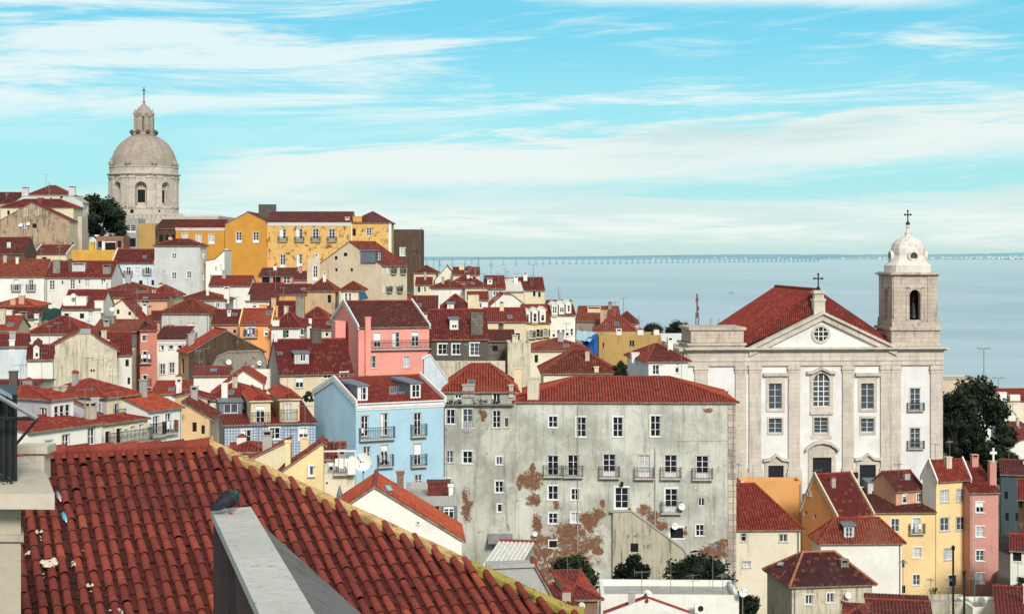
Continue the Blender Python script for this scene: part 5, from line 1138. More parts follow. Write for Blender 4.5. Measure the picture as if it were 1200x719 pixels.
    def side(rot):
        def mp(s, zz, i):
            x, y = s, -hw + i; c_, s_ = math.cos(rot), math.sin(rot); return Vector((cz.x + x * c_ - y * s_, cy + x * s_ + y * c_, zz))
        th = .9
        B_.face([mp(-hw, z0_, 0), mp(-ow, z0_, 0), mp(-ow, z1_, 0), mp(-hw, z1_, 0)]); B_.face([mp(ow, z0_, 0), mp(hw, z0_, 0), mp(hw, z1_, 0), mp(ow, z1_, 0)]); B_.face([mp(-ow, z0_, 0), mp(ow, z0_, 0), mp(ow, zb_, 0), mp(-ow, zb_, 0)])
        B_.face([mp(-hw + th, z0_, th), mp(-ow, z0_, th), mp(-ow, z1_, th), mp(-hw + th, z1_, th)], 1); B_.face([mp(ow, z0_, th), mp(hw - th, z0_, th), mp(hw - th, z1_, th), mp(ow, z1_, th)], 1)  # inner faces take a dark colour standing in for the chamber's shade
        pts = [(-ow * math.cos(PI * i / 12), zs2 + ow * math.sin(PI * i / 12)) for i in range(13)]
        for (x0, y0), (x1, y1) in zip(pts, pts[1:]):
            for i in (0, th): B_.face([mp(x0, y0, i), mp(x1, y1, i), mp(x1, z1_, i), mp(x0, z1_, i)])
            B_.face([mp(x0, y0, 0), mp(x0, y0, th), mp(x1, y1, th), mp(x1, y1, 0)])
        for sg in (-1, 1): B_.face([mp(sg * ow, zb_, 0), mp(sg * ow, zb_, th), mp(sg * ow, zs2, th), mp(sg * ow, zs2, 0)])
        B_.face([mp(-ow, zb_, 0), mp(ow, zb_, 0), mp(ow, zb_, th), mp(-ow, zb_, th)])
        def bx(s0, za_, s1, zb2, p):
            B_.hexa([mp(s0, za_, -p), mp(s1, za_, -p), mp(s1, za_, .02), mp(s0, za_, .02)], [mp(s0, zb2, -p), mp(s1, zb2, -p), mp(s1, zb2, .02), mp(s0, zb2, .02)])
        for sg in (-1, 1):
            c_ = sg * (hw - .62); bx(c_ - .6, z0_, c_ + .6, z1_, .13); bx(c_ - .72, z0_, c_ + .72, z0_ + .5, .25)
            c_ = sg * (ow + .28); bx(c_ - .2, zb_, c_ + .2, zs2 + ow + .35, .1)
        bx(-ow - .48, zs2 + ow + .1, ow + .48, zs2 + ow + .45, .1)
    for i in range(4): side(i * PI / 2)
    B_.box(cz.x - hw + .1, cy - hw + .1, z1_ - .1, cz.x + hw - .1, cy + hw - .1, z1_)
    for (e, y0, y1) in ((.25, 323, 321.8), (.55, 321.8, 320.2), (.25, 320.2, 319)): B_.box(cz.x - hw - e, cy - hw - e, zq(y0), cz.x + hw + e, cy + hw + e, zq(y1))
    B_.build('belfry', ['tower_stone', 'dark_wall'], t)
    M = MB(); zb3 = zq(362); r0 = 4.2 * Y / F; M.lathe([(r0 * 1.05, -1.2), (r0 * .85, -.9), (r0 * .62, .0), (r0 * .5, .55), (.08, .8), (.05, 1.6)], (cz.x, cy - hw + .75, zb3), 14, 0)
    
    M.lathe([(r0 * .9, -1.2), (r0 * .7, -.9), (r0 * .5, .0), (r0 * .4, .55), (.05, .8)], (cz.x - hw + .75, cy, zb3 - .3), 14, 0); M.build('bell', 'bronze', t)
    M = MB(); q = Y / F
    M.lathe([(27.5 * q, zq(319)), (27.5 * q, zq(311)), (26.2 * q, zq(310)), (24, zq(309.5))][:3] + [(23.5 * q, zq(308)), (21 * q, zq(304)), (19.3 * q, zq(299.5)), (19.8 * q, zq(296)), (19.6 * q, zq(291)), (17.6 * q, zq(285)), (13.5 * q, zq(280.5)), (8 * q, zq(277.8)), (4 * q, zq(276)), (3.2 * q, zq(274)), (3.4 * q, zq(272)), (2. * q, zq(270)), (1.6 * q, zq(267)), (2.6 * q, zq(265.5)), (2.5 * q, zq(264)), (.8 * q, zq(262.5))], (cz.x, cy, 0), 32, 0, sq=.22, rot=PI / 4 * 0)
    dm_ = M.build('dome', 'dome_white', t)
    M = MB()
    for rot in (0, PI / 2, -PI / 2, PI):
        c_, s_ = math.cos(rot), math.sin(rot); mp = lambda x, y, zz: Vector((cz.x + x * c_ - y * s_, cy + x * s_ + y * c_, zz)); zz0 = zq(300); ro = 6.6 * q; ri = 4.5 * q; yy = -20.3 * q
        for i in range(16):
            t0, t1 = 2 * PI * i / 16, 2 * PI * (i + 1) / 16; g = lambda t, k, d: mp(math.cos(t) * k, yy - d, zz0 + math.sin(t) * k)
            M.face([g(t0, ri, .25), g(t1, ri, .25), g(t1, ro, .25), g(t0, ro, .25)], 0); M.face([g(t0, ro, .25), g(t1, ro, .25), g(t1, ro, -1.2), g(t0, ro, -1.2)], 0); M.face([g(t0, ri, .25), g(t1, ri, .25), g(t1, ri, 0), g(t0, ri, 0)], 0); M.face([g(t0, ri, .02), g(t1, ri, .02), mp(0, yy - .02, zz0)], 1)
    M.build('round_window', ['dome_white', 'ruin'], t)
    M = MB(); cross(M, Vector((cz.x, cy, 0)), zq(262.5), zq(246), 3.6 * q, .085); M.build('cross', 'iron', t)
    # the black speakers by the right door
    for px in (987.5, 996.5):
        s = MB(); x0, x1 = u(px - 2.5), u(px + 2.5); zb_ = z(557, px); s.box(x0, -2.6, zb_, x1, -2.2, z(550, px)); s.tube(((x0 + x1) / 2, -2.4, z(585, px)), ((x0 + x1) / 2, -2.4, zb_), .05)
        k = fr.A; o = s.build('floodlight', 'iron', None); o.location = (fr.A.x, fr.A.y, fr.z0); o.rotation_euler = (0, 0, fr.yaw)
        tag(o, ('left' if px < 990 else 'right') + ' one of two black floodlight boxes before the church\'s right door', 'floodlight', 'floodlights by the church door')

# ================================================================== the great dome
def pantheon():
    Y = 480.; q = Y / F; c = at(168.7, 299, Y); zg = at(0, 300, Y).z
    root = empty('domed_church', (c.x, c.y, zg), 0, 'huge pale stone drum and dome with a lantern and cross, on the hilltop at left', 'domed church')
    GROUND.append((c.x, c.y, zg)); GROUND.append((c.x - 30, c.y, zg)); GROUND.append((c.x + 30, c.y, zg)); GROUND.append((c.x, c.y + 40, zg))
    z = lambda py: -(py - HY) * q - zg
    Rr = 38.8 * q; M = MB(); K = 192; nb = 8; off = -R(76.5 + 5.2)
    z0, z1 = z(244), z(207.5); ha = 6.6 * q / Rr; zsill, zsp = z(242), z(221); ra = 6.6 * q
    def top(a):
        x = a * Rr
        return zsp + math.sqrt(max(0, ra * ra - x * x))
    for i in range(K):
        a0, a1 = 2 * PI * i / K, 2 * PI * (i + 1) / K
        def rel(a):
            s = (a / (2 * PI / nb)); return (s - round(s)) * 2 * PI / nb
        r0, r1 = rel(a0 + 1e-6), rel(a1 - 1e-6); p = lambda a, r, zz: Vector((math.cos(a + off) * r, math.sin(a + off) * r, zz))
        if abs(r0) < ha and abs(r1) < ha:
            t0, t1 = top(r0), top(r1); rec = Rr - 2.2
            M.face([p(a0, Rr, z0), p(a1, Rr, z0), p(a1, Rr, zsill), p(a0, Rr, zsill)], 0); M.face([p(a0, Rr, t0), p(a1, Rr, t1), p(a1, Rr, z1), p(a0, Rr, z1)], 0)
            M.face([p(a0, rec, zsill), p(a1, rec, zsill), p(a1, rec, t1), p(a0, rec, t0)], 0); M.face([p(a0, Rr, t0), p(a1, Rr, t1), p(a1, rec, t1), p(a0, rec, t0)], 0); M.face([p(a0, Rr, zsill), p(a1, Rr, zsill), p(a1, rec, zsill), p(a0, rec, zsill)], 0)
            if abs(r0) < abs(ha) and abs(rel(a0 - 2 * PI / K + 1e-6)) > ha: M.face([p(a0, Rr, zsill), p(a0, rec, zsill), p(a0, rec, t0), p(a0, Rr, t0)], 0)
            if abs(rel(a1 + 2 * PI / K - 1e-6)) > ha: M.face([p(a1, Rr, zsill), p(a1, rec, zsill), p(a1, rec, t1), p(a1, Rr, t1)], 0)
        else: M.face([p(a0, Rr, z0), p(a1, Rr, z0), p(a1, Rr, z1), p(a0, Rr, z1)], 0)
    M.lathe([(39.6 * q, -5), (39.6 * q, z(246)), (40.2 * q, z(245)), (40.2 * q, z(244)), (38.7 * q, z(243.8))], (0, 0, 0), 96, 0, smooth=False)
    M.lathe([(38.8 * q, z(207.6)), (40 * q, z(207.4)), (40.2 * q, z(206.4)), (42.2 * q, z(205.6)), (42.2 * q, z(204.6)), (39.4 * q, z(204.2)), (39.2 * q, z(198)), (39.9 * q, z(197.4)), (39.9 * q, z(196.2)), (37.6 * q, z(196))], (0, 0, 0), 96, 0, smooth=False)
    d = M.build('drum', 'pantheon_stone', root)
    for i in range(nb):
        a = off + i * 2 * PI / nb
        f = lambda s, zz, k: Vector((math.cos(a) * (Rr - 2.2 + k) - math.sin(a) * s, math.sin(a) * (Rr - 2.2 + k) + math.cos(a) * s, zz))
        W_ = MB(); w = 4.2 * q
        for (s0, za, s1, zb, k0, k1) in ((-w - .45, z(239), -w, z(223.5), -.1, .3), (w, z(239), w + .45, z(223.5), -.1, .3), (-w - .45, z(223.5), w + .45, z(222), -.1, .35)):
            W_.hexa([f(s0, za, k0), f(s1, za, k0), f(s1, za, k1), f(s0, za, k1)], [f(s0, zb, k0), f(s1, zb, k0), f(s1, zb, k1), f(s0, zb, k1)])
        o = W_.build('window', 'pantheon_stone', d); G = MB(); G.face([f(-w, z(238), .05), f(w, z(238), .05), f(w, z(223.5), .05), f(-w, z(223.5), .05)]); G.build('window_glass', 'void', d)
        P_ = MB()
        for s_ in (-.155, -.085, .085, .155):
            b = a + PI / nb + s_ * 1.15; g = lambda t, zz, k: Vector((math.cos(b) * (Rr + k) - math.sin(b) * t, math.sin(b) * (Rr + k) + math.cos(b) * t, zz)); hw = .5
            for (za, zb, e, kk) in ((z(244), z(207.5), 0, .4), (z(244), z(242), .2, .6), (z(210), z(208), .2, .6)):
                P_.hexa([g(-hw - e, za, -.3), g(hw + e, za, -.3), g(hw + e, za, kk), g(-hw - e, za, kk)], [g(-hw - e, zb, -.3), g(hw + e, zb, -.3), g(hw + e, zb, kk), g(-hw - e, zb, kk)])
        P_.build('pilaster', 'pantheon_stone', d)
        b = a + PI / nb; U = MB(); U.lathe([(.5, 0), (.5, .5), (.9, .9), (.9, 1.5), (.4, 2.0), (.25, 2.6), (.05, 3.0)], (math.cos(b) * 38.8 * q, math.sin(b) * 38.8 * q, z(197)), 8); U.build('urn', 'dome_stone', d)
        Q = MB(); bb = a + .0; Q.box(-.6, -.15, 0, .6, .1, 1.4); 
    M = MB()
    for (px, w, y0, y1) in ((164.5, 1.9, 246.5, 250.5), (193.5, 1.2, 247, 249)):
        a = math.asin((px - 168.7) / 39.6); M.hexa([Vector((math.sin(a) * 39.7 * q - w * q, -math.cos(a) * 39.7 * q - .1, z(y1))), Vector((math.sin(a) * 39.7 * q + w * q, -math.cos(a) * 39.7 * q - .1, z(y1))), Vector((math.sin(a) * 39.7 * q + w * q, -math.cos(a) * 38 * q, z(y1))), Vector((math.sin(a) * 39.7 * q - w * q, -math.cos(a) * 38 * q, z(y1)))],
            [Vector((math.sin(a) * 39.7 * q - w * q, -math.cos(a) * 39.7 * q - .1, z(y0))), Vector((math.sin(a) * 39.7 * q + w * q, -math.cos(a) * 39.7 * q - .1, z(y0))), Vector((math.sin(a) * 39.7 * q + w * q, -math.cos(a) * 38 * q, z(y0))), Vector((math.sin(a) * 39.7 * q - w * q, -math.cos(a) * 38 * q, z(y0)))])
    M.build('vent_opening', 'void', d)
    M = MB(); pr = []; zb, zt = z(196.2), z(159.5)
    for i in range(22):
        t = i / 21; a = t * math.acos(13.5 / 37.4); pr.append((37.4 * q * math.cos(a), zb + (zt - zb) * math.sin(a) / math.sin(math.acos(13.5 / 37.4))))
    M.lathe(pr, (0, 0, 0), 96, 0)
    for i in range(16):
        b = off + PI / nb + i * PI / 8
        for (r0, y0), (r1, y1) in zip(pr, pr[1:]):
            w = .16; P_ = lambda r, t, zz: Vector((math.cos(b) * r - math.sin(b) * t, math.sin(b) * r + math.cos(b) * t, zz))
            M.face([P_(r0 + .22, -w, y0), P_(r0 + .22, w, y0), P_(r1 + .22, w, y1), P_(r1 + .22, -w, y1)], 0)
            for sg in (-w, w): M.face([P_(r0 - .1, sg, y0), P_(r0 + .22, sg, y0), P_(r1 + .22, sg, y1), P_(r1 - .1, sg, y1)], 0)
    dome = M.build('dome', 'dome_stone', root)
    M = MB(); M.lathe([(13.8 * q, z(160)), (14.6 * q, z(158.6)), (14.6 * q, z(158)), (13.8 * q, z(157.8)), (13.6 * q, z(155.2)), (14.2 * q, z(155)), (14.2 * q, z(154.5)), (10.5 * q, z(154.4))], (0, 0, 0), 40, 0, smooth=False)
    for i in range(8):
        b = off + PI / 8 + i * PI / 4
        for s in (-.16, .16): M.tube((math.cos(b + s) * 9.8 * q, math.sin(b + s) * 9.8 * q, z(155)), (math.cos(b + s) * 9.8 * q, math.sin(b + s) * 9.8 * q, z(137.5)), .42, 0, 6)
        M.box(math.cos(b) * 9 * q - .7, math.sin(b) * 9 * q - .7, z(155), math.cos(b) * 9 * q + .7, math.sin(b) * 9 * q + .7, z(137.5))
        M.lathe([(.35, 0), (.6, .6), (.2, 1.2), (.05, 2.0)], (math.cos(b) * 10.8 * q, math.sin(b) * 10.8 * q, z(135.5)), 6)
        M.lathe([(.3, 0), (.75, .5), (.75, 1.0), (.1, 1.5)], (math.cos(b) * 14.4 * q, math.sin(b) * 14.4 * q, z(158)), 6, 1)
    M.lathe([(7.4 * q, z(155)), (7.4 * q, z(137))], (0, 0, 0), 24, 1)
    M.lathe([(9.5 * q, z(137.8)), (11.2 * q, z(137)), (11.2 * q, z(135.6)), (10 * q, z(135.2)), (9.6 * q, z(133)), (8.2 * q, z(129)), (5.8 * q, z(125.5)), (2.6 * q, z(123)), (1.4 * q, z(121.5)), (1.8 * q, z(119.5)), (.9 * q, z(117.5)), (.35 * q, z(116))], (0, 0, 0), 32, 0)
    M.build('lantern', ['dome_stone', 'dark_wall'], root)
    M = MB(); M.tube((0, 0, z(117)), (0, 0, z(102.5)), .16); M.tube((-2.2 * q, 0, z(106)), (2.2 * q, 0, z(106)), .15); M.tube((-1.1 * q, 0, z(109.5)), (1.1 * q, 0, z(109.5)), .12); M.build('cross', 'iron', root)
    M = MB(); a = at(145, 0, Y - 32).x - c.x; b = at(254, 0, Y - 32).x - c.x
    M.box(a, -32, -6, b - 4, 20, z(255.5) * .93); M.box(b - 12, -30, -6, b, 10, z(252.2) * .93); M.box(a, -32.2, z(252) * .93, b - 10, -31.4, z(250) * .93)
    for i in range(14): x = a + (b - 10 - a) * i / 13; M.box(x - .3, -32.1, z(255.5) * .93, x + .3, -31.5, z(252) * .93)
    M.box(a + 12, -34, z(258) * .93, a + 28, -30, z(254) * .93); M.build('podium', 'pantheon_stone', root)

# ================================================================== the near tiled roof
def fore_tiles(name='near_tile', k=1.):
    m, nt, b = newmat(name); n = N(nt); uv = n.uv()
    wn = n.new('ShaderNodeTexWhiteNoise'); wn.noise_dimensions = '2D'; n.link(uv, wn.inputs['Vector']); p = n.pos()
    base = n.mix(n.ramp(wn.outputs['Value'], 0, .9), (.28 * k, .049 * k, .028 * k), (.155 * k, .024 * k, .017 * k))
    base = n.mix(n.ramp(wn.outputs['Value'], .93, .97), base, (.34 * k, .075 * k, .035 * k))
    base = n.mix(n.ramp(wn.outputs['Value'], .03, .0), base, (.13, .02, .018))
    nz = n.noise(p, 3.5, 8, .72, .4); base = n.mix(n.ramp(nz, .52, .72, 0, .7), base, (.075, .018, .015))
    n2 = n.noise(p, 17, 8, .78); base = n.mix(n.ramp(n2, .55, .66, 0, .45), base, (.33 * k, .15 * k, .09 * k)); base = n.mix(n.ramp(n2, .46, .36, 0, .75), base, (.06, .016, .014)); n4 = n.noise(p, 5.5, 8, .8); base = n.mix(n.ramp(n4, .62, .68, 0, .55), base, (.30, .24, .17)); base = n.mix(n.ramp(n4, .36, .30, 0, .8), base, (.035, .022, .016))
    n3 = n.noise(p, .5, 4, .6); base = n.mix(n.ramp(n3, .48, .66, 0, .6), base, (.10, .018, .014))
    n.link(base, b.inputs['Base Color']); b.inputs['Roughness'].default_value = .78; b.inputs['Specular IOR Level'].default_value = .3
    n.bump(n.math('ADD', n2, nz), .45, .012, b)
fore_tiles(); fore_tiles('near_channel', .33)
plaster('moss_wall', (.58, .40, .17), .8, dcol=(.12, .08, .03), blot=((.20, .11, .03), 2.6, .52)); plaster('moss_end', (.36, .30, .07), .8, dcol=(.08, .07, .03), blot=((.09, .08, .03), 3.5, .55))
plaster('cap_stone', (.53, .52, .48), .35, dcol=(.25, .23, .20), blot=((.22, .20, .18), 8, .56)); plaster('cement', (.17, .165, .155), .8, dcol=(.06, .06, .055), blot=((.10, .095, .09), 3, .53))
plaster('ledge_stone', (.60, .53, .43), .5, dcol=(.25, .19, .14)); plaster('ledge_wall', (.50, .45, .36), .5)

def near_roof():
    s17, c17 = math.sin(R(20.1)), math.cos(R(20.1)); az = R(-21.5)
    up_h = Vector((math.sin(az), math.cos(az), 0)); er = Vector((math.cos(az), -math.sin(az), 0))
    td = -(up_h * c17) - Vector((0, 0, s17)); nrm = er.cross(-td).normalized()
    if nrm.z < 0: nrm = -nrm
    O = at(240, 525, 31.)
    root = empty('tiled_house', O + Vector((0, 0, -14)), 0, 'nearest house, its big roof of red barrel tiles filling the lower left, yellow raked edge', 'house')
    base = root.location.copy(); loc = lambda p: Vector(p) - base
    def plane(px, py, lift=0.):
        r = at(px, py, 1.); o = O + nrm * lift; return r * (o.dot(nrm) / r.dot(nrm))
    def st(p): d = p - O; return d.dot(er), d.dot(td)
    vl = [st(plane(x, y)) for x, y in ((236, 521), (600, 690), (640, 724))]
    va, vb = vl[0], vl[1]; vslope = (vb[0] - va[0]) / (vb[1] - va[1])
    edge = lambda t: va[0] + vslope * (t - va[1])
    tmax = 11.0; smin = -9.2
    T = MB(); pit = .226; exp_ = .49; rnd = random.Random(3)
    w3 = lambda s, t, h: loc(O + er * s + td * t + nrm * h)
    ncol = int((edge(tmax) - smin) / pit) + 2; nrow = int(tmax / exp_) + 1
    K = 8
    for i in range(ncol):
        s0 = smin + i * pit; jit = rnd.uniform(-.010, .010)
        for j in range(nrow):
            t0 = .02 + j * exp_ + rnd.uniform(-.012, .012)
            if s0 > edge(t0 + .25) + .12: continue
            px = O + er * s0 + td * t0; qx = CX + px.x / px.y * F; qy = HY - px.z / px.y * F
            if not (-60 < qx < 1250 and 480 < qy < 800): continue
            uvt = ((i * 7 + .5), (j * 3 + .5)); L = .565
            sk = rnd.gauss(0, .022); lift = abs(rnd.gauss(0, .009)); t0 += rnd.choice((0,) * 22 + (.07, .12, -.05)); jit += rnd.gauss(0, .004)
            r0, r1 = .066, .078
            def ring(t, r, h):
                return [w3(s0 + jit + sk * (t - t0) - r * math.cos(PI * k / K), t, h + r * math.sin(PI * k / K) * .95 + .018) for k in range(K + 1)]
            A, B = ring(t0, r0, lift), ring(t0 + L, r1, lift + .016); Bi = ring(t0 + L, r1 - .012, lift + .014)
            for k in range(K): T.face([A[k], A[k + 1], B[k + 1], B[k]], 0, [uvt] * 4, smooth=True); T.face([B[k], B[k + 1], Bi[k + 1], Bi[k]], 1, [uvt] * 4)
            if s0 + pit > edge(t0) + .12: continue
            # channel tile to the right of it
            uvc = ((i * 7 + 3.5), (j * 3 + 1.5)); sc = s0 + pit / 2; tc = t0 + exp_ * .45
            def chn(t, h): return [w3(sc + .078 * x, t, h - .03 + .05 * x * x) for x in (-1, -.5, 0, .5, 1)]
            A, B = chn(tc - .03, .0), chn(tc + exp_ + .03, .030); Bl = chn(tc + exp_ + .03, .012)
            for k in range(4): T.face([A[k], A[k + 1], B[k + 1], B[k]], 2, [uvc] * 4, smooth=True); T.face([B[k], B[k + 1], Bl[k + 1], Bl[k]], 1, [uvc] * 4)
    # bed below the tiles
    bed = [w3(smin - .3, -.1, -.05), w3(edge(-.1), -.1, -.05), w3(edge(tmax), tmax, -.05), w3(smin - .3, tmax, -.05)]
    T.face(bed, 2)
    # ridge tiles
    s = smin; k = 0
    while s < edge(0) - .02:
        uvt = (900.5 + k, .5); r0, r1 = .10, .145; L = .50
        def rr(sx, r): return [w3(sx, 0, 0) + Vector((-er.y * math.cos(PI * q / 8) * r, er.x * math.cos(PI * q / 8) * r, math.sin(PI * q / 8) * r + .07)) for q in range(-1, 10)]
        A, B = rr(s, r0), rr(min(s + L, edge(0)), r1); Bi = rr(min(s + L, edge(0)), r1 - .02)
        for q in range(10): T.face([A[q], A[q + 1], B[q + 1], B[q]], 0, [uvt] * 4, smooth=True); T.face([B[q], B[q + 1], Bi[q + 1], Bi[q]], 1, [uvt] * 4)
        s += .46; k += 1
    back = [w3(smin - .3, 0, .05), w3(edge(0), 0, .05)]; dn = up_h * 5 - Vector((0, 0, 1.7))
    T.face([back[0], back[1], back[1] + dn, back[0] + dn], 0)
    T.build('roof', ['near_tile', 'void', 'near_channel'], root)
    # half-moon mortar fillers under the ridge
    M = MB()
    for i in range(ncol):
        sc = smin + (i + .5) * pit
        if sc > edge(0) - .1: break
        M.lathe([(.085, -.02), (.07, .03), (.02, .05)], w3(sc, .12, .02), 8, 0)
    M.build('ridge_mortar', 'terracotta', root)
    # raked edge wall
    V = MB(); pts = []
    for i in range(25):
        t = va[1] - .05 + (vl[2][1] - va[1] + .05) * i / 24; pts.append((edge(t), t))
    wd = (er - td * 0 + Vector((0, 0, 0)))
    for i, ((s0, t0), (s1, t1)) in enumerate(zip(pts, pts[1:])):
        m = 1 if i > 17 else 0
        a0, a1 = w3(s0, t0, -.05), w3(s1, t1, -.05); b0, b1 = w3(s0 + .21, t0 - .04, -.05), w3(s1 + .21, t1 - .04, -.05); h0, h1 = (.12 + .008 * math.sin(i * 1.7)), (.12 + .008 * math.sin((i + 1) * 1.7)); up = Vector((0, 0, 1))
        V.face([a0, a1, a1 + up * h1, a0 + up * h0], m); V.face([a0 + up * h0, a1 + up * h1, b1 + up * h1, b0 + up * h0], m); V.face([b1, b0, b0 + up * h0, b1 + up * h1], m)
        lowv = Vector((0, 0, -12)); V.face([b0, b1, b1 + lowv, b0 + lowv], 0)
    s1, t1 = pts[-1]; a, b = w3(s1, t1, -.05), w3(s1 + .3, t1 - .05, -.05); V.face([a, b, b + Vector((0, 0, .17)), a + Vector((0, 0, .17))], 1); V.face([a + Vector((0, 0, -3)), b + Vector((0, 0, -3)), b, a], 1)
    s0, t0 = pts[0]; a, b = w3(s0, t0, -.05), w3(s0 + .3, t0 - .05, -.05); V.face([a, b, b + Vector((0, 0, .17)), a + Vector((0, 0, .17))], 0)
    V.build('raked_edge_wall', ['moss_wall', 'moss_end'], root)
    W_ = MB(); q = [w3(smin - .3, -.05, -.3), w3(edge(0), -.05, -.3)]; W_.face([q[0], q[1], q[1] + Vector((0, 0, -12)), q[0] + Vector((0, 0, -12))]); W_.build('wall', 'moss_wall', root)
    GROUND.append((O.x, O.y, -19)); GROUND.append((O.x + 4, O.y - 8, -19)); GROUND.append((O.x - 8, O.y, -18))
    # rubbish in the channels
    rnd = random.Random(5)
    def litter(name, px, py, label, cat, mat, kind, group=None):
        p = plane(px, py, .1); M = MB()
        if kind == 'bottle':
            d = (td + er * .1).normalized(); M.tube(-d * .13, d * .09, .04, 0, 10); M.tube(d * .09, d * .14, .04, 0, 10, .015); M.tube(d * .14, d * .18, .016, 1, 8)
        else:
            for i in range(9 if kind == 'rag' else 4):
                c = Vector((rnd.uniform(-1, 1), rnd.uniform(-1, 1), 0)) * (.075 if kind == 'rag' else .05); c = er * c.x + td * c.y; r = .085 if kind == 'rag' else .032
                pts = [c + er * math.cos(a) * r * rnd.uniform(.6, 1.2) + td * math.sin(a) * r * rnd.uniform(.6, 1.2) + nrm * rnd.uniform(.0, .07) for a in [k * PI / 3 for k in range(6)]]
                for k in range(6): M.face([c + nrm * .07, pts[k], pts[(k + 1) % 6]], 0, smooth=True)
        o = M.build(name, [mat, 'dish'], None, weld=True); o.location = p; tag(o, label, cat, group)
    plain('bottle_teal', (.10, .34, .42), .3); plain('rag', (.62, .55, .44), .8, var=.4)
    litter('plastic_bottle', 75.5, 605, 'turquoise plastic bottle with white cap lying in a tile channel near the stone ledge', 'bottle', 'bottle_teal', 'bottle')
    litter('plastic_bottle', 69, 581, 'clear grey plastic bottle just above the turquoise one', 'bottle', 'zinc', 'bottle')
    litter('cloth', 58, 661, 'cream rag draped over a tile column on the near roof', 'rag', 'rag', 'rag')
    rub = ((45, 624, 'scrap of white paper lowest under the stone ledge, highest of the scraps'), (32, 650, 'scrap of white paper beside the wall at the far left'), (85, 662, 'crumpled white scrap right of the rag'), (105, 687, 'crumpled white scrap two tile columns right of the rag'), (142, 717, 'white scrap at the bottom edge of the tiles'))
    for x, y, l in rub: litter('litter', x, y, l.replace('lowest under', 'just under'), 'litter', 'rag', 'bit', 'scraps in the tile channels')
    # dirt and rubble collected in the channels at left
    D_ = MB(); plain('dirt', (.03, .028, .024), .95, var=.7, scale=20)
    for i in range(1500):
        x = rnd.uniform(26, 140) ; y = rnd.uniform(540, 719)
        if x > 40 + (y - 540) * .55 + rnd.uniform(-20, 20): continue
        p = plane(x, y); s_, t_ = st(p); s_ = smin + (math.floor((s_ - smin) / pit) + .5 + rnd.uniform(-.22, .22)) * pit
        leafquad(D_, O + er * s_ + td * t_ + nrm * rnd.uniform(.02, .05), rnd.uniform(.012, .035), rnd, 0 if rnd.random() < .975 else 1)
    o = D_.build('roof_debris', ['dirt', 'sheet_white'], None); tag(o, 'dark leaf litter and grit gathered in the tile channels', 'debris', kind='stuff')
    return plane

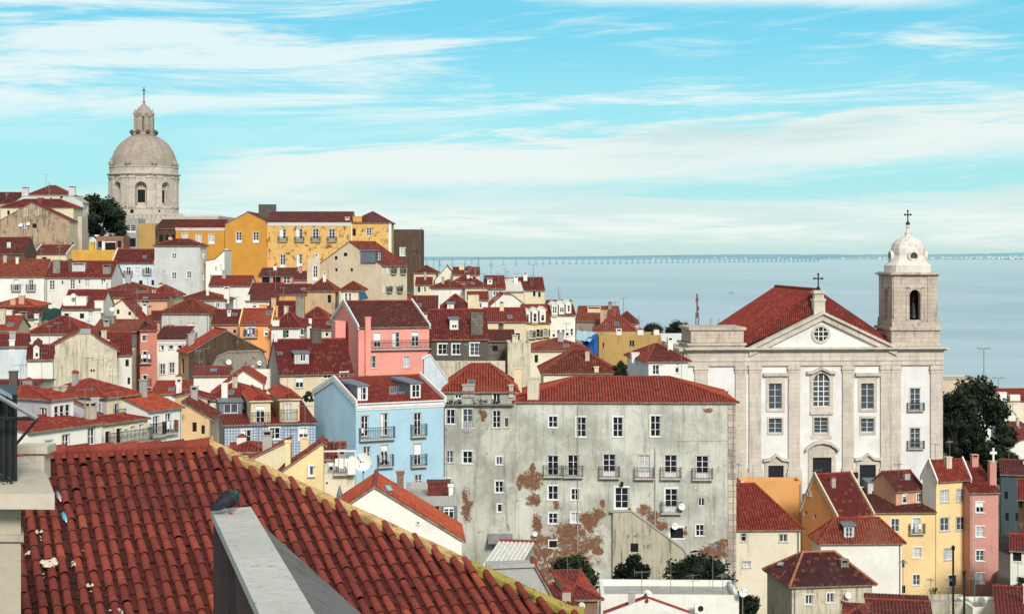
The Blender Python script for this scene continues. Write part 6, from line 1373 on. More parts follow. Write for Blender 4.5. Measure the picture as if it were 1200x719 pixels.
def fore_walls(plane):
    # the capped party wall with the pigeon
    Yf = 17.; a = at(250, 597, Yf); zt = a.z; b = Vector((at(291, 595, Yf).x, Yf + .02, zt)); dirv = Vector((.273, -1, 0)).normalized(); b = at(292, 594.5, Yf * (297.) / (594.5 - HY + 1.3))
    b = Vector(((291.5 - CX) / F * 17.2, 17.2, zt)); L = 8.
    root = empty('party_wall', (a.x, a.y, zt - 14), 0, 'thick grey-capped party wall running toward the viewer, a pigeon perched on its end', 'wall')
    o0 = Vector((a.x, a.y, zt - 14)); l = lambda p: p - o0; dn = Vector((0, 0, -14)); e = dirv * L
    dirb = Vector((.268, -1, 0)).normalized() * L
    M = MB(); M.face([l(a + dn), l(a + e + dn), l(a + e), l(a)]); M.face([l(b + dn), l(a + dn), l(a), l(b)]); M.face([l(b + dirb + dn), l(b + dn), l(b), l(b + dirb)]); M.build('wall', 'wall_stain', root)
    M = MB(); up = Vector((0, 0, .09)); ov = Vector((-.025, 0, 0)); n_ = 5
    for i in range(n_):
        f0, f1 = i / n_ + (.0006 if i else -.003), (i + 1) / n_ - .0006
        q = [a + e * f0 + ov, a + e * f1 + ov, b + dirb * f1 - ov, b + dirb * f0 - ov]; q = [l(p) for p in q]
        M.hexa([p - up for p in q], q)
    M.build('coping', 'cap_stone', root)
    C_ = MB(); c0, c1 = b + Vector((.0, 0, -.092)), b + dirb + Vector((0, 0, -.092)); c2 = at(424, 719, 1.); k = (zt - .5) / c2.z; c2 = c2 * k; c3 = at(292, 601, 1.); c3 = c3 * ((zt - .1) / c3.z); far = c2 + (c2 - c3) * .8
    C_.face([l(c0), l(c1), l(far), l(c3)]); C_.face([l(c3), l(far), l(far) + Vector((0, 0, -3)), l(c3) + Vector((0, 0, -3))]); C_.face([l(c0), l(c3), l(c3) + Vector((0, 0, -3)), l(c0) + Vector((0, 0, -3))]); C_.build('cement_apron', 'cement', root)
    GROUND.append((a.x, a.y, -18)); GROUND.append((a.x + 1, a.y - 8, -17))
    # pigeon, seen from behind and to its right, head to the right
    pg = at(268, 595.5, 17.0 * .985); pg.z = zt
    pr = empty('pigeon', pg, R(8), 'dark slate pigeon perched on the end of the capped wall', 'pigeon'); pr.scale = (.84, 1.1, .92)
    B_ = MB(); sc = 1.08
    spine = [(-.215, .045, .006, .030), (-.17, .062, .014, .034), (-.11, .095, .034, .044), (-.05, .130, .056, .062), (.01, .152, .066, .072), (.055, .178, .058, .064), (.082, .205, .040, .044), (.092, .228, .030, .031), (.104, .247, .029, .028), (.122, .252, .022, .020), (.136, .249, .010, .009), (.158, .243, .004, .004)]
    prev = None
    spine = [(x, zz * (.96 if x < .08 else .92) + .02, ry * 1.3, rz * (1.45 if -.15 < x < .09 else 1.15)) for x, zz, ry, rz in spine]
    for i, (x, zz, ry, rz) in enumerate(spine):
        x0, z0, *_ = spine[max(0, i - 1)]; x1, z1, *_ = spine[min(len(spine) - 1, i + 1)]; d = Vector((x1 - x0, 0, z1 - z0)).normalized(); nn = Vector((-d.z, 0, d.x))
        ring = [Vector((x, 0, zz)) * sc + (Vector((0, 1, 0)) * math.cos(2 * PI * k / 14) * ry + nn * math.sin(2 * PI * k / 14) * rz) * sc for k in range(14)]
        if prev:
            for k in range(14): B_.face([prev[k], prev[(k + 1) % 14], ring[(k + 1) % 14], ring[k]], 1 if i > 10 else (2 if 5 < i < 9 else 0), smooth=True)
        prev = ring
    B_.face(prev, 1)
    plain('pigeon_slate', (.018, .019, .024), .7, var=.6, scale=30); plain('pigeon_neck', (.02, .05, .05), .35, var=.5, scale=30); plain('pigeon_wing', (.030, .032, .040), .7, var=.7, scale=35); plain('pigeon_leg', (.32, .08, .07), .7)
    B_.build('body', ['pigeon_slate', 'iron', 'pigeon_neck'], pr, weld=True)
    for sg in (-1, 1):
        Wg = MB(); top = []
        for i in range(9):
            t = i / 8; x = .065 - t * .25; w = .062 * math.sin(PI * min(1, .18 + t * .75)) + .006; zz = .168 - t * .10; y = sg * (.052 + .024 * math.sin(PI * (1 - t)))
            top.append((Vector((x, y * .95, zz + .02 + w * .7)) * sc, Vector((x - .01, y * 1.38, zz + .01)) * sc, Vector((x - .02, y * 1.15, zz - w * .85)) * sc))
        for p, q in zip(top, top[1:]):
            for k in (0, 1): Wg.face([p[k], p[k + 1], q[k + 1], q[k]], 0 if k or 1 else 1, smooth=True)
        Wg.build('wing', ['pigeon_wing'], pr)
        Lg = MB(); Lg.tube((.01, sg * .028, .10), (.018, sg * .03, .0), .006, 0, 6)
        for dx, dy in ((.04, 0), (.03, .02), (.03, -.02), (-.025, 0)): Lg.tube((.018, sg * .03, .005), (.018 + dx, sg * .03 + dy, .003), .004, 0, 5)
        Lg.build('leg', 'pigeon_leg', pr)
        Ey = MB(); Ey.lathe([(.001, -.005), (.005, 0), (.001, .005)], Vector((.112, sg * .031, .250)) * sc, 8); Ey.build('eye', 'mast_red', pr)
    # stone terrace ledge at the left
    Yl = 17.; fr = Frame(-40, Yl, -2.); z = lambda py, v=0: -(py - HY) / F * (Yl + v)
    W = fr.u_at(64); fr.z0 = z(720)- 6
    r = fr.root('terrace', 'pale stone terrace corner with thick ledge and rendered pier at the left edge', 'terrace'); Z = lambda py, v=0: z(py, v) - fr.z0
    M = MB(); pl4 = lambda px, v0, v1, zz, g=0.: [Vector((-1, v0, zz)), Vector((fr.u_at(px, v0) + g, v0, zz)), Vector((fr.u_at(px, v1) + g, v1, zz)), Vector((-1, v1, zz))]
    M.hexa(pl4(24.5, .35, .9, -5), pl4(24.5, .35, .9, Z(596) - .002)); M.hexa(pl4(24.5, .3, .85, Z(640), .03), pl4(24.5, .3, .85, Z(632), .03)); M.build('wall', 'ledge_wall', r)
    M = MB(); d1 = 1.05
    zt = Z(578); zb = Z(596); W1 = W
    pa_, pb_ = (0, 64), (1.5, 55)
    def slab(v0, x0, v1, x1, za, zb_): M.hexa([Vector((-1, v0, za)), Vector((fr.u_at(x0, v0), v0, za)), Vector((fr.u_at(x1, v1), v1, za)), Vector((-1, v1, za))], [Vector((-1, v0, zb_)), Vector((fr.u_at(x0, v0), v0, zb_)), Vector((fr.u_at(x1, v1), v1, zb_)), Vector((-1, v1, zb_))])
    slab(0, 64, 1.5, 55, zb, zt); slab(1.503, 55, 3.1, 30, zb, zt)
    M.build('ledge', 'ledge_stone', r)
    M = MB(); ub, ue = fr.u_at(18, 3.2), fr.u_at(57, 3.2); zz0, zz1 = Z(531, 3.2), Z(522, 3.2); M.box(ub, 3.15, zz0, ue, 3.5, zz1); M.box(ub + .1, 3.2, Z(562, 3.2), ue - .06, 3.45, zz0); M.build('step_block', 'ledge_stone', r)
    GROUND.append((fr.A.x, 17, -16))
    # dark shuttered kiosk with lean-to glass roof standing on the ledge
    k = empty('kiosk', (fr.A.x, fr.A.y, fr.z0), fr.yaw, 'black slatted enclosure with metal-framed sloping roof on the terrace ledge, far left edge', 'kiosk')
    M = MB(); ue = fr.u_at(19.5, .9); z0, z1 = zt, Z(462, .9)
    M.hexa([Vector((-1.5, .92, z0)), Vector((ue, .92, z0)), Vector((fr.u_at(19.5, 2.2), 2.2, z0)), Vector((-1.5, 2.2, z0))], [Vector((-1.5, .92, z1)), Vector((ue, .92, z1)), Vector((fr.u_at(19.5, 2.2), 2.2, z1)), Vector((-1.5, 2.2, z1))])
    n = 16
    for i in range(n): x = -1.0 + (ue + 1.0) * i / n; M.box(x, .88, z0, x + .03, .925, z1)
    M.build('slatted_wall', 'iron', k)
    M = MB(); zz = Z(490, .6); xe = fr.u_at(44, .6)
    M.tube((-1.5, .6, zz), (xe, .6, zz), .022, 0, 6); xa, za = fr.u_at(0, .6), Z(458, .6); M.tube((xa - .8, .6, za + (za - zz) * 1.2), (xe, .6, zz), .03, 1, 6); M.tube((xe, .6, zz), (fr.u_at(19, .6), .6, Z(520, .6)), .018, 0, 6)
     
    M.tube((fr.u_at(8, .6), .6, zz), (fr.u_at(8, .6), .6, Z(464, .6)), .016, 0, 6); M.build('roof_frame', ['iron', 'steel'], k)
    M = MB(); M.face([(xa - .8, .62, za + (za - zz) * 1.2), (fr.u_at(14, .6), .62, Z(468, .6)), (fr.u_at(14, .9), .9, Z(468, .6) + .03), (xa - .8, .9, za + (za - zz) * 1.2)]); M.build('roof_sheet', 'zinc', k)
    M = MB(); rnd = random.Random(8)
    for i in range(60): leafquad(M, Vector((rnd.uniform(-.2, ue + .05), rnd.uniform(.6, .85), zt + abs(rnd.gauss(0, .10)))), rnd.uniform(.015, .035), rnd)
    o = M.build('pot_plant', 'leaf_mid', None); o.location = (fr.A.x, fr.A.y, fr.z0); o.rotation_euler = (0, 0, fr.yaw); tag(o, 'small green weeds growing at the foot of the black enclosure', 'plant')

# ================================================================== ground, river, far shore
def terrain():
    m, nt, b = newmat('ground'); n = N(nt); p = n.pos(); f = n.noise(p, .25, 8, .7)
    base = n.mix(n.ramp(f, .4, .65), (.10, .095, .085), (.045, .045, .04)); base = n.mix(n.ramp(n.noise(p, .05, 5, .6), .5, .62), base, (.04, .05, .025)); n.link(base, b.inputs['Base Color']); b.inputs['Roughness'].default_value = .95
    pts = GROUND + [(120, 330, -50), (60, 330, -40), (0, 380, -32), (-60, 460, -18), (60, 460, -60), (170, 300, -55), (150, 420, -66), (100, 250, -45), (200, 400, -69), (-250, 480, -5), (-300, 300, -8), (-120, 150, -14), (200, 150, -48), (120, 80, -40), (0, 10, -22), (-60, 20, -20), (60, 20, -28)]
    M = MB(); xs = [-620 + i * 6 for i in range(90)] + [-80 + i * 6 for i in range(70)]; xs = sorted(set(xs)); ys = [-30 + i * 6 for i in range(110)]
    def hgt(x, y):
        sw = sz = 0.
        for (a, b_, c) in pts:
            d2 = (a - x) ** 2 + (b_ - y) ** 2 + 6.; w = 1 / (d2 * d2) if d2 < 1e5 else 1 / d2 ** 2; sw += w; sz += w * c
        near = [c for a, b_, c in pts if abs(a - x) < 13 and abs(b_ - y) < 13]; h = sz / sw
        if near: h = h * .4 + min(near) * .6
        h -= 3.5
        sh = (x * .35 + (y - 560)) / 90.                   # falls to the river beyond the last roofs
        sh = min(1, max(0, sh + 1)); sh = sh * sh * (3 - 2 * sh)
        if x < -150 and y < 620: sh *= max(0, 1 - (-150 - x) / 60)
        return h * (1 - sh) + (SEA + 2) * sh if sh < 1 else SEA - 6 * max(0, min(1, (x * .35 + y - 600) / 60.)) + 2
    g = [[(x, y, hgt(x, y)) for x in xs] for y in ys]
    for j in range(len(ys) - 1):
        for i in range(len(xs) - 1): M.face([g[j][i], g[j][i + 1], g[j + 1][i + 1], g[j + 1][i]], 0, smooth=True)
    o = M.build('ground', 'ground', None, weld=True); tag(o, 'sloping ground of the hill beneath the houses', kind='structure')
def river():
    m, nt, b = newmat('water'); n = N(nt); p = n.pos()
    sp = n.new('ShaderNodeSeparateXYZ'); n.link(p, sp.inputs[0]); ly = n.math('LOGARITHM', n.math('MAXIMUM', sp.outputs[1], 100.), 2.718)
    lv = n.new('ShaderNodeCombineXYZ'); n.link(n.math('MULTIPLY', sp.outputs[0], .0011), lv.inputs[0]); n.link(n.math('MULTIPLY', ly, 3.2), lv.inputs[1]); lv = lv.outputs[0]
    a = n.noise(lv, 1., 6, .62, .5); c = n.noise(n.scaled(lv, (2.2, 5, 1)), 1, 7, .7)
    base = n.mix(n.ramp(a, .40, .62), (.35, .45, .485), (.42, .52, .545)); base = n.mix(n.ramp(c, .48, .72, 0, .25), base, (.29, .385, .42))
    band = n.ramp(n.noise(n.scaled(lv, (.35, 1.5, 1), (3, 7, 0)), 1, 5, .55, .4), .56, .66, 0, .4); base = n.mix(band, base, (.44, .60, .62)); base = n.mix(n.ramp(ly, 7.6, 9.8, 0, .8), base, (.50, .63, .63))
    n.link(base, b.inputs['Base Color']); b.inputs['Roughness'].default_value = .42; b.inputs['Specular IOR Level'].default_value = .35
    rip = n.noise(n.scaled(p, (.12, .35, 1)), 1, 6, .7); n.bump(rip, .35, .6, b)
    M = MB(); ys = [180, 400, 700, 1200, 2500, 6000, 14000, 33000]
    for a_, b_ in zip(ys, ys[1:]):
        for i in range(-8, 8): M.face([(i * b_ * .14 if 0 else i * 3200, a_, SEA), ((i + 1) * 3200, a_, SEA), ((i + 1) * 3200, b_, SEA), (i * 3200, b_, SEA)])
    o = M.build('river', 'water', None, weld=True); tag(o, 'wide pale blue river reaching to the horizon', kind='structure')
def far_shore():
    plain('far_hill', (.19, .35, .42), .95, var=.12, scale=.0004); plain('far_hill_pale', (.26, .41, .47), .95, var=.15, scale=.002); plain('far_town', (.46, .56, .57), .9, var=.3, scale=.01)  # distance haze is mixed into the base colours of hills and shore
    rnd = random.Random(2)
    for k, (Y, mat, lab) in enumerate(((29000, 'far_hill', 'hazy blue hills along the horizon'), (26500, 'far_hill_pale', 'low pale shore in front of the far hills'))):
        M = MB(); n = 240; prev = None
        for i in range(n + 1):
            px = -300 + 1900 * i / n; t = max(0, min(1, (px - 480) / 720)); x = (px - CX) / F * Y
            if k == 0: top = 300.8 - 4.6 * t ** 1.3 + 1.6 * math.sin(px * .013) * (.25 + t * .4) + rnd.uniform(-.35, .35) * (.3 + t)
            else: top = 302.9 - 2.4 * t + .7 * math.sin(px * .021 + 1) + rnd.uniform(-.25, .25)
            z = max(-(top - HY) / F * Y, SEA + 8); cur = (Vector((x, Y, SEA - 5)), Vector((x, Y + 250, z)), Vector((x, Y + 2200, z * .9 - 8)))
            if prev: M.face([prev[0], cur[0], cur[1], prev[1]]); M.face([prev[1], cur[1], cur[2], prev[2]])
            prev = cur
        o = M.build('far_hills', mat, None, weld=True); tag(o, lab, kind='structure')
    M = MB()
    for i in range(170):
        px = 1250 - abs(rnd.gauss(0, 1)) * 70 if rnd.random() < .8 else rnd.uniform(760, 1250); Y = 26300; p = at(px, 302.6 - max(0, (px - 1000)) / 200 * 1.8 * rnd.random(), Y); w = rnd.uniform(10, 26); h = rnd.uniform(8, 22)
        M.box(p.x - w, Y - 60 - i, p.z - 14, p.x + w, Y - 40 - i, p.z + h)
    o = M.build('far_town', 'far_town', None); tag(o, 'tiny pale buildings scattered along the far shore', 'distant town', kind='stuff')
    # long bridge
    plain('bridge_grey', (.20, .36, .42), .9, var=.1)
    pts = []
    root = empty('bridge', at(520, 306, 11000), 0, 'very long low bridge on evenly spaced piers crossing the river near the horizon', 'bridge'); b0 = root.location
    def bp(px):
        t = (px - 480) / 640; Y = 9500 + 9500 * t + 2000 * t * t; return Vector(((px - CX) / F * Y, Y, 0))
    D_ = MB(); px = 470.; prev = None; Pn = 0
    while px < 960:
        p = bp(px); cur = p
        if prev is not None:
            a, c = Vector((prev.x, prev.y, SEA + 44)) - b0, Vector((cur.x, cur.y, SEA + 44)) - b0; wv = Vector((0, 26, 0)); up = Vector((0, 0, 3)); D_.hexa([a, c, c + wv, a + wv], [a + up, c + up, c + wv + up, a + wv + up])
        P_ = MB(); w = 3.5 if px < 630 else 4; q = p - b0; P_.box(q.x - w, q.y, SEA - 3 - b0.z, q.x + w, q.y + 20, SEA + 45 - b0.z); P_.box(q.x - w * 3, q.y - 6, SEA - 3 - b0.z, q.x + w * 3, q.y + 26, SEA + 13 - b0.z)
        P_.build('pier', 'bridge_grey', root)
        prev = cur; px += 15 if px < 620 else max(4.5, 8.2 - (px - 620) / 95)
    D_.build('deck', 'bridge_grey', root)
    M = MB(); p = at(857, 343, 3000); p.z = SEA
    M.hexa([Vector((-9, -2, 0)), Vector((9, -2, 0)), Vector((9, 2, 0)), Vector((-9, 2, 0))], [Vector((-11, -3, 3)), Vector((12, -3, 3)), Vector((12, 3, 3)), Vector((-11, 3, 3))]); o = M.build('hull', 'far_hill', None)
    root = empty('boat', p, 0, 'tiny grey boat out on the open river left of the church cross', 'boat'); o.parent = root; root.scale = (.55, .55, .55)
    M = MB(); M.box(-5, -2, 3, 1, 2, 7); M.build('cabin', 'zinc', root); M = MB(); M.tube((2, 0, 3), (2, 0, 13), .35); M.build('mast', 'iron', root)

def street_things():
    def lamp(px, top, base, Y, w, label):
        p = at(px, base, Y); h = (base - top) / F * Y; r = empty('street_lamp', p, 0, label, 'street lamp', 'tall quay lamp posts'); GROUND.append((p.x, Y, p.z - 1))
        M = MB(); M.tube((0, 0, -3), (0, 0, h), .14, 0, 8, .09); M.build('pole', 'zinc', r); k = w / F * Y / 2
        for sg in (-1, 1):
            M = MB(); M.tube((0, 0, h), (sg * k, 0, h + .2), .09, 0, 6); M.box(sg * k - .5, -.35, h + .02, sg * k + .5, .35, h + .3); M.build('lamp_head', 'zinc', r)
    lamp(1153, 409, 457, 330, 9, 'tall double-headed quay lamp nearest the church'); lamp(1170, 443, 462, 420, 10, 'shorter double-headed quay lamp, right of the tall one')
    p = at(817, 388, 330); h = 44 / F * 330; r = empty('radio_mast', p, 0, 'lattice radio mast with red top section standing left of the church tower', 'mast'); GROUND.append((p.x, 330, p.z - 12))
    M = MB(); w = .45
    for sx in (-1, 1):
        for sy in (-1, 1): M.tube((sx * w, sy * w, -14), (sx * w * .6, sy * w * .6, h * .5), .08)
    for i in range(14): z = -6 + (h * .5 + 6) * i / 14; s = 1 if i % 2 else -1; M.tube((-w * s, -w, z), (w * s, -w, z + (h * .5 + 6) / 14), .05)
    M.build('lattice', 'steel', r); M = MB(); M.tube((0, 0, h * .35), (0, 0, h), .17, 0, 8); M.box(-.32, -.2, h * .80, .28, .2, h * .88); M.box(-.1, -.2, h * .55, .4, .2, h * .66); M.build('antenna', 'mast_red', r)
    M = MB(); 
    for dx in (-2.6, 2.9, 4.6): M.tube((dx, 0, -10), (dx, 0, h * random.uniform(.25, .45)), .07)
    M.build('whip_antenna', 'steel', r)
    # tarpaulin by the ochre block
    def tarp(name, quad, Y, mat, label, sag=.4):
        P4 = [at(x, y, yy) for (x, y, yy) in quad]; o0 = P4[0].copy(); M = MB(); n = 10; g = []
        rnd = random.Random(len(label))
        for j in range(n + 1):
            row = []
            for i in range(n + 1):
                a, b = i / n, j / n; p = (P4[0] * (1 - a) + P4[1] * a) * (1 - b) + (P4[3] * (1 - a) + P4[2] * a) * b; p = p - o0 + Vector((0, rnd.uniform(-.12, .12) - sag * math.sin(PI * a) * .3, -sag * math.sin(PI * a) * math.sin(PI * b) * .6 + .08 * math.sin(a * 19))); row.append(p)
            g.append(row)
        for j in range(n):
            for i in range(n): M.face([g[j][i], g[j][i + 1], g[j + 1][i + 1], g[j + 1][i]], 0, smooth=True)
        o = M.build(name, mat, None, weld=True); o.location = o0; tag(o, label, 'tarpaulin'); return o
    tarp('tarpaulin', ((688, 416, 205), (701, 414, 205), (700, 390, 209), (682, 399, 209)), 205, 'tarp_blue', 'bright blue tarpaulin hanging beside the ochre flat-topped block')
    tarp('tarpaulin', ((675, 398, 208), (692, 400, 206), (699, 389, 212), (676, 387, 214)), 208, 'tarp_pale', 'pale blue sheet stretched above the bright blue tarpaulin')
    tarp('tarpaulin', ((423, 351, 224), (432, 350, 223), (429, 344, 226), (420, 340, 226)), 224, 'teal_cloth', 'teal tarpaulin on the roof behind the pink house')
    tarp('tarpaulin', ((41, 374, 200), (72, 377, 200), (72, 361, 202), (41, 361, 202)), 200, 'tarp_green', 'dark green netting screen below the white upper houses')
    # air conditioner and big dish in the courtyard
    p = at(820, 718, 103.5); r = empty('air_conditioner', p, 0, 'white air conditioner unit with round fan grille on the white courtyard block', 'air conditioner'); M = MB(); w = 11 / F * 103 / 2; h = 11 / F * 103; M.box(-w, 0, 0, w, .35, h); M.build('case', 'dish', r)
    M = MB(); M.lathe([(w * .62, 0), (w * .6, .03), (w * .1, .03)], (0, 0, 0), 20); o = M.build('fan_grille', 'iron', r); o.rotation_euler = (R(90), 0, 0); o.location = (w * .2, 0, h / 2)
    def bigdish(px, py, rp, Y, label, face=(.1, -1, .2), base=None):
        p = at(px, py, Y); r = empty('satellite_dish', p, 0, label, 'satellite dish'); rr = rp * Y / F; o = dish((0, 0, 0), rr, r, face, 'reflector'); M = MB(); M.tube((0, .25, .1), (0, .25, -(base or 3)), .035); M.build('mast', 'steel', r)
    bigdish(425, 541, 10.5, 112, 'largest white satellite dish, standing on the cream roof terrace in front of the sky-blue house', (-.15, -1, .15), 4)
    bigdish(759, 696, 5.5, 100, 'white dish above the bright red roof at the bottom of the courtyard', (.35, -1, .2)); bigdish(871, 693, 6, 104, 'tilted white dish at the right end of the white courtyard block', (.55, -1, .1)); bigdish(682, 709, 4, 96, 'small white dish by the courtyard sheds, bottom centre', (-.3, -1, .2))
    M = MB(); p = at(408, 556, 106)
    r = empty('pergola', p, R(6), 'white beam and slim post frame over the roof terrace', 'pergola'); k = 106 / F; M.box(-29 * k, 0, 27 * k, 9 * k, .15, 28.6 * k); M.build('beam', 'white_trim', r); M = MB(); M.tube((8 * k, .1, 0), (8 * k, .1, 27 * k), .05); M.build('post', 'white_trim', r)
    # parabolic arch end of the terrace
    M = MB(); k = 103.5 / F; n = 10; p = at(412, 556, 103.5); arc = [(-4.6 * k, 0)] + [(-4.6 * k * math.cos(PI * i / n), 15 * k + 7 * k * math.sin(PI * i / n)) for i in range(n + 1)] + [(4.6 * k, 0)]
    M.prism([(x, 0, z) for x, z in arc], (0, .2, 0)); o = M.build('arched_wall', 'white_bright', None); o.location = p; tag(o, 'small round-topped white wall at the end of the roof terrace', 'wall')
    # dark cone finial
    M = MB(); k = 84 / F; M.lathe([(3.6 * k, -3), (3.6 * k, 0), (3.2 * k, .05), (.02, 11 * k)], (0, 0, 0), 16); o = M.build('chimney_cowl', 'lead', None); o.location = at(398, 579, 84); tag(o, 'dark pointed cone cowl beyond the near yellow raked edge', 'chimney cowl')
    # poles by the yellow house
    for px, top, Y, lab in ((1117, 640, 124, 'tall dark pole in front of the narrow yellow house'), (1130, 669, 125, 'shorter dark pole right of the tall one')):
        p = at(px, 725, Y); M = MB(); h = (725 - top) / F * Y; M.tube((0, 0, -3), (0, 0, h), .10, 0, 8, .08); M.lathe([(.14, h - .25), (.16, h), (.05, h + .12)], (0, 0, 0), 8, 0); o = M.build('pole', 'iron', None); o.location = p; tag(o, lab, 'pole')
    # bare tree
    rnd = random.Random(11); p = at(1096, 712, 132); r = empty('bare_tree', p, 0, 'small leafless tree with russet twigs in front of the yellow house', 'tree'); M = MB()
    def br(a, d, L, rad, dep):
        b = a + d * L; M.tube(a, b, rad, 0, 5, rad * .65, cap=False)
        if dep:
            for i in range(3 if dep > 1 else 4): br(b, (d + Vector((rnd.uniform(-1, 1), rnd.uniform(-.8, .8), rnd.uniform(-.2, .5))) * .8).normalized(), L * rnd.uniform(.6, .85), rad * .6, dep - 1)
    M.tube((0, 0, -1.5), (0, 0, .3), .12, 0, 6, .1); br(Vector((0, 0, .2)), Vector((-.1, 0, 1)).normalized(), .55, .1, 4); M.build('trunk', 'bark', r)
    C_ = MB()
    for i in range(160): leafquad(C_, Vector((rnd.gauss(0, .75), rnd.gauss(0, .5), 1.4 + rnd.gauss(0, .4))), rnd.uniform(.03, .07), rnd)
    C_.build('crown', 'terracotta', r)
    # white awning strip on orange house, rooftop cross
    M = MB(); p = at(1164, 541, 163); M.tube((0, 0, 0), (0, 0, 1.5), .12); M.box(-.35, -.1, .85, .35, .1, 1.1); o = M.build('stone_cross', 'dish', None); o.location = p; tag(o, 'little white cross on the chimney of the rose-pink house', 'cross')
    # alley steps
    M = MB(); A_, B_ = at(1168, 719, 150), at(1192, 700, 154); n = 30
    for i in range(n):
        t = i / n; y = 150 + 34 * t; z = at(0, 715, 150).z + 1.2 * t; x0, x1 = (1170 - CX) / F * y, (1194 - CX) / F * y; M.box(x0, y, z - 6, x1, y + 34 / n, z)
    o = M.build('stairs', 'dark_wall', None); tag(o, 'steep dark steps of the alley beside the rose-pink house', kind='structure')
    GROUND.append((at(1182, 0, 152).x, 152, -38)); GROUND.append((at(1182, 0, 184).x, 184, -26))

def planting():
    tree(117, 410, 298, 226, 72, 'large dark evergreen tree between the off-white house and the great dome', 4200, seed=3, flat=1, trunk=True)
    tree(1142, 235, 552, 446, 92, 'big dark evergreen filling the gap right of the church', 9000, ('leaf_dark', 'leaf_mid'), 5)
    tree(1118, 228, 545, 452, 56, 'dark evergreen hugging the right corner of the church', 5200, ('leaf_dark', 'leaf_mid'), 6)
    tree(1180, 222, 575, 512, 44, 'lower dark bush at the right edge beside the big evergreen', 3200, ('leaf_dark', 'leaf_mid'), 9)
    for i, (px, Y, y0, y1, w, lab) in enumerate(((796, 262, 404, 377, 46, 'dark round tree left of the church stump tower'), (764, 300, 396, 381, 34, 'low dark tree behind the ochre block, by the red roofs'), (752, 270, 402, 388, 30, 'dark hedge tree just above the ochre block'), (822, 255, 402, 384, 40, 'dark tree tucked behind the stump tower'))):
        tree(px, Y, y0, y1, w, lab, 1800, seed=20 + i, group='trees behind the ochre block')
    tree(727, 158, 443, 423, 24, 'dark shrub between the wide red roof and the white faceted-roof house', 1400, seed=31, name='shrub', cat='shrub', trunk=False)
    for i, (px, Y, y0, y1, w, lab) in enumerate(((672, 136, 706, 652, 66, 'dark spreading shrub at the foot of the peeling wall, left one'), (742, 132, 704, 646, 46, 'tall dark shrub at the foot of the stair wall, middle one'), (818, 133, 700, 654, 92, 'broad dark shrub under the tenement corner, right one'), (868, 118, 725, 698, 50, 'black-green shrub beside the tilted white dish at the bottom'))):
        tree(px, Y, y0, y1, w, lab, 4200, ('leaf_dark', 'leaf_dark') if i != 0 else ('leaf_dark', 'leaf_mid'), 40 + i, 'shrubs at the foot of the tenement', name='shrub', cat='shrub', leaf=.16)
    tree(1196, 140, 700, 676, 24, 'dark shrub at the right edge under the white loggia house', 1500, seed=50, name='shrub', cat='shrub', trunk=False)
    tree(191, 196, 466, 452, 12, 'little green rooftop plant by the small-windowed white house', 500, ('leaf_dark', 'leaf_mid'), 52, name='potted_tree', cat='plant')
    tree(362, 150, 472, 458, 16, 'bushy green plants on the terrace left of the sky-blue house', 800, ('leaf_dark', 'leaf_mid'), 53, name='shrub', cat='shrub', trunk=False)

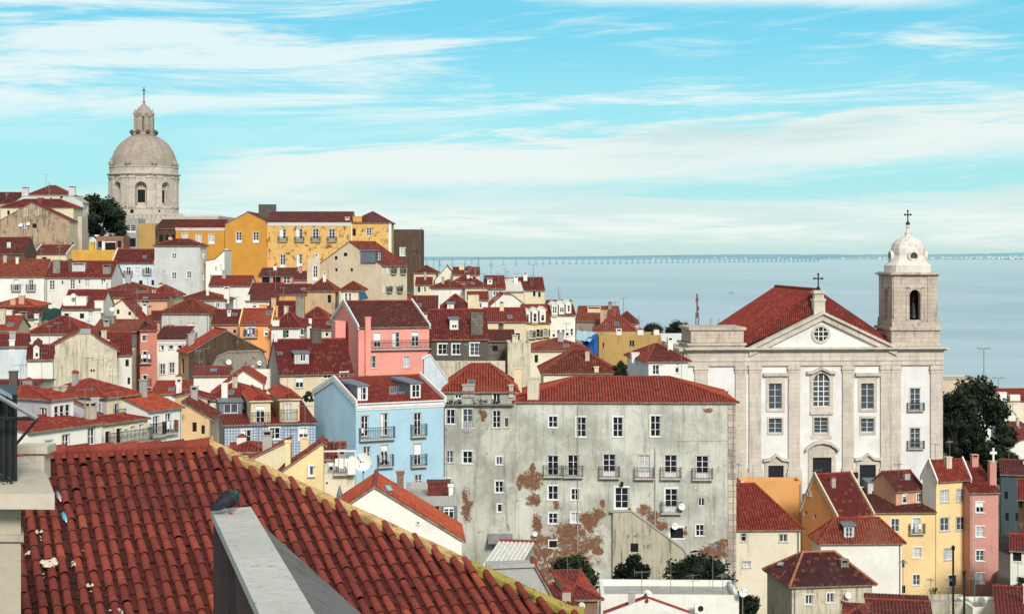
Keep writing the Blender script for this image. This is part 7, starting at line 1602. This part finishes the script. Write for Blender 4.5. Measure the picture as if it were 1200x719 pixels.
# ================================================================== sky, sun, camera
def sky():
    w = bpy.data.worlds.new('World'); scene.world = w; w.use_nodes = True; nt = w.node_tree; n = N(nt); bg = nt.nodes['Background']
    el, az = R(31), R(165)                                    # sun: right of and slightly behind the viewer
    st = n.new('ShaderNodeTexSky'); st.sky_type = 'NISHITA'; st.sun_disc = False; st.sun_elevation = el; st.sun_rotation = az
    tc = n.new('ShaderNodeTexCoord'); sp = n.new('ShaderNodeSeparateXYZ'); n.link(tc.outputs['Generated'], sp.inputs[0])
    x, y, z = sp.outputs
    azi = n.math('ARCTAN2', x, y); hyp = n.math('SQRT', n.math('ADD', n.math('MULTIPLY', x, x), n.math('MULTIPLY', y, y))); ele = n.math('ARCTAN2', z, hyp)
    sx = n.math('MULTIPLY', azi, 1.5); sy = n.math('MULTIPLY', ele, 6.0)       # sy is 1 at about ten degrees
    cb = n.new('ShaderNodeCombineXYZ'); n.link(sx, cb.inputs[0]); n.link(sy, cb.inputs[1]); v = cb.outputs[0]
    rot = n.new('ShaderNodeMapping'); n.link(v, rot.inputs[0]); rot.inputs['Rotation'].default_value = (0, 0, R(-9)); v2 = rot.outputs[0]
    SKY_MIX = .22
    hor, mid, top, zen = (.66, .87, .86), (.37, .84, .92), (.155, .67, .89), (.38, .48, .53)
    c = n.mix(n.ramp(sy, .02, .34), hor, mid); c = n.mix(n.ramp(sy, .40, .95), c, top); c = n.mix(n.ramp(sy, 1.2, 3.6), c, zen)
    tint = n.mix(1.0, st.outputs[0], (.09, .12, .125), 'MULTIPLY'); c = n.mix(SKY_MIX, c, tint)
    # broad pale veil and streaks
    s1 = n.noise(n.scaled(v2, (1.9, 4.6, 1), (2.3, .7, 0)), 1.7, 10, .66, .5); s2 = n.noise(n.scaled(v2, (3.0, 9.5, 1), (5.1, 3.3, 0)), 1.5, 9, .64, .6)
    left = n.ramp(sx, -.42, .35, 1, .0)
    veil = n.ramp(n.math('ADD', s1, n.math('MULTIPLY', left, .13)), .52, .70); veil = n.math('MULTIPLY', veil, n.ramp(sy, .38, .62)); st2 = n.math('MULTIPLY', n.ramp(s2, .52, .76), n.ramp(s1, .36, .58)); st2 = n.math('MULTIPLY', st2, n.ramp(sy, .36, .55))
    cirrus = n.math('MAXIMUM', n.math('MULTIPLY', veil, .9), n.math('MULTIPLY', st2, .65))
    cirrus = n.math('MULTIPLY', cirrus, n.ramp(sy, 2.5, 1.2))
    c = n.mix(cirrus, c, (.83, .95, .95))
    tr = n.math('MULTIPLY', n.ramp(n.math('ADD', n.math('ABSOLUTE', n.math('SUBTRACT', sy, n.math('SUBTRACT', 1.0, n.math('MULTIPLY', n.math('SUBTRACT', sx, .12), .12)))), n.math('MULTIPLY', n.math('SUBTRACT', s1, .5), .16)), .055, .005), n.math('MULTIPLY', n.ramp(sx, .0, .1), n.ramp(sx, .48, .36))); c = n.mix(n.math('MULTIPLY', tr, .85), c, (.83, .95, .95))
    # the long grey-white bank climbing to the right
    line = n.math('ADD', .285, n.math('MULTIPLY', n.math('ADD', sx, .36), .235)); d = n.math('SUBTRACT', sy, line); wob = n.math('SUBTRACT', n.noise(n.scaled(v2, (2.6, 6.5, 1), (1.7, 4.4, 0)), 2.3, 10, .64, .35), .5)
    up = n.ramp(n.math('ADD', d, n.math('MULTIPLY', wob, .42)), .12, .05); lo = n.ramp(n.math('ADD', d, n.math('MULTIPLY', wob, .22)), -.17, -.04); start = n.ramp(n.math('ADD', sx, n.math('MULTIPLY', wob, .3)), -.36, -.22)
    bank = n.math('MULTIPLY', n.math('MULTIPLY', up, lo), start); bank = n.math('MULTIPLY', bank, n.ramp(sx, .75, .6))
    shade = n.ramp(n.math('ADD', d, n.math('MULTIPLY', wob, .25)), -.10, .06); gl = n.ramp(n.noise(n.scaled(v2, (1.6, 4, 1), (9, 1, 0)), 1.4, 6, .6), .42, .62)
    bc = n.mix(n.math('MULTIPLY', gl, n.math('MULTIPLY', shade, n.ramp(sx, -.1, .15))), (.86, .93, .90), (.62, .79, .79)); c = n.mix(n.math('MULTIPLY', bank, .92), c, bc)
    # low cumulus haze along the horizon
    w2 = n.noise(n.scaled(v, (3.2, 10, 1), (4, 2, 0)), 1.5, 9, .6, .3); low = n.math('MULTIPLY', n.ramp(n.math('ADD', n.math('MULTIPLY', n.math('SUBTRACT', w2, .5),   .42), sy), .27, .17), n.ramp(n.math('ADD', sy, n.math('MULTIPLY', n.math('SUBTRACT', w2, .5), .1)), .015, .09))
    lc = n.mix(n.ramp(w2, .38, .62), (.68, .85, .83), (.90, .96, .91)); c = n.mix(n.math('MULTIPLY', low, .88), c, lc)
    # overcast overhead and behind
    ov = n.ramp(n.math('SUBTRACT', sy, n.math('MULTIPLY', y, 2.0)), .6, 2.6); oc = n.mix(n.ramp(n.noise(tc.outputs['Generated'], 2.5, 5, .6), .35, .65), (.52, .54, .55), (.78, .78, .75)); c = n.mix(n.math('MULTIPLY', ov, .85), c, oc)
    n.link(c, bg.inputs[0]); bg.inputs[1].default_value = 1.0
    L = bpy.data.lights.new('sun', 'SUN'); L.energy = 3.5; L.angle = R(12); L.color = (1, .955, .885); o = bpy.data.objects.new('sun', L); col.objects.link(o)
    d = Vector((math.sin(az) * math.cos(el), math.cos(az) * math.cos(el), math.sin(el))); o.rotation_euler = d.to_track_quat('Z', 'Y').to_euler()
def camera():
    c = bpy.data.cameras.new('camera'); o = bpy.data.objects.new('camera', c); col.objects.link(o); o.location = (0, 0, 0); o.rotation_euler = (R(90), 0, 0)
    c.sensor_fit = 'HORIZONTAL'; c.sensor_width = 36; c.lens = 36 * F / 1200; c.shift_y = -(359.5 - HY) / 1200; c.clip_start = .5; c.clip_end = 60000; scene.camera = o
    scene.view_settings.view_transform = 'Standard'; scene.view_settings.look = 'None'; scene.view_settings.exposure = 0; scene.view_settings.gamma = 1
    scene.render.engine = 'CYCLES'

tenement(); church(); pantheon(); pl = near_roof(); fore_walls(pl); street_things(); planting(); terrain(); river(); far_shore(); sky(); camera()
